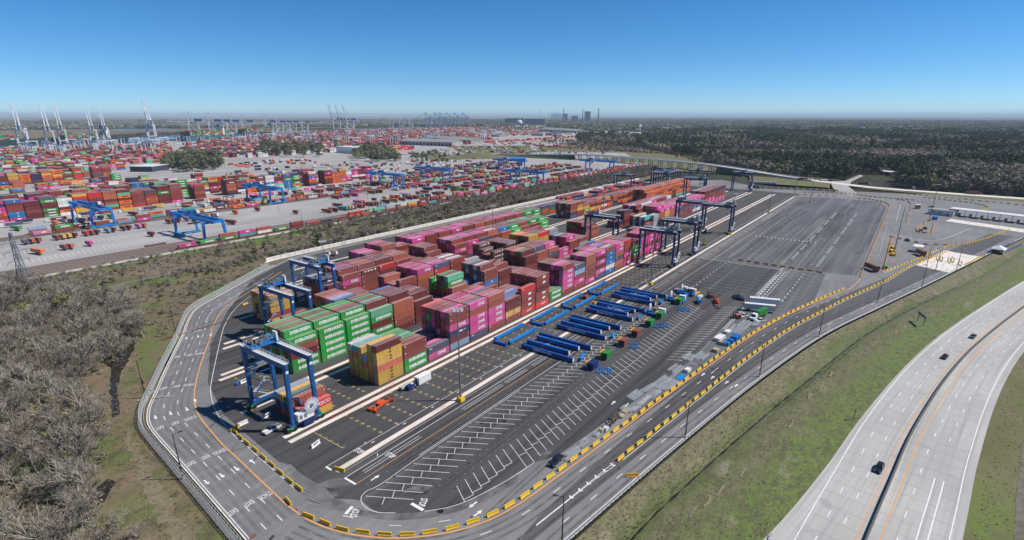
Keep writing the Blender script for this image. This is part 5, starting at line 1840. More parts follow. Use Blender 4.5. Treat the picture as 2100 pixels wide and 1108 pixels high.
def telehandler(loc, rz, m, label):
    t = empty('forklift', loc, rz, label, 'forklift')
    mk('body', MB().box((0, 0, 1.05), (3.4, 2.0, 1.2)).box((-1.4, 0, 1.8), (1.0, 1.8, .7)), m, t)
    c = mk('cab', MB().box((.2, 0, 2.9), (1.5, 1.5, .1)).bar((-.5, -.7, 1.6), (-.5, -.7, 2.9), .1).bar((-.5, .7, 1.6), (-.5, .7, 2.9), .1).bar((.9, -.7, 1.6), (.9, -.7, 2.9), .1).bar((.9, .7, 1.6), (.9, .7, 2.9), .1), 'black', t)
    ms = MB().bar((1.9, -.6, .2), (1.9, -.6, 4.0), .2).bar((1.9, .6, .2), (1.9, .6, 4.0), .2)
    for z in (1, 2.4, 3.9):
        ms.bar((1.9, -.6, z), (1.9, .6, z), .15)
    mk('mast', ms, 'black', t)
    mk('fork', MB().box((2.7, -.5, .2), (1.5, .2, .1)).box((2.7, .5, .2), (1.5, .2, .1)), 'black', t)
    wheels(t, [(1.1, .9), (1.1, -.9), (-1.1, .9), (-1.1, -.9)], .55, .4)
    return t


telehandler(at(cM, (755, 280)), R(60), 'rust', 'dark red forklift with a tall mast by the tank trailer')
telehandler(at(cM, (1060, 515)), R(100), 'red', 'red machine by the white pickup on the double line')
telehandler(at(crop(1000, 560, 5.54), (1105, 285)), R(200), 'orange', 'orange machine working between the crane legs of the third set')
telehandler(at(crop(1000, 560, 5.54), (1225, 365)), R(-20), 'barrier_orange', 'yellow machine by the girders of the third set')
telehandler(at(cV, (825, 615)), R(30), 'lime', 'lime green tractor unit on the empty front lane')
x, y = cM([(625, 335)])[0]
t = empty('tank_trailer', (x, y, 0), R(20), 'light blue tank trailer beside the forklift', 'tank trailer')
mk('tank', MB().cyl((-2.6, 0, 1.75), (2.6, 0, 1.75), .95, n=14), mat('tank_blue', (.12, .35, .55), .35), t)
mk('chassis', MB().box((0, 0, .75), (5.6, 1.4, .25)).bar((2.6, 0, .75), (4.6, 0, .6), .15), 'black', t)
mk('cabinet', MB().box((-3.3, 0, 1.5), (.9, 1.7, 1.4)), 'crane_bright', t)
wheels(t, [(-.8, 1.0), (-.8, -1.0), (.6, 1.0), (.6, -1.0)], .5, .35)

# white site signs on the asphalt, spreader, white cabin, service box
for i, (F, p, txt, rz) in enumerate([(crop(400, 680, 2.915), (722, 683), 'B07', 33), (crop(400, 680, 2.915), (428, 512), 'B06', 33), (crop(400, 680, 2.915), (285, 558), '', 20), (crop(400, 680, 2.915), (298, 303), 'B05', 28), (crop(480, 560, 7.915), (560, 655), '', 28)]):
    x, y = F([p])[0]
    t = empty('row_sign', (x, y, 0), R(rz - 20), ['white row sign board on the empty front lane', 'white row sign board in the shade of the nearest crane', 'white barrier board lying in the crane shadow by the ring road', 'white row sign board by the blue drum behind the nearest crane', 'white row sign board under the second crane'][i], 'sign')
    mk('board', MB().box((0, 0, .75), (3.4, .25, 1.1), 0, 1).box((0, 0, .1), (3.6, .7, .2)), 'white', t)
    if txt:
        me = text_mesh(txt, .95, .02, 1.2)
        me.transform(Matrix.Translation((0, -.14, .75)) @ Matrix.Rotation(math.pi / 2, 4, 'X'))
        mk('lettering', me, 'black_letter', t)
    mk('foot', MB().box((-1.3, 0, .05), (.3, 1.1, .1)).box((1.3, 0, .05), (.3, 1.1, .1)), 'grey_metal', t)
x, y = crop(400, 680, 2.915)([(1110, 445)])[0]
t = empty('container_spreader', (x, y, 0), R(8), 'orange-red container spreader lying on the yellow slot crosses', 'spreader')
b = MB()
for s in (-1, 1):
    b.bar((-4.3, s * 1.0, .9), (4.3, s * 1.0, .9), .45, .6)
mk('main_beam', b, 'orange', t)
for sx in (-1, 1):
    e = mk('end_beam', MB().bar((sx * 4.4, -1.9, .75), (sx * 4.4, 1.9, .75), .5, .6), 'orange', t)
    for sy in (-1, 1):
        mk('twistlock_housing', MB().box((sx * 4.4, sy * 1.8, .5), (.7, .6, 1.0)), 'red', e)
mk('headblock', MB().box((0, 0, 1.35), (3.0, 2.2, .7)).box((0, .9, 1.9), (1.2, .4, .7)), 'orange', t)
b = MB()
for k in range(14):
    b.box((random.uniform(-3.8, 3.8), random.uniform(-.9, .9), 1.2), (random.uniform(.3, .8), .35, random.uniform(.3, .6)))
mk('hydraulics', b, 'grey_metal', t)
x, y = crop(400, 680, 2.915)([(1362, 300)])[0]
t = empty('site_cabin', (x, y, 0), R(0), 'white steel cabin standing on the slot crosses', 'cabin')
mk('housing', MB().box((0, 0, 1.55), (6.2, 2.6, 2.7)).box((0, 0, 2.95), (6.3, 2.7, .12)), 'white', t)
mk('door', MB().box((-3.12, .3, 1.3), (.05, .9, 2.0)), 'glass', t)
mk('skid', MB().box((0, 0, .1), (6, 2, .2)), 'grey_metal', t)
x, y = crop(400, 680, 2.915)([(1285, 340)])[0]
t = empty('service_unit', (x, y, 0), R(0), 'navy service unit with a pale green tray beside the white cabin', 'service unit')
mk('housing', MB().box((0, -.6, 1.0), (3.8, 1.6, 1.7)), 'navy_box', t)
mk('tray', MB().box((-1.2, 1.2, 1.1), (4.4, 1.6, .7)).bar((-3, 1.2, .1), (-3, 1.2, 1), .2).bar((.6, 1.2, .1), (.6, 1.2, 1), .2), mat('pale_green', (.40, .46, .36), .7), t)
mk('fitting', MB().box((1.2, -1.42, 1.2), (.4, .06, .4)).box((.2, -1.42, .8), (.3, .06, .3)).box((.5, -.6, 2.0), (1.2, .8, .4)), 'galv', t)
x, y = crop(400, 680, 2.915)([(252, 322)])[0]
t = empty('drum', (x, y, 0), 0, 'blue drum on a stand behind the nearest crane', 'drum')
mk('body', MB().cyl((0, 0, .3), (0, 0, 1.2), .5, n=12), 'crane_bright', t)
mk('stand', MB().box((.4, .3, .18), (1.6, 1.2, .3)), 'girder_dark', t)
for i, p in enumerate([(1570, 515), (1720, 518)]):
    pass
for i, (p, l) in enumerate([((960, 252), 'nearer'), ((1040, 243), 'farther')]):
    x, y = crop(500, 480, 5.54)([p])[0]
    t = empty('yard_tractor', (x, y, 0), R(30), f'yellow-topped white yard tractor, {l} of two by the far wall', 'tractor')
    mk('cab', MB().box((0, 0, 2.0), (2.4, 2.4, 2.2)).box((1.8, 0, 1.2), (1.8, 2.2, .9)), 'white', t)
    mk('roof', MB().box((0, 0, 3.2), (2.7, 2.6, .3)), 'barrier_orange', t)
    mk('chassis', MB().box((-2, 0, .9), (4, 1.2, .3)), 'black', t)
    wheels(t, [(1.6, 1), (1.6, -1), (-3, 1), (-3, -1)], .5, .4)
q = cB([(1237, 693)])[0]
barrier(*q, R(15), 'lone orange barrier on the asphalt left of the second crane', None, 'barrier_orange')
q = crop(500, 480, 5.54)([(545, 360)])[0]
barrier(*q, R(20), 'orange barrier behind the third crane leg', None, 'barrier_orange')

# ================================================================== GATE
def gpt(p):
    return cQ([p])[0]


g0, g1 = gpt((1255, 345)), gpt((2050, 440))
ang = math.atan2(g1[1] - g0[1], g1[0] - g0[0])
glen = math.hypot(g1[0] - g0[0], g1[1] - g0[1])
gt = empty('gate_canopy', (*g0, 0), ang, 'long white canopy roof over the terminal entry lanes', 'canopy')
mk('roof', MB().box((glen / 2, 4, 6.6), (glen, 13, .5)), 'roof_white', gt)
rb = MB()
for k in range(int(glen / 7)):
    rb.box((3 + k * 7, 4, 6.95), (.5, 13.2, .2))
mk('roof_rib', rb, 'wall_white', gt)
for k in range(int(glen / 9)):
    mk('column', MB().box((4 + k * 9, 0, 3.2), (.5, .5, 6.4)), 'galv', gt, loc=(0, 0, 0))
for k in range(int(glen / 9)):
    x_, y_ = g0[0] + math.cos(ang) * (8.5 + k * 9), g0[1] + math.sin(ang) * (8.5 + k * 9)
    t = empty('gate_booth', (x_, y_, 0), ang, f'{nth(k)} small gate booth under the canopy from the left', 'booth', 'gate booths')
    mk('housing', MB().box((0, 1, 1.5), (1.6, 3, 2.8)), 'tan', t)
    mk('island', MB().box((0, 0, .12), (2.2, 17, .22)), 'concrete', t)
    mk('bollard', MB().cyl((0, -7.6, .1), (0, -7.6, 1.3), .3, n=8), 'barrier', t)
    mk('window', MB().box((0, -.52, 1.9), (1.2, .05, 1.0)), 'glass', t)
flat('gate_apron', [gpt(p) for p in ((1230, 398), (1918, 500), (1918, 470), (1280, 380))], .02, 'concrete', parent=road)
hx = gpt((1180, 345))
t = empty('gate_office', (*gpt((1195, 345)), 0), ang, 'pale flat-roofed office at the end of the gate canopy', 'building')
mk('wall', MB().box((0, 3, 2.4), (21, 13, 4.8)), 'roof_white', t)
mk('roof', MB().box((0, 3, 4.95), (22, 14, .35)), 'roof_grey', t)
mk('door', MB().box((6, -3.52, 1.3), (1.2, .06, 2.3)), 'glass', t)
for k in (-6, -1):
    mk('window', MB().box((k, -3.52, 2.6), (2.2, .06, 1.2)), 'glass', t)
t = empty('guard_hut', (*gpt((985, 290)), 0), .3, 'small yellow and white guard hut beside the gate road', 'hut')
mk('wall', MB().box((0, 0, 2), (4.5, 4, 4)), 'barrier_orange', t)
mk('roof', MB().box((0, 0, 4.2), (5.4, 5, .3)), 'white', t)
mk('window', MB().box((-2.27, 0, 2.6), (.05, 2.4, 1.2)), 'glass', t)
t = empty('blue_container', (*gpt((1135, 385)), 0), .3, 'bright blue skip container by the gate office', 'container')
mk('housing', MB().box((0, 0, 1.4), (6, 2.6, 2.6)), 'crane_bright', t)
mk('lid', MB().box((0, 0, 2.8), (6.2, 2.8, .15)), 'girder_blue', t)
t = empty('white_tent', (*gpt((1690, 675)), 0), R(-10), 'white open tent with peaked roof near the guardrail', 'tent')
b = MB()
b.v += [(-5, -4, 3), (5, -4, 3), (5, 4, 3), (-5, 4, 3), (-2.5, 0, 5), (2.5, 0, 5)]
b.f += [(0, 1, 5, 4), (1, 2, 5), (2, 3, 4, 5), (3, 0, 4)]
mk('roof', b, 'white', t)
mk('wall', MB().box((0, 3.9, 1.5), (9.6, .1, 3)).box((4.8, 0, 1.5), (.1, 7.6, 3)).box((0, -3.2, .7), (9.4, .1, 1.3)), 'wall_white', t)
mk('pole', MB().bar((-4.9, -3.9, 0), (-4.9, -3.9, 3), .12).bar((4.9, -3.9, 0), (4.9, -3.9, 3), .12), 'galv', t)
t = empty('white_canopy', (*gpt((985, 665)), 0), R(-5), 'small white canopy behind the parked red trailer', 'canopy')
mk('roof', MB().box((0, 0, 4.2), (9, 6, .3)), 'white', t)
for sx in (-4, 4):
    for sy in (-2.6, 2.6):
        mk('column', MB().box((sx, sy, 2.05), (.25, .25, 4.1)), 'galv', t)
flat('weighbridge_pad', [gpt(p) for p in ((975, 785), (1260, 850), (1560, 715), (1290, 668), (1225, 655))], .022, 'concrete', parent=road)
for i, p in enumerate([(1095, 720), (1160, 740), (1190, 745), (1260, 760), (1290, 755), (1355, 785)]):
    x, y = gpt(p)
    t = empty('lane_portal', (x, y, 0), R(10), f'{nth(i)} yellow scanner portal from the left on the weighbridge pad', 'portal', 'yellow portals')
    for s in (-3, 3):
        mk('post', MB().box((s, 0, 1.6), (.4, .4, 3.2)), 'barrier', t)
    mk('kerb_bar', MB().box((0, 0, .3), (6.4, .35, .35)), 'barrier', t)
    mk('sensor', MB().box((-3, .3, 3.0), (.5, .5, .5)), 'grey_metal', t)
for i, (p, m_) in enumerate([((770, 640), 'barrier_orange'), ((760, 670), 'barrier'), ((770, 700), 'barrier_orange'), ((700, 815), 'green_box'), ((1050, 470), 'black'), ((1015, 485), 'plant_grey')]):
    x, y = gpt(p)
    t = empty('equipment_box', (x, y, 0), R(20), ['orange equipment frame, top of three by the wide road', 'yellow equipment frame, middle of three by the wide road', 'orange equipment frame, bottom of three by the wide road', 'dark green bin at the corner of the barriers', 'dark generator on the loop island', 'grey cabinet on the loop island'][i], 'equipment')
    mk('housing', MB().box((0, 0, 1.0), (5 if i < 3 else 3, 2, 1.6)), m_, t)
    mk('skid', MB().box((0, .7, .1), (5 if i < 3 else 3, .3, .2)).box((0, -.7, .1), (5 if i < 3 else 3, .3, .2)), 'grey_metal', t)
# striped jersey wall along the far road
D_ = crop(1400, 200, 2.9157)
for i, (x, y, h) in enumerate(walk(D_([(460, 545), (600, 550), (750, 555), (910, 566)]), 3.9)):
    o = mk('road_block', BAR['barrier_orange' if i % 2 else 'wall_white'], None, None, f'{nth(i)} block of the striped concrete wall by the far road', 'barrier', 'striped wall blocks', loc=(x, y, 0), rz=h)
    o.scale = (1.1, 2.5, 2.6)
# roadside billboard in the verge
x, y = cN([(1390, 205)])[0]
t = empty('sign_gantry', (x, y, -.6), R(20), 'dark sign board on two legs in the grass by the highway', 'sign')
mk('board', MB().box((0, 0, 4.4), (8.5, .25, 1.4)), 'plant_grey', t)
mk('leg', MB().bar((-3.4, 0, 0), (-3.4, 0, 4), .2), 'pole', t)
mk('leg', MB().bar((3.4, 0, 0), (3.4, 0, 4), .2), 'pole', t)
t = empty('marker_post', (*cN([(1113, 605)])[0], -.5), 0, 'thin dark post standing in the green verge', 'post')
mk('pole', MB().cyl((0, 0, 0), (0, 0, 4.2), .09, n=6), 'pole', t)
mk('plate', MB().box((0, 0, 3.9), (.6, .06, .8)), 'pole', t)
# ================================================================== RAIL YARD
MIX = 'BBBBBDDDOOOHHPPpNnYWMTEGRKKC'


def make_rail_crane():
    t = empty('rail_crane', (0, 0, 0), 0, 'x', 'crane')
    W2 = 8.5
    for sy, hh in ((-1, 15.0), (1, 15.0)):
        for sx in (-1, 1):
            mk('leg', MB().bar((sx * W2, sy * 24, 1.6), (sx * (W2 - 1), sy * 24, hh), 1.5, 1.5, 1.8, 1.8), 'crane_bright', t)
        mk('sill_beam', MB().bar((-W2 - 2, sy * 24, 1.5), (W2 + 2, sy * 24, 1.5), 1.4, 1.4), 'crane_bright', t)
        mk('portal_beam', MB().bar((-W2, sy * 24, hh + .3), (W2, sy * 24, hh + .3), 1.6, 1.6), 'crane_bright', t)
        for sx in (-1, 1):
            mk('bogie', MB().box((sx * (W2 + .5), sy * 24, .6), (4, 1.2, 1.0)), 'green_bogie', t)
    for sx in (-1, 1):
        g = mk('girder', MB().box((sx * 3.8, 4, 16.6), (1.6, 72, 2.4)), 'crane_bright', t)
        h = MB().bar((sx * 5.0, -32, 18.8), (sx * 5.0, 40, 18.8), .15).bar((sx * 5.0, -32, 18.2), (sx * 5.0, 40, 18.2), .12)
        mk('handrail', h, 'crane_bright', g)
    for y in (-32, 40):
        mk('end_tie', MB().box((0, y, 16.6), (8, 1.2, 2.0)), 'crane_bright', t)
    tr = mk('trolley', MB().box((0, 0, 18.4), (9, 7, 1.2)).box((0, 1, 20), (5, 4, 2.4)), 'crane_blue', t)
    mk('control_cabinet', MB().box((3, -3, 20.2), (2.4, 2.2, 2.6)), 'wall_white', tr)
    mk('cab', MB().box((-2, -4, 14), (2.2, 2.2, 2.4)), 'glass', tr)
    mk('spreader', MB().box((0, 0, 11), (10, 2, .8)).bar((-3, 0, 11), (-3, 0, 18), .2).bar((3, 0, 11), (3, 0, 18), .2), 'black', tr)
    mk('brace', MB().bar((W2 - 1, 24, 14), (3.8, 12, 16), .6).bar((-W2 + 1, 24, 14), (-3.8, 12, 16), .6), 'crane_bright', t)
    mk('name_board', MB().box((-4.7, 10, 16.6), (.1, 12, 1.6)), 'white', t)
    return t


rc = make_rail_crane()
cr1, cr2 = crop(0, 200, 2.9157), crop(700, 200, 2.9157)
for i, (x, y, ty, s, l) in enumerate([(170, 596, -12, 1.0, 'bright blue rail crane farthest left, over the row of short trailers'), (200, 459, 8, 1.0, 'bright blue rail crane nearest the low wall, above a magenta container'), (338, 598, 14, 1.0, 'bright blue rail crane in front of the tall maroon stacks'), (520, 598, 10, 1.0, 'bright blue rail crane left of the pair in mid yard'), (620, 600, 14, 1.0, 'bright blue rail crane behind the mid yard pair'), (665, 459, 16, 1.0, 'bright blue rail crane straddling the near trains in mid yard'), (820, 600, 14, 1.0, 'bright blue rail crane below the grassy mound'), (900, 462, 18, 1.0, 'bright blue rail crane nearest the overpass')]):
    o = place(rc, i == 0, (x, y, 0), 0, l, 'wide blue rail yard cranes')
    for c in o.children:
        if c.name.startswith('trolley'):
            c.location = (0, ty, 0)


# wagons with containers on the near tracks
def make_wagon():
    t = empty('rail_wagon', (0, 0, 0), 0, 'x', 'rail wagon')
    mk('deck', MB().box((0, 0, .75), (14.6, 2.6, .4)).box((0, -1.25, .95), (12.5, .12, .7)).box((0, 1.25, .95), (12.5, .12, .7)), 'rust', t)
    for s in (-1, 1):
        b = mk('bogie', MB().box((s * 6.6, 0, .5), (2.0, 1.9, .35)), 'black', t)
        for d in (-.7, .7):
            mk('wheelset', MB().cyl((s * 6.6 + d, -.8, .45), (s * 6.6 + d, .8, .45), .45, n=10), 'black', b)
    return t


wg = make_wagon()
nw = 0
for (v, u0, u1, p2, nm) in ((430.3, 176, 1030, .75, 'nearest'), (442.6, 330, 1010, .6, 'second'), (459.5, 166, 168, .0, 'separate'), (450.8, 470, 980, .5, 'third')):
    u = u0
    k = 0
    while u < u1:
        if random.random() < .93:
            ch = random.choice(MIX) if nw else 'P'
            if nm == 'separate':
                ch = 'H'
            far_container(u, v, 1.05, ch)
            if random.random() < p2 and k > 1:
                far_container(u, v, 3.65, random.choice(MIX))
        if nw < 90:
            place(wg, nw == 0, (u, v, .15), 0, f'rail wagon number {nth(k)} from the left on the {nm} loaded track', 'rail wagons under containers')
            nw += 1
        else:
            FAR.add(u, v, .3, 14.6, 2.6, .7, (.12, .05, .04))
        u += 15.4
        k += 1
for v in (577, 587):
    u = 112
    while u < 960:
        if random.random() < .8:
            ch = random.choice(MIX)
            far_container(u, v, .9, ch)
            FAR.add(u, v, .3, 14.6, 2.6, .6, (.12, .05, .04))
            if random.random() < .35:
                far_container(u, v, 3.5, random.choice(MIX))
        u += 15.2


# trailers parked side by side
def chassis_row(v, u0, u1, occ_, lens=(12.19, 6.06), rz=math.pi / 2, mix=MIX + 'YYWMBB', pitch=3.9):
    u = u0
    while u < u1:
        if random.random() < occ_:
            l = random.choice(lens)
            far_container(u, v, 1.35, random.choice(mix), l, 2.6, rz + .25)
            FAR.add(u - .3, v - 1.0, .5, 1.0 if rz else l, l if rz else 1.0, .8, (.03, .03, .03))
        u += pitch


chassis_row(543, 108, 190, .85, (6.06,))
chassis_row(545, 200, 300, .35, (6.06,))
chassis_row(553, 400, 560, .7, (12.19, 6.06))
chassis_row(553, 580, 950, .6)
chassis_row(497, 100, 330, .12, (6.06, 12.19))
chassis_row(500, 340, 700, .3)
chassis_row(478, 330, 900, .45, (12.19,))
chassis_row(520, 520, 930, .5)
chassis_row(618, 120, 760, .3)
chassis_row(632, 300, 900, .35)
chassis_row(660, 560, 940, .5)
chassis_row(690, 640, 940, .55)
chassis_row(720, 700, 930, .5)
for k in range(42):
    u = 100 + k * 19 + random.uniform(-6, 6)
    far_container(u, random.choice([640, 646, 652]), 1.4, random.choice(MIX))
    FAR.add(u - 8, 646, .4, 2.4, 2.3, 2.8, (.7, .7, .7))
# drain / light marks on the concrete
tl = MB()
for k in range(60):
    u = 62 + k * 3.3
    tl.ribbon([(u, 470), (u + 1.6, 484)], .25, -.1)
    tl.ribbon([(u + .4, 505), (u + 2, 517)], .25, -.1)
mk('stall_line', tl, 'paint_white', bpy.data.objects['rail_yard_ground'])


# ---- stacked blocks
def block(u0, u1, v0, rows, tiers, occ_=.95, mix=MIX, theme=None, zb=-.1, pitch=12.9, detail=True):
    u = u0
    while u < u1 - 6:
        if random.random() < occ_:
            t0 = random.choice(tiers)
            th = random.choice(mix)
            for r in range(rows):
                t_ = max(1, t0 + random.choice([0, 0, 0, -1]) if r else t0)
                if r == 0 and detail:
                    for k in range(t_):
                        far_container(u, v0, zb + k * 2.75, th if random.random() < .5 else random.choice(mix), 12.19, 2.75)
                else:
                    far_container(u, v0 + r * 2.75, zb + (t_ - 1) * 2.75, random.choice(mix), 12.19, 2.75)
                    if t_ > 1:
                        FAR.add(u, v0 + r * 2.75, zb, 12.0, 2.4, (t_ - 1) * 2.75, CC[random.choice('BDBNO')])
        u += pitch


RB = 'BBBBBDDDOOYPPGGNnRWKHHLT'
block(96, 285, 677, 6, (6, 7, 7), .96, RB)
block(96, 275, 713, 6, (5, 6, 7), .9, RB + 'NNT')
block(96, 420, 749, 6, (4, 6, 6), .85, RB + 'NNTG')
block(120, 300, 850, 6, (2, 3, 4), .6, RB + 'YWM', zb=-1.6)
block(150, 420, 905, 6, (2, 3, 4), .65, RB + 'YLG', zb=-1.6)
block(130, 380, 985, 6, (2, 3, 4), .6, RB + 'YLG', zb=-1.6)
block(110, 330, 785, 6, (4, 5), .8, RB + 'CM')
block(281, 520, 686, 6, (6, 7, 7), .92, RB + 'Y')
block(290, 540, 722, 6, (5, 6, 7), .85, RB + 'PYWW')
block(500, 580, 690, 6, (6, 7), 1, 'PPBDMW')
block(140, 350, 1050, 6, (5, 6, 7), .95, RB + 'YYL', zb=-1.6)
block(140, 330, 1095, 6, (3, 4, 5), .9, RB, zb=-1.6)
block(130, 260, 1140, 6, (3, 4), .8, RB, zb=-1.6)
random.seed(5)
# the far port: rows upon rows
for v in np.arange(1190, 2180, 33):
    u0, u1 = 120, 520 + (v - 1190) * .38
    if v < 1300:
        u1 = 420
    block(u0 + random.uniform(0, 60), u1, v, 6, (1, 2, 3, 4), .66, RB + 'GGHPWWM', zb=-1.6, detail=v < 1500)
for v in np.arange(1330, 2700, 36):
    u0 = 560 + (v - 1330) * .52 + random.uniform(-40, 40)
    block(max(u0, 600), 1100 + (v - 1330) * .55, v, 6, (1, 2, 3, 4), .62, RB + 'HHWWMNN', zb=-1.6, detail=False)
for v in np.arange(1450, 3000, 44):
    u0 = 1150 + (v - 1450) * .55
    block(u0, 1900 + (v - 1450) * .85, v, 5, (1, 2, 3, 4), .55, 'HHOORRBBDPWWMMNY', zb=-1.6, pitch=14, detail=False)
for v in np.arange(1650, 3200, 60):
    u0 = 1950 + (v - 1650) * .85
    block(u0, u0 + 1150, v, 4, (1, 2, 3), .5, 'HHOORRBWWWMMCY', zb=-1.6, pitch=16, detail=False)
block(980, 1170, 1210, 6, (4, 5), 1, 'RRRPPBBDNY', zb=-1.6)
block(1500, 2300, 1290, 4, (2, 3), .8, 'RRHRBDW', zb=-1.6)
block(700, 1010, 1300, 4, (3, 4, 4), .7, 'WWWWMM', zb=-1.6)
block(1150, 1500, 1560, 6, (4, 5), .75, 'RRPNDBN', zb=-1.6, detail=False)

# loose trailers, lorries and cars on the open concrete
rg = random.Random(8)
for (poly, n, l, cols) in ((GL([(480, 350), (700, 335), (830, 350), (960, 338), (1000, 350), (860, 372), (700, 376), (560, 372)]), 150, (12.19, 6.06, 5), 'BWMNDOHK'), (GL([(690, 345), (1010, 328), (1000, 345), (720, 360)]), 160, (5, 5, 8), 'WWMNDK'), (GL([(820, 312), (1010, 302), (1020, 316), (850, 322)]), 260, (12.19, 5, 5, 5), 'WWMNDKBC'), (GL([(1040, 310), (1180, 306), (1250, 314), (1100, 318)]), 120, (5, 5, 12), 'WMNDKB'), (GL([(1000, 290), (1190, 286), (1180, 300), (1000, 305)]), 160, (12.19, 8), 'WWMRHB'), (GL([(450, 342), (560, 330), (600, 326), (560, 340)]), 40, (12.19, 6), 'HNBWR')):
    xs_, ys_ = [p[0] for p in poly], [p[1] for p in poly]
    for _ in range(n):
        x, y = rg.uniform(min(xs_), max(xs_)), rg.uniform(min(ys_), max(ys_))
        ll = rg.choice(l)
        if ll < 6:
            FAR.add(x, y, -1.2, 4.6, 1.9, 1.4, CC[rg.choice(cols)], rg.choice([0, 1.57, .4]))
        else:
            far_container(x, y, -.2, rg.choice(cols), ll, 2.7, rg.choice([0, 0, 1.57, .5]), False)
            FAR.add(x, y, -1.4, ll, 1.2, 1.2, (.03, .03, .03))
# trains on the curve beyond the overpass
curve = spline([(1640, 1150), (1538, 1002), (1471, 782), (1433, 638), (1424, 535), (1380, 490), (1321, 471), (1240, 462), (1150, 452), (1040, 446)], 6)
track('curved_track', [(p[0], p[1]) for p in curve], 'curved railway line sweeping right beyond the overpass', -.9)
for x, y, h in walk(curve, 15.4)[:52]:
    if random.random() < .9:
        far_container(x, y, 0, random.choice('BBDPPRRHONW'), 12.19, 2.75, h, False)
        if random.random() < .6:
            far_container(x, y, 2.75, random.choice('BBDPPRRHONW'), 12.19, 2.75, h, False)

# ================================================================== OVERPASS AND FAR ROAD
op = [(1112, 905, .5), (1112, 800, 2.5), (1110, 700, 7), (1108, 600, 10.5), (1085, 500, 11), (1055, 400, 11), (1022, 310, 10), (992, 240, 7), (968, 180, 3.2), (945, 120, .8), (925, 80, .2), (905, 40, .1), (896, -20, .1), (888, -115, .1), (885, -260, .1)]
P2 = spline([(a, b) for a, b, c in op], 5)
Zs = spline([(i, c) for i, (a, b, c) in enumerate(op)], 5)
ot = empty('overpass', (0, 0, 0), 0, 'long pale concrete overpass and road crossing behind the yard', 'bridge')
lft, rgt = offset(P2, 9), offset(P2, -9)
dk, pr, sl = MB(), MB(), MB()
for i in range(len(P2) - 1):
    z0, z1 = Zs[i][1], Zs[i + 1][1]
    a, b, c, d = lft[i], lft[i + 1], rgt[i + 1], rgt[i]
    dk.poly([(*a, z0), (*b, z1), (*c, z1), (*d, z0)])
    if z0 > 1:
        for s, q in ((0, lft), (1, rgt)):
            pr.bar((*q[i], z0 + .2), (*q[i + 1], z1 + .2), .4, 2.4)
    if z0 > .5 and (P2[i][1] > 640 or P2[i][1] < 290):
        sl.poly([(*a, z0 - .1), (*b, z1 - .1), (b[0] + (b[0] - c[0]) * .35, b[1] + (b[1] - c[1]) * .35, -1.1), (a[0] + (a[0] - d[0]) * .35, a[1] + (a[1] - d[1]) * .35, -1.1)])
        sl.poly([(*d, z0 - .1), (*c, z1 - .1), (c[0] - (b[0] - c[0]) * .35, c[1] - (b[1] - c[1]) * .35, -1.1), (d[0] - (a[0] - d[0]) * .35, d[1] - (a[1] - d[1]) * .35, -1.1)])
mk('deck', dk, 'concrete', ot)
mk('parapet', pr, 'wall_white', ot)
mk('embankment', sl, 'grass', ot)
for i, (x, y, h) in enumerate(walk([p for p in P2 if 285 < p[1] < 640], 24)):
    z = float(np.interp(-y, [-p[1] for p in P2], [q[1] for q in Zs])) - 1.2
    b = MB()
    for e in (-6, 0, 6):
        b.cyl((e * math.sin(h), -e * math.cos(h), -1.4), (e * math.sin(h), -e * math.cos(h), z), .7, n=8)
    b.bar((-8 * math.sin(h), 8 * math.cos(h), z), (8 * math.sin(h), -8 * math.cos(h), z), 1.3, 1.2)
    mk('pier', b, 'wall_dark', ot, loc=(x, y, 0))
flat('junction_road', D_([(880, 500), (900, 545), (1010, 590), (1050, 580), (990, 530), (1010, 505), (1080, 470), (1060, 462), (970, 500)]), .06, 'concrete_far')
flat('roadside_grass', D_([(400, 462), (620, 490), (880, 512), (880, 540), (560, 520), (400, 500)]), .04, 'grass')
flat('roadside_meadow', D_([(1010, 540), (1300, 565), (1700, 600), (2060, 628), (2060, 612), (1700, 585), (1400, 568), (1100, 545)]), .05, 'grass')
lane2 = spline([(1700, 1190), (1500, 1010), (1330, 900), (1230, 905), (1120, 900)], 5)
mk('access_road', MB().ribbon(lane2, 16, -.8), 'concrete_far', kind='structure')

# ================================================================== HOUSES, SHEDS, PLANT
def shed(name, x, y, rz, l, w_, h, label, wall='wall_far', roof='roof_grey', doors=8, gable=True, z0=-1.6):
    t = empty(name, (x, y, z0), rz, label, 'building')
    mk('wall', MB().box((0, 0, h / 2), (l, w_, h)), wall, t)
    if gable:
        m = MB()
        m.v += [(-l / 2 - .5, -w_ / 2 - .5, h), (l / 2 + .5, -w_ / 2 - .5, h), (l / 2 + .5, w_ / 2 + .5, h), (-l / 2 - .5, w_ / 2 + .5, h), (-l / 2 - .5, 0, h + w_ * .13), (l / 2 + .5, 0, h + w_ * .13)]
        m.f += [(0, 1, 5, 4), (2, 3, 4, 5), (1, 2, 5), (3, 0, 4)]
        mk('roof', m, roof, t)
    else:
        mk('roof', MB().box((0, 0, h + .3), (l + 1, w_ + 1, .6)), roof, t)
    for k in range(doors):
        mk('door', MB().box((-l / 2 + l * (k + .5) / doors, -w_ / 2 - .06, h * .36), (l / doors * .5, .12, h * .62)), 'wall_dark', t)
    return t


def shed_px(name, a, b, w_, h, label, F=cr2, **kw):
    p, q = F([a])[0], F([b])[0]
    shed(name, (p[0] + q[0]) / 2, (p[1] + q[1]) / 2, math.atan2(q[1] - p[1], q[0] - p[0]), math.hypot(q[0] - p[0], q[1] - p[1]), w_, h, label, **kw)


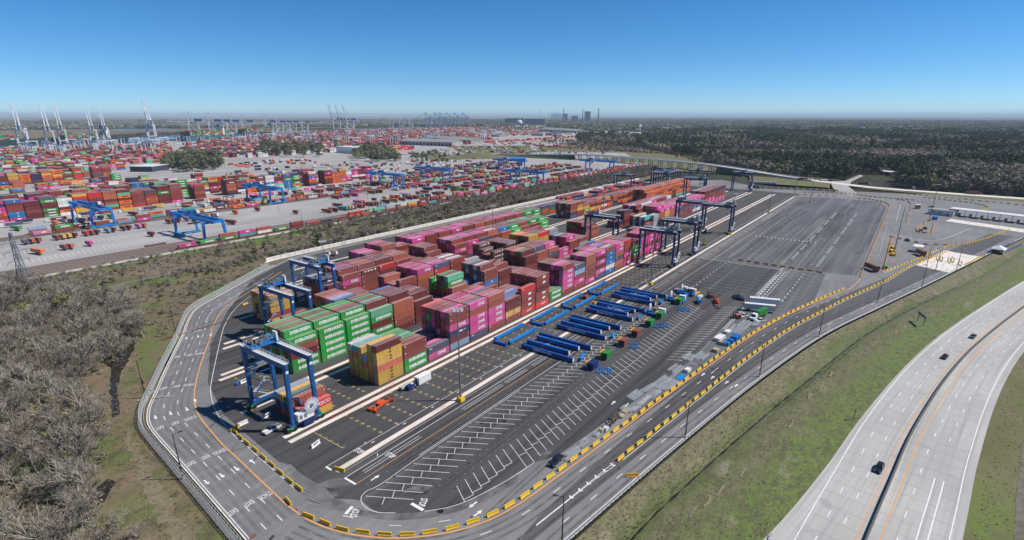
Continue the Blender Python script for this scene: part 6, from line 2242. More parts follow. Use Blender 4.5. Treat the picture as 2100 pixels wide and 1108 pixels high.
shed_px('warehouse', (395, 278), (695, 288), 60, 13, 'long grey gabled warehouse, nearer of the two', doors=14)
shed_px('warehouse', (500, 255), (815, 275), 60, 13, 'long grey gabled warehouse, farther of the two', doors=14)
shed('blue_roof_house', 996, 712, R(-60), 34, 20, 6, 'dark pavilion with a bright blue hipped roof below the mound', 'wall_dark', 'crane_bright', 4)
shed_px('warehouse', (1215, 200), (1440, 215), 70, 14, 'long pale shed left of the water tower', doors=10, roof='roof_grey')
shed_px('warehouse', (1810, 188), (1930, 190), 60, 12, 'low white warehouse right of the water tower', roof='roof_white', doors=6)
shed_px('warehouse', (1920, 200), (2030, 205), 90, 12, 'white warehouse behind the forest edge', roof='roof_white', doors=6)
shed_px('cold_store', (20, 330), (110, 325), 80, 16, 'white cold store block behind the trees', F=cr2, roof='roof_white', wall='white', gable=False, doors=5)
shed_px('cold_store', (1600, 285), (1700, 290), 40, 12, 'white block left of the cold store', F=cr1, roof='roof_white', wall='white', gable=False, doors=4)
shed_px('open_shed', (845, 440), (950, 425), 40, 9, 'pale open shed on the empty concrete pad', F=cr1, roof='roof_white', wall='wall_dark', gable=False, doors=3)
for i, (a, b) in enumerate([((0, 195), (45, 196)), ((1860, 290), (1885, 292)), ((1130, 85), (1260, 88)), ((950, 278), (985, 279)), ((310, 60), (330, 61)), ((1690, 72), (1760, 74)), ((1180, 448), (1265, 458)), ((1860, 470), (1990, 485))]):
    shed_px('forest_house', a, b, 30 if i != 6 else 12, 7 if i < 6 else 5, ['white shed at the left of the forest', 'house in a clearing of the forest', 'pale building in the far forest', 'small white house in the forest', 'far pale building near the horizon', 'far white roof by the smoke', 'long white trailer building at the forest edge', 'low red-roofed building at the right forest edge'][i], F=D_, roof='roof_white' if i != 7 else 'rust', wall='wall_far', doors=2, z0=-2)
rng = random.Random(3)
for i in range(46):
    px, py = rng.uniform(1000, 1330), rng.uniform(258, 282)
    x, y = G(px, py)
    shed('town_building', x, y, rng.uniform(0, 3), rng.uniform(20, 70), rng.uniform(15, 40), rng.uniform(6, 14), 'low town building in the hazy district beyond the warehouses', rng.choice(['wall_far', 'white', 'plant_grey']), rng.choice(['roof_white', 'roof_grey', 'roof_white']), 3, False, -2)['group'] = 'town buildings beyond the warehouses'


def block_px(name, a, b, depth, h, label, m='hall_dark', F=cr2):
    p, q = F([a])[0], F([b])[0]
    rz = math.atan2(q[1] - p[1], q[0] - p[0])
    t = empty(name, ((p[0] + q[0]) / 2, (p[1] + q[1]) / 2, -2), rz, label, 'building')
    l = math.hypot(q[0] - p[0], q[1] - p[1])
    mk('wall', MB().box((0, depth / 2, h / 2), (l, depth, h)), m, t)
    mk('roof', MB().box((0, depth / 2, h + 1), (l + 2, depth + 2, 2)), 'plant_grey', t)
    b = MB()
    for k in range(9):
        b.box((-l / 2 + l * (k + .5) / 9, -.5, h / 2), (l * .012, 1, h * .96))
    mk('rib', b, 'plant_grey', t)


block_px('storage_hall', (978, 160), (1090, 160), 150, 62, 'huge dark storage hall on the horizon, left half')
block_px('storage_hall', (1100, 160), (1215, 160), 150, 58, 'huge dark storage hall on the horizon, right half')
x, y = cr2([(1068, 162)])[0]
t = empty('storage_dome', (x - 120, y - 80, -2), 0, 'pale round dome in front of the dark storage halls', 'dome')
me = bpy.data.meshes.new('shell')
bm = bmesh.new()
bmesh.ops.create_uvsphere(bm, u_segments=24, v_segments=14, radius=32)
bm.to_mesh(me)
bm.free()
me.shade_smooth()
mk('shell', me, 'roof_white', t, loc=(0, 0, 20))
mk('base_ring', MB().cyl((0, 0, 0), (0, 0, 10), 31, n=24), 'plant_grey', t)
block_px('power_station', (1460, 148), (1488, 148), 120, 150, 'dark power station tower on the skyline', 'plant_grey')
block_px('mill_building', (1380, 145), (1412, 145), 90, 90, 'grey mill block on the skyline left of the power station', 'plant_grey')
block_px('mill_building', (1325, 143), (1352, 143), 90, 120, 'tall hazy mill structure on the skyline', 'plant_grey')
for px, top, base, r, l in ((1442, 82, 148, 7, 'slim chimney left of the power station'), (1535, 80, 160, 7, 'slim chimney right of the power station'), (1328, 76, 143, 8, 'chimney of the mill on the skyline'), (1187, 75, 120, 10, 'distant bridge pylon on the skyline'), (1530, 160, 185, 4, 'dark small stack by the town')):
    x, y = cr2([(px, base)])[0]
    d = math.hypot(x, y)
    h = (base - top) / 2.9157 * d / FPX * 1.02
    t = empty('chimney', (x, y, -2), 0, l, 'chimney')
    mk('shaft', MB().cyl((0, 0, 0), (0, 0, h), r * 1.2, r * .8, 12), 'plant_grey', t)
    mk('rim', MB().cyl((0, 0, h), (0, 0, h + 4), r, r, 12), 'wall_dark', t)
x, y = cr2([(1785, 210)])[0]
t = empty('water_tower', (x, y, -2), 0, 'white water tower with round tank beyond the trees', 'water tower')
mk('tank', MB().cyl((0, 0, 30), (0, 0, 36), 6, 9, 14).cyl((0, 0, 36), (0, 0, 42), 9, 9, 14).cyl((0, 0, 42), (0, 0, 46), 9, 3, 14), 'white', t)
mk('stem', MB().cyl((0, 0, 0), (0, 0, 31), 2.2, 2, 10), 'white', t)
x, y = D_([(1073, 215)])[0]
t = empty('water_tower', (x, y, -2), 0, 'small pale blue water tower standing in the forest', 'water tower')
mk('tank', MB().cyl((0, 0, 26), (0, 0, 30), 5, 8, 14).cyl((0, 0, 30), (0, 0, 36), 8, 4, 14), mat('tower_blue', (.35, .5, .55), .6), t)
mk('stem', MB().cyl((0, 0, 0), (0, 0, 27), 2, 2, 10), 'white', t)
# grassy mound
mb = MB()
mc = (1010, 830)
for i in range(9):
    for j in range(24):
        r_ = i / 8
        a = 2 * math.pi * j / 24
        ex, ey = 75 * r_ * math.cos(a), 48 * r_ * math.sin(a)
        ca, sa = math.cos(R(-50)), math.sin(R(-50))
        mb.v.append((mc[0] + ex * ca * 1.3 - ey * sa, mc[1] + ex * sa * 1.3 + ey * ca, -1.3 + 13 * (math.cos(r_ * math.pi) + 1) / 2))
for i in range(8):
    for j in range(24):
        k = (j + 1) % 24
        mb.f.append((i * 24 + j, (i + 1) * 24 + j, (i + 1) * 24 + k, i * 24 + k))
mk('grass_mound', mb, 'grass', kind='structure', smooth=True)


# ================================================================== QUAY CRANES AND SHIPS
def make_sts(up, blue=False):
    t = empty('quay_crane', (0, 0, 0), 0, 'x', 'crane')
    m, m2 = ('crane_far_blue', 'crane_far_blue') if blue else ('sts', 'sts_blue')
    for sx in (-1, 1):
        for sy in (-1, 1):
            mk('leg', MB().bar((sx * 15, sy * 10, 0), (sx * 15, sy * 10, 50), 3.8, 3.2), m, t)
    for sy in (-1, 1):
        mk('portal_beam', MB().bar((-15, sy * 10, 14), (15, sy * 10, 14), 2.2, 2.6).bar((-15, sy * 10, 15), (15, sy * 10, 46), 1.8), m, t)
    for sx in (-1, 1):
        mk('cross_beam', MB().bar((sx * 15, -10, 48), (sx * 15, 10, 48), 2, 2.6).bar((sx * 15, -10, 14), (sx * 15, 10, 14), 2, 2.6), m, t)
    for sy in (-1, 1):
        mk('backreach', MB().bar((-38, sy * 4, 52), (18, sy * 4, 52), 1.6, 2.6), m, t)
        if up:
            mk('boom', MB().bar((18, sy * 4, 53), (30, sy * 4, 120), 2.2, 3.0), m, t)
        else:
            mk('boom', MB().bar((18, sy * 4, 52), (78, sy * 4, 52), 1.6, 2.4), m, t)
        tip = (30, sy * 4, 118) if up else (70, sy * 4, 53)
        mk('stay', MB().bar((12, sy * 3, 84), tip, 1.1).bar((12, sy * 3, 84), (-36, sy * 4, 53), 1.1), m, t)
        mk('apex_frame', MB().bar((15, sy * 6, 52), (12, sy * 3, 86), 1.6).bar((-8, sy * 5, 52), (12, sy * 3, 85), 1.3), m, t)
    mk('machinery_house', MB().box((-16, 0, 57), (24, 11, 8)), m2, t)
    mk('trolley_cab', MB().box((5, 0, 48), (6, 5, 4)), m2, t)
    return t


sts_up, sts_dn, sts_bl = make_sts(True), make_sts(False), make_sts(False, True)
seen = set()


def sts(proto, px, py, top, rz, label, group):
    x, y = G(px, py)
    o = place(proto, proto.name not in seen, (x, y, -1.6), R(rz), label, group)
    seen.add(proto.name)
    s = (py - top) / FPX * math.hypot(x, y) / (122 if proto is sts_up else 88)
    o.scale = (s, s, s)


for i, (px, py, tp) in enumerate([(50, 302, 240), (108, 303, 240), (133, 297, 239), (196, 296, 240), (221, 292, 240), (314, 288, 224)]):
    sts(sts_up, px, py, tp, 75, f'{nth(i)} white quay crane with raised boom from the left edge', 'raised boom quay cranes')
for i, px in enumerate([402, 442, 460, 479, 508, 555, 576, 589, 603, 627]):
    sts(sts_dn, px, 281 - i * .9, 238 + i * .5, 150, f'{nth(i)} white quay crane with lowered boom in the long left group', 'lowered boom quay cranes')
for i, (px, tp) in enumerate([(692, 221), (706, 222), (720, 222)]):
    sts(sts_up, px, 270, tp, 150, f'{nth(i)} raised boom quay crane of the middle trio', 'middle quay cranes')
for i, px in enumerate([803, 823, 843]):
    sts(sts_dn, px, 264, 244, 150, f'{nth(i)} small white quay crane right of the middle trio', 'small quay cranes')
for i, px in enumerate([878, 897, 907, 920, 936, 953]):
    sts(sts_bl, px, 262 - i * .7, 233, 150, f'{nth(i)} hazy blue quay crane of the far group', 'hazy quay cranes')
for i, px in enumerate([1134, 1141, 1148]):
    sts(sts_bl, px, 247, 232, 150, f'{nth(i)} blue shipyard crane on the skyline by the mill', 'skyline cranes')


def ship(a, b, hull_c, label, F=cr1, stack=(5, 8)):
    p, q = F([a])[0], F([b])[0]
    L_s = math.hypot(q[0] - p[0], q[1] - p[1])
    rz = math.atan2(q[1] - p[1], q[0] - p[0])
    x, y = (p[0] + q[0]) / 2, (p[1] + q[1]) / 2
    t = empty('container_ship', (x, y, -2), rz, label, 'ship')
    w_ = 48
    h = MB()
    prof = [(-L_s / 2, -w_ / 2 * .8), (-L_s / 2 + 20, -w_ / 2), (L_s / 2 - 60, -w_ / 2), (L_s / 2, 0), (L_s / 2 - 60, w_ / 2), (-L_s / 2 + 20, w_ / 2), (-L_s / 2, w_ / 2 * .8)]
    n_ = len(prof)
    for z, k in ((0, .97), (18, 1)):
        h.v += [(X * k, Y, z) for X, Y in prof]
    for i in range(n_):
        j = (i + 1) % n_
        h.f.append((i, j, n_ + j, n_ + i))
    h.f.append(tuple(range(n_, 2 * n_)))
    mk('hull', h, mat('hull_paint', hull_c, .6), t)
    for xx in (L_s * .18,):
        br = mk('bridge', MB().box((xx, 0, 34), (8, w_ * .6, 34)).box((xx, 0, 52), (7, w_ * .8, 4)), 'white', t)
        mk('funnel', MB().box((xx - 9, 0, 56), (6, 8, 14)), 'sts_blue', br)
    ca, sa = math.cos(rz), math.sin(rz)
    for k in range(int((L_s - 80) / 14)):
        X = -L_s / 2 + 30 + k * 14
        if abs(X - L_s * .18) < 14:
            continue
        tt = random.randint(*stack)
        for r in range(0, 16, 2):
            for lev in range(tt):
                Y = -w_ / 2 + 3 + r * 2.8
                if r == 0 or lev == tt - 1 or k == 0:
                    far_container(x + X * ca - (Y + 1.4) * sa, y + X * sa + (Y + 1.4) * ca, 16 + lev * 2.7, random.choice('GGBDBNTGKRMHW'), 12.19, 2.7, rz, False)
    return t


ship((-60, 285), (270, 275), (.02, .06, .05), 'green-hulled container ship at the left edge of the berth')
ship((330, 280), (770, 262), (.02, .03, .04), 'dark container ship behind the raised boom cranes')
ship((1090, 262), (1420, 240), (.02, .13, .17), 'teal-hulled container ship beside the lowered boom cranes')
ship((1440, 235), (1700, 215), (.02, .03, .06), 'navy container ship behind the second part of the quay cranes')
ship((440, 170), (560, 165), (.02, .03, .06), 'far container ship by the hazy blue cranes', F=cr2)

# white stacking cranes scattered over the far port
def make_yard_crane():
    t = empty('stacking_crane', (0, 0, 0), 0, 'x', 'crane')
    for sx in (-5, 5):
        for sy in (-12, 12):
            mk('leg', MB().bar((sx, sy, 0), (sx, sy, 22), 1.4), 'sts', t)
        mk('girder', MB().box((sx, 0, 23), (1.6, 27, 2.2)), 'sts', t)
    for sy in (-12, 12):
        mk('sill_beam', MB().bar((-7, sy, 2), (7, sy, 2), 1.2), 'sts', t)
    mk('trolley', MB().box((0, 3, 25), (9, 5, 2.4)), 'sts_blue', t)
    return t


yc = make_yard_crane()
k = 0
for i in range(260):
    px, py = random.uniform(20, 1000), random.uniform(272, 318)
    x, y = G(px, py)
    ok_ = 1230 < y < 2750 and x > 250 and (py < 296 or px < 330) and not (330 < px < 480 and py > 300) and y < 2150 + (x - 400) * .55
    if ok_ and k < 120:
        place(yc, k == 0, (x, y, -1.6), random.choice([0, 0, R(90)]), 'white stacking crane rising among the distant container rows', 'stacking cranes in the far port')
        k += 1

# ================================================================== POWER PYLON
x, y = G(62, 610)
t = empty('power_pylon', (x, y, -.3), R(30), 'tall lattice power pylon at the left edge of the rail yard', 'pylon')
b = MB()
Hh = 36
lv = [(0, 3.6), (7, 2.9), (14, 2.2), (20, 1.6), (26, 1.2), (31, 1.0), (Hh, .5)]
for (z0, r0), (z1, r1) in zip(lv[:-1], lv[1:]):
    for k in range(4):
        a, c = math.pi / 4 + k * math.pi / 2, math.pi / 4 + (k + 1) * math.pi / 2
        A0, A1 = (r0 * math.cos(a), r0 * math.sin(a), z0), (r1 * math.cos(a), r1 * math.sin(a), z1)
        C0, C1 = (r0 * math.cos(c), r0 * math.sin(c), z0), (r1 * math.cos(c), r1 * math.sin(c), z1)
        b.bar(A0, A1, .26).bar(A0, C1, .14).bar(C0, A1, .14).bar(A1, C1, .14)
mk('lattice', b, 'grey_metal', t)
for z in (21, 26, 31):
    c_ = MB().bar((-6, 0, z), (6, 0, z), .25).bar((-6, 0, z), (0, 0, z + 2.6), .15).bar((6, 0, z), (0, 0, z + 2.6), .15)
    a = mk('crossarm', c_, 'grey_metal', t)
    for s in (-6, 6):
        mk('insulator', MB().cyl((s, 0, z), (s, 0, z - 1.8), .16, n=6), 'tan', a)
# ================================================================== VEGETATION
random.seed(21)
rs = np.random.default_rng(4)


def leaf_crown(n, clumps, r, zlo, zhi, size, seed, cr=.5, squash=.8):
    """leaf-sized faces gathered in clumps"""
    g = np.random.default_rng(seed)
    m = MB()
    cs = []
    for i in range(clumps):
        a = g.uniform(0, 2 * math.pi)
        t = g.uniform(0, 1)
        rr = r * math.sqrt(g.uniform(.05, 1)) * (math.sin(math.pi * (.18 + .75 * t)))
        cs.append((rr * math.cos(a), rr * math.sin(a), zlo + (zhi - zlo) * t, r * cr * g.uniform(.7, 1.25)))
    for i in range(n):
        cx, cy_, cz, c_r = cs[i % clumps]
        d = g.normal(size=3)
        d /= np.linalg.norm(d)
        d[2] = abs(d[2]) * .9 - .15 if g.random() < .75 else d[2]
        p = np.array([cx, cy_, cz]) + d * c_r * g.uniform(.75, 1.05) * np.array([1, 1, squash])
        nn = d + g.normal(size=3) * .45
        nn /= np.linalg.norm(nn)
        a = np.cross(nn, g.normal(size=3))
        a /= np.linalg.norm(a)
        b = np.cross(nn, a)
        s = size * g.uniform(.6, 1.3)
        o = len(m.v)
        m.v += [tuple(p + a * s), tuple(p + b * s * .8 - a * s * .3), tuple(p - a * s * .8 - b * s * .4), tuple(p - b * s)]
        m.f += [(o, o + 1, o + 2), (o, o + 2, o + 3)]
    return m


def trunk_mesh(h, r, seed, limbs=4):
    g = random.Random(seed)
    m = MB().cyl((0, 0, -.6), (g.uniform(-.3, .3), g.uniform(-.3, .3), h), r, r * .45, 6)
    for k in range(limbs):
        a = g.uniform(0, 6.28)
        z = h * g.uniform(.55, .95)
        m.cyl((0, 0, z), (math.cos(a) * h * .3, math.sin(a) * h * .3, z + h * .25), r * .35, r * .12, 5)
    return m


def bare_tree(h, seed, twig=.05, spread=.5):
    """trunk and limbs, twigs"""
    g = random.Random(seed)
    tk, tw = MB(), MB()

    def ribbon(p, q, w0):
        d = (q - p)
        s = d.cross(Vector((g.uniform(-1, 1), g.uniform(-1, 1), g.uniform(-1, 1)))).normalized() * w0 / 2
        o = len(tw.v)
        tw.v += [tuple(p - s), tuple(p + s), tuple(q + s * .4), tuple(q - s * .4)]
        tw.f.append((o, o + 1, o + 2, o + 3))

    def grow(p, d, l, r, lev):
        q = p + d * l
        if lev < 2:
            tk.cyl(p, q, r, r * .6, 5, False)
        else:
            ribbon(p, q, max(twig * (1.5 if lev < 4 else 1), r * 2))
        if lev >= 4:
            return
        nb = [4, 5, 5, 5][lev]
        for k in range(nb):
            a = g.uniform(0, 6.28)
            side = Vector((math.cos(a), math.sin(a), g.uniform(-.1, .6)))
            nd = (d * g.uniform(.5, 1.0) + side * spread * g.uniform(.7, 1.5)).normalized()
            s = p + d * l * g.uniform(.45, 1.0)
            grow(s, nd, l * g.uniform(.5, .78), r * .5, lev + 1)

    grow(Vector((0, 0, -.4)), Vector((g.uniform(-.12, .12), g.uniform(-.12, .12), 1)).normalized(), h * .5, h * .02, 0)
    return tk, tw


def tree_proto(name, tk, cr, mt, mc, cat='tree', crown='crown'):
    t = empty(name, (0, 0, 0), 0, 'x', cat)
    mk('trunk', tk, mt, t)
    mk(crown, cr, mc, t)
    return t


def rough_edge(pts, amp=1.0, step=1.5):
    return [(x + random.uniform(-amp, amp) * .5, y + random.uniform(-amp, amp) * .5) for x, y, h in walk(pts + [pts[0]], step * 1.8)]


def inside(poly, x, y):
    c = False
    n = len(poly)
    j = n - 1
    for i in range(n):
        xi, yi = poly[i]
        xj, yj = poly[j]
        if (yi > y) != (yj > y) and x < (xj - xi) * (y - yi) / (yj - yi) + xi:
            c = not c
        j = i
    return c


def sample(poly, n, dmin, tries=40):
    xs_, ys_ = [p[0] for p in poly], [p[1] for p in poly]
    grid, out = {}, []
    for _ in range(n * tries):
        x, y = random.uniform(min(xs_), max(xs_)), random.uniform(min(ys_), max(ys_))
        k = (int(x / dmin), int(y / dmin))
        if k in grid or not inside(poly, x, y):
            continue
        grid[k] = 1
        out.append((x, y))
        if len(out) >= n:
            break
    return out


# --- bare wood at left
bare = [bare_tree(11.5, s, .10, .46) for s in (1, 2, 3, 4, 5)]
bare_p = [tree_proto('bare_tree', tk, tw, 'bark', ['twig', 'twig', 'twig_dark', 'twig', 'twig_dark'][i], 'tree', 'branches') for i, (tk, tw) in enumerate(bare)]
usedp = set()


def plant(proto, x, y, s, label, group, z=-.28):
    o = place(proto, proto.name not in usedp, (x, y, z), random.uniform(0, 6.28), label, group)
    usedp.add(proto.name)
    o.scale = (s * random.uniform(.9, 1.1), s * random.uniform(.9, 1.1), s)
    return o


wood = GL([(-260, 640), (-60, 596), (60, 592), (150, 592), (235, 618), (292, 650), (300, 690), (262, 730), (200, 770), (180, 815), (225, 850), (222, 900), (205, 960), (180, 1010), (235, 1060), (310, 1108), (310, 1300), (-420, 1300)])
wp = sample(wood, 300, 3.9)
wp.sort(key=lambda p: math.hypot(*p))
for i, (x, y) in enumerate(wp):
    near_ = i < len(wp) // 3
    edge = 'near the bottom left corner' if near_ else ('in the middle of the left wood' if i < 2 * len(wp) // 3 else 'at the back of the left wood')
    j = random.randrange(5)
    plant(bare_p[j], x, y, random.uniform(.75, 1.35), f'{"dark twigged" if j in (2, 4) else "pale grey"} leafless tree {edge}', 'leafless trees of the left wood')
for p, l in (((235, 690), 'leafless tree standing alone beside the dark stream'), ((392, 610), 'round leafless tree near the fence in the green clearing'), ((410, 602), 'second leafless tree by the fence in the clearing'), ((330, 575), 'leafless tree at the back of the clearing'), ((352, 585), 'pale leafless trunk in the clearing'), ((245, 620), 'leafless tree left of the clearing'), ((120, 905), 'white barked leafless tree in the near wood'), ((300, 590), 'thin leafless tree by the railway line')):
    plant(random.choice(bare_p), *G(*p), .85, l, None)
# two green trees in the wood
spring = [tree_proto('leafy_tree', trunk_mesh(5, .22, 40 + i), leaf_crown(900, 18, 4.2, 3.0, 9.5, .30, 60 + i, .42), 'bark', 'leaf_spring') for i in range(2)]
for p, s, l in (((80, 640), 1.1, 'yellow-green budding tree, left of the budding group'), ((105, 636), 1.15, 'yellow-green budding tree, middle of the budding group'), ((135, 645), 1.0, 'yellow-green budding tree, right of the budding group'), ((60, 660), .9, 'small budding tree in front of the group')):
    plant(random.choice(spring), *G(*p), s, l, 'budding trees')
everg = [tree_proto('evergreen_tree', trunk_mesh(5, .25, 50 + i), leaf_crown(900, 16, 2.6, 2.0, 10.0, .34, 80 + i, .42), 'bark', 'leaf_dark') for i in range(3)]
for p, s, l in (((105, 668), .6, 'dark evergreen below the budding trees'), ((215, 590), .75, 'dark evergreen behind the left wood'), ((525, 530), .8, 'pointed dark evergreen beside the railway line in the scrub, left'), ((545, 520), .9, 'tall dark evergreen beside the railway line in the scrub, right'), ((655, 505), 1.0, 'dark evergreen by the light mast behind the third crane'), ((85, 585), .5, 'dark evergreen bush by the pylon')):
    plant(random.choice(everg), *G(*p), s, l, None)


def scatter(name, pts, scales, protos, label, cat, z=None, kind=None):
    """one mass of instances (geometry nodes) for growth nobody could count"""
    me = bpy.data.meshes.new(name)
    P = [(p[0], p[1], p[2] if len(p) > 2 else z) for p in pts]
    me.from_pydata(P, [], [])
    a = me.attributes.new('sc', 'FLOAT', 'POINT')
    a.data.foreach_set('value', list(scales))
    if kind:
        ka = me.attributes.new('kind', 'INT', 'POINT')
        ka.data.foreach_set('value', kind)
    cl = bpy.data.collections.new(name + '_kinds')
    for i, (mb_, m_) in enumerate(protos):
        me2 = mb_.mesh(name + '_kind')
        me2.materials.append(MT[m_])
        cl.objects.link(bpy.data.objects.new(f'{name}_kind_{i:02d}', me2))
    ng = bpy.data.node_groups.new(name, 'GeometryNodeTree')
    ng.interface.new_socket('Geometry', in_out='INPUT', socket_type='NodeSocketGeometry')
    ng.interface.new_socket('Geometry', in_out='OUTPUT', socket_type='NodeSocketGeometry')
    N, L = ng.nodes, ng.links
    gi, go = N.new('NodeGroupInput'), N.new('NodeGroupOutput')
    ip, ci = N.new('GeometryNodeInstanceOnPoints'), N.new('GeometryNodeCollectionInfo')
    ci.inputs['Collection'].default_value = cl
    ci.inputs['Separate Children'].default_value = True
    ci.inputs['Reset Children'].default_value = True
    ip.inputs['Pick Instance'].default_value = True
    rv = N.new('FunctionNodeRandomValue')
    rv.data_type = 'INT'
    [s for s in rv.inputs if s.name == 'Max' and s.type == 'INT'][0].default_value = len(protos) - 1
    if kind:
        kn = N.new('GeometryNodeInputNamedAttribute')
        kn.data_type = 'INT'
        kn.inputs['Name'].default_value = 'kind'
        L.new([s for s in kn.outputs if s.type == 'INT'][0], ip.inputs['Instance Index'])
    else:
        L.new([s for s in rv.outputs if s.type == 'INT'][0], ip.inputs['Instance Index'])
    rz = N.new('FunctionNodeRandomValue')
    rz.data_type = 'FLOAT_VECTOR'
    [s for s in rz.inputs if s.name == 'Max' and s.type == 'VECTOR'][0].default_value = (0, 0, 6.283)
    [s for s in rz.inputs if s.name == 'Min' and s.type == 'VECTOR'][0].default_value = (0, 0, 0)
    L.new([s for s in rz.outputs if s.type == 'VECTOR'][0], ip.inputs['Rotation'])
    na = N.new('GeometryNodeInputNamedAttribute')
    na.data_type = 'FLOAT'
    na.inputs['Name'].default_value = 'sc'
    L.new([s for s in na.outputs if s.type == 'VALUE'][0], ip.inputs['Scale'])
    L.new(gi.outputs[0], ip.inputs['Points'])
    L.new(ci.outputs[0], ip.inputs['Instance'])
    L.new(ip.outputs[0], go.inputs[0])
    o = mk(name, me, None, None, label, cat, None, 'stuff')
    md_ = o.modifiers.new('scatter', 'NODES')
    md_.node_group = ng
    return o


MT['tuft_tan'] = leaf_mat('tuft_tan', (.30, .24, .15), (.24, .2, .12))
MT['tuft_green'] = leaf_mat('tuft_green', (.14, .19, .05), (.18, .21, .07))
# --- scrub belt and the ground under the wood
bush = [(leaf_crown(170, 7, 1.5, .2, 1.7, .24, 200, .5), 'leaf_brown'), (leaf_crown(170, 7, 1.4, .2, 1.9, .24, 201, .5), 'twig_dark'), (leaf_crown(150, 6, 1.2, .2, 1.5, .24, 202, .5), 'leaf_brown'), (leaf_crown(170, 7, 1.6, .3, 2.2, .24, 203, .5), 'leaf_dark'), (bare_tree(4.2, 31, .07, .8)[1], 'twig'), (bare_tree(3.8, 32, .07, .8)[1], 'twig_dark')]
pts, scs = [], []
belt = [(-60, 372), (130, 374), (1000, 376), (1000, 419), (-60, 419)]
for x, y in sample(belt, 2600, 2.5):
    k = .5 + .5 * math.sin(x * .021 + 2) * math.sin(y * .09)
    if random.random() < .3 + .5 * k + (.4 if x > 330 else 0):
        pts.append((x, y, -.3))
        scs.append(random.uniform(.5, 1.35) * (1.6 if x > 260 else 1.05))
belt2 = [(150, 345), (200, 353), (1000, 353), (1000, 365), (400, 365), (200, 365.5), (130, 364)]
for x, y in sample(belt2, 1300, 1.8):
    pts.append((x, y, -.3))
    scs.append(random.uniform(.6, 1.3) * (1.45 if x > 260 else 1.1))
back = GL([(170, 605), (330, 568), (545, 545), (545, 552), (440, 596), (372, 640), (345, 690), (300, 700), (290, 650), (230, 618)])
for x, y in sample(back, 190, 3.0):
    pts.append((x, y, -.3))
    scs.append(random.uniform(.3, .9))
for x, y in sample(wood, 700, 3.0):
    pts.append((x, y, -.3))
    scs.append(random.uniform(.4, 1.0))
thick, tsc = [], []
for x, y in sample(wood, 1500, 2.2):
    thick.append((x, y, -.3))
    tsc.append(random.uniform(.3, .75))
und, usc = [], []
for x, y in sample(wood, 600, 2.6):
    und.append((x, y, -.3))
    usc.append(random.uniform(.4, 1.1))
scatter('green_undergrowth', und, usc, [(leaf_crown(150, 6, 1.5, .1, 1.3, .24, 210, .5), 'leaf_spring'), (leaf_crown(150, 6, 1.5, .1, 1.3, .24, 211, .5), 'tuft_green'), (leaf_crown(150, 6, 1.5, .1, 1.3, .24, 212, .5), 'leaf_mid')], 'fresh green undergrowth between the leafless trees', 'undergrowth')
scatter('leafless_thicket', thick, tsc, [(bare_tree(11.5, 1, .1, .55)[1], 'twig'), (bare_tree(11.0, 6, .1, .7)[1], 'twig'), (bare_tree(10, 8, .1, .7)[1], 'twig_dark')], 'grey leafless thicket filling the left wood', 'thicket')
scatter('scrub_bushes', pts, scs, bush, 'brown and green scrub bushes along the railway belt and under the wood', 'scrub')
# a few taller trees in the belt
belt_p = [tree_proto('scrub_tree', *bare_tree(11, 20 + i, .1, .5), 'bark', 'twig_dark', 'tree', 'branches') for i in range(2)] + [tree_proto('scrub_tree', trunk_mesh(5, .25, 55), leaf_crown(700, 14, 2.4, 2.0, 9.0, .34, 86, .42), 'bark', 'leaf_dark')]
for i, (x, y) in enumerate(sample([(260, 376), (1000, 378), (1000, 414), (260, 414)], 110, 7)):
    plant(random.choice(belt_p), x, y, random.uniform(.5, .85), 'slender tree in the scrub belt between the trains and the white wall', 'belt trees')


# --- grass tufts
def tuft(seed, h=.5, r=.35, n=16):
    g = random.Random(seed)
    m = MB()
    for k in range(n):
        a, b = g.uniform(0, 6.28), g.uniform(0, 6.28)
        x, y = r * g.random() * math.cos(a), r * g.random() * math.sin(a)
        w_ = .07
        hh = h * g.uniform(.5, 1.2)
        o = len(m.v)
        m.v += [(x - w_ * math.sin(b), y + w_ * math.cos(b), -.1), (x + w_ * math.sin(b), y - w_ * math.cos(b), -.1), (x + .25 * math.cos(b), y + .25 * math.sin(b), hh)]
        m.f.append((o, o + 1, o + 2))
    return m


tufts = [(tuft(1), 'tuft_tan'), (tuft(2), 'tuft_green'), (tuft(3), 'tuft_tan'), (tuft(4), 'tuft_tan')]
pts, scs = [], []
for _ in range(12000):
    x = 45 + 330 * random.random() ** 1.8
    a, b = gy(gx, x) - 1.4, gy(hw_left, x)
    t = random.random()
    if t > .55 and random.random() < .6:
        continue
    if random.random() < .22:
        t = .29 + .03 * math.sin(x * .03 + 1) + random.choice([-1, 1]) * random.uniform(.02, .06)
    pts.append((x, a + (b - a) * t, float(np.interp(t, [0, .03, .1, .2, .27, .29, .31, .38, .5, .62, .8, .95, 1], [0, -.12, -.35, -.9, -1.75, -1.95, -1.7, -1.0, -.8, -.75, -.5, -.2, -.05]))))
    scs.append(random.uniform(.2, .55))
lf = [p for p in left_edge]
for _ in range(9000):
    p = random.choice(fence_line)
    d = random.random() ** 1.6 * 45
    x, y = p[0] - d * .9 + random.uniform(-5, 5), p[1] + random.uniform(-9, 9) + d * .25
    if inside(outer, x, y) or y > 330:
        continue
    pts.append((x, y, -.3))
    scs.append(random.uniform(.35, 1.0))
hr = [p for p in offset(hw_right, -2)]
for _ in range(3500):
    x = 90 + 240 * random.random() ** 1.4
    pts.append((x, gy(hr, x) - 45 * random.random() ** 1.3, -.25))
    scs.append(random.uniform(.2, .6))
scatter('grass_tufts', pts, scs, tufts, 'tufts of dry and green grass on the verge and beside the fence', 'grass')
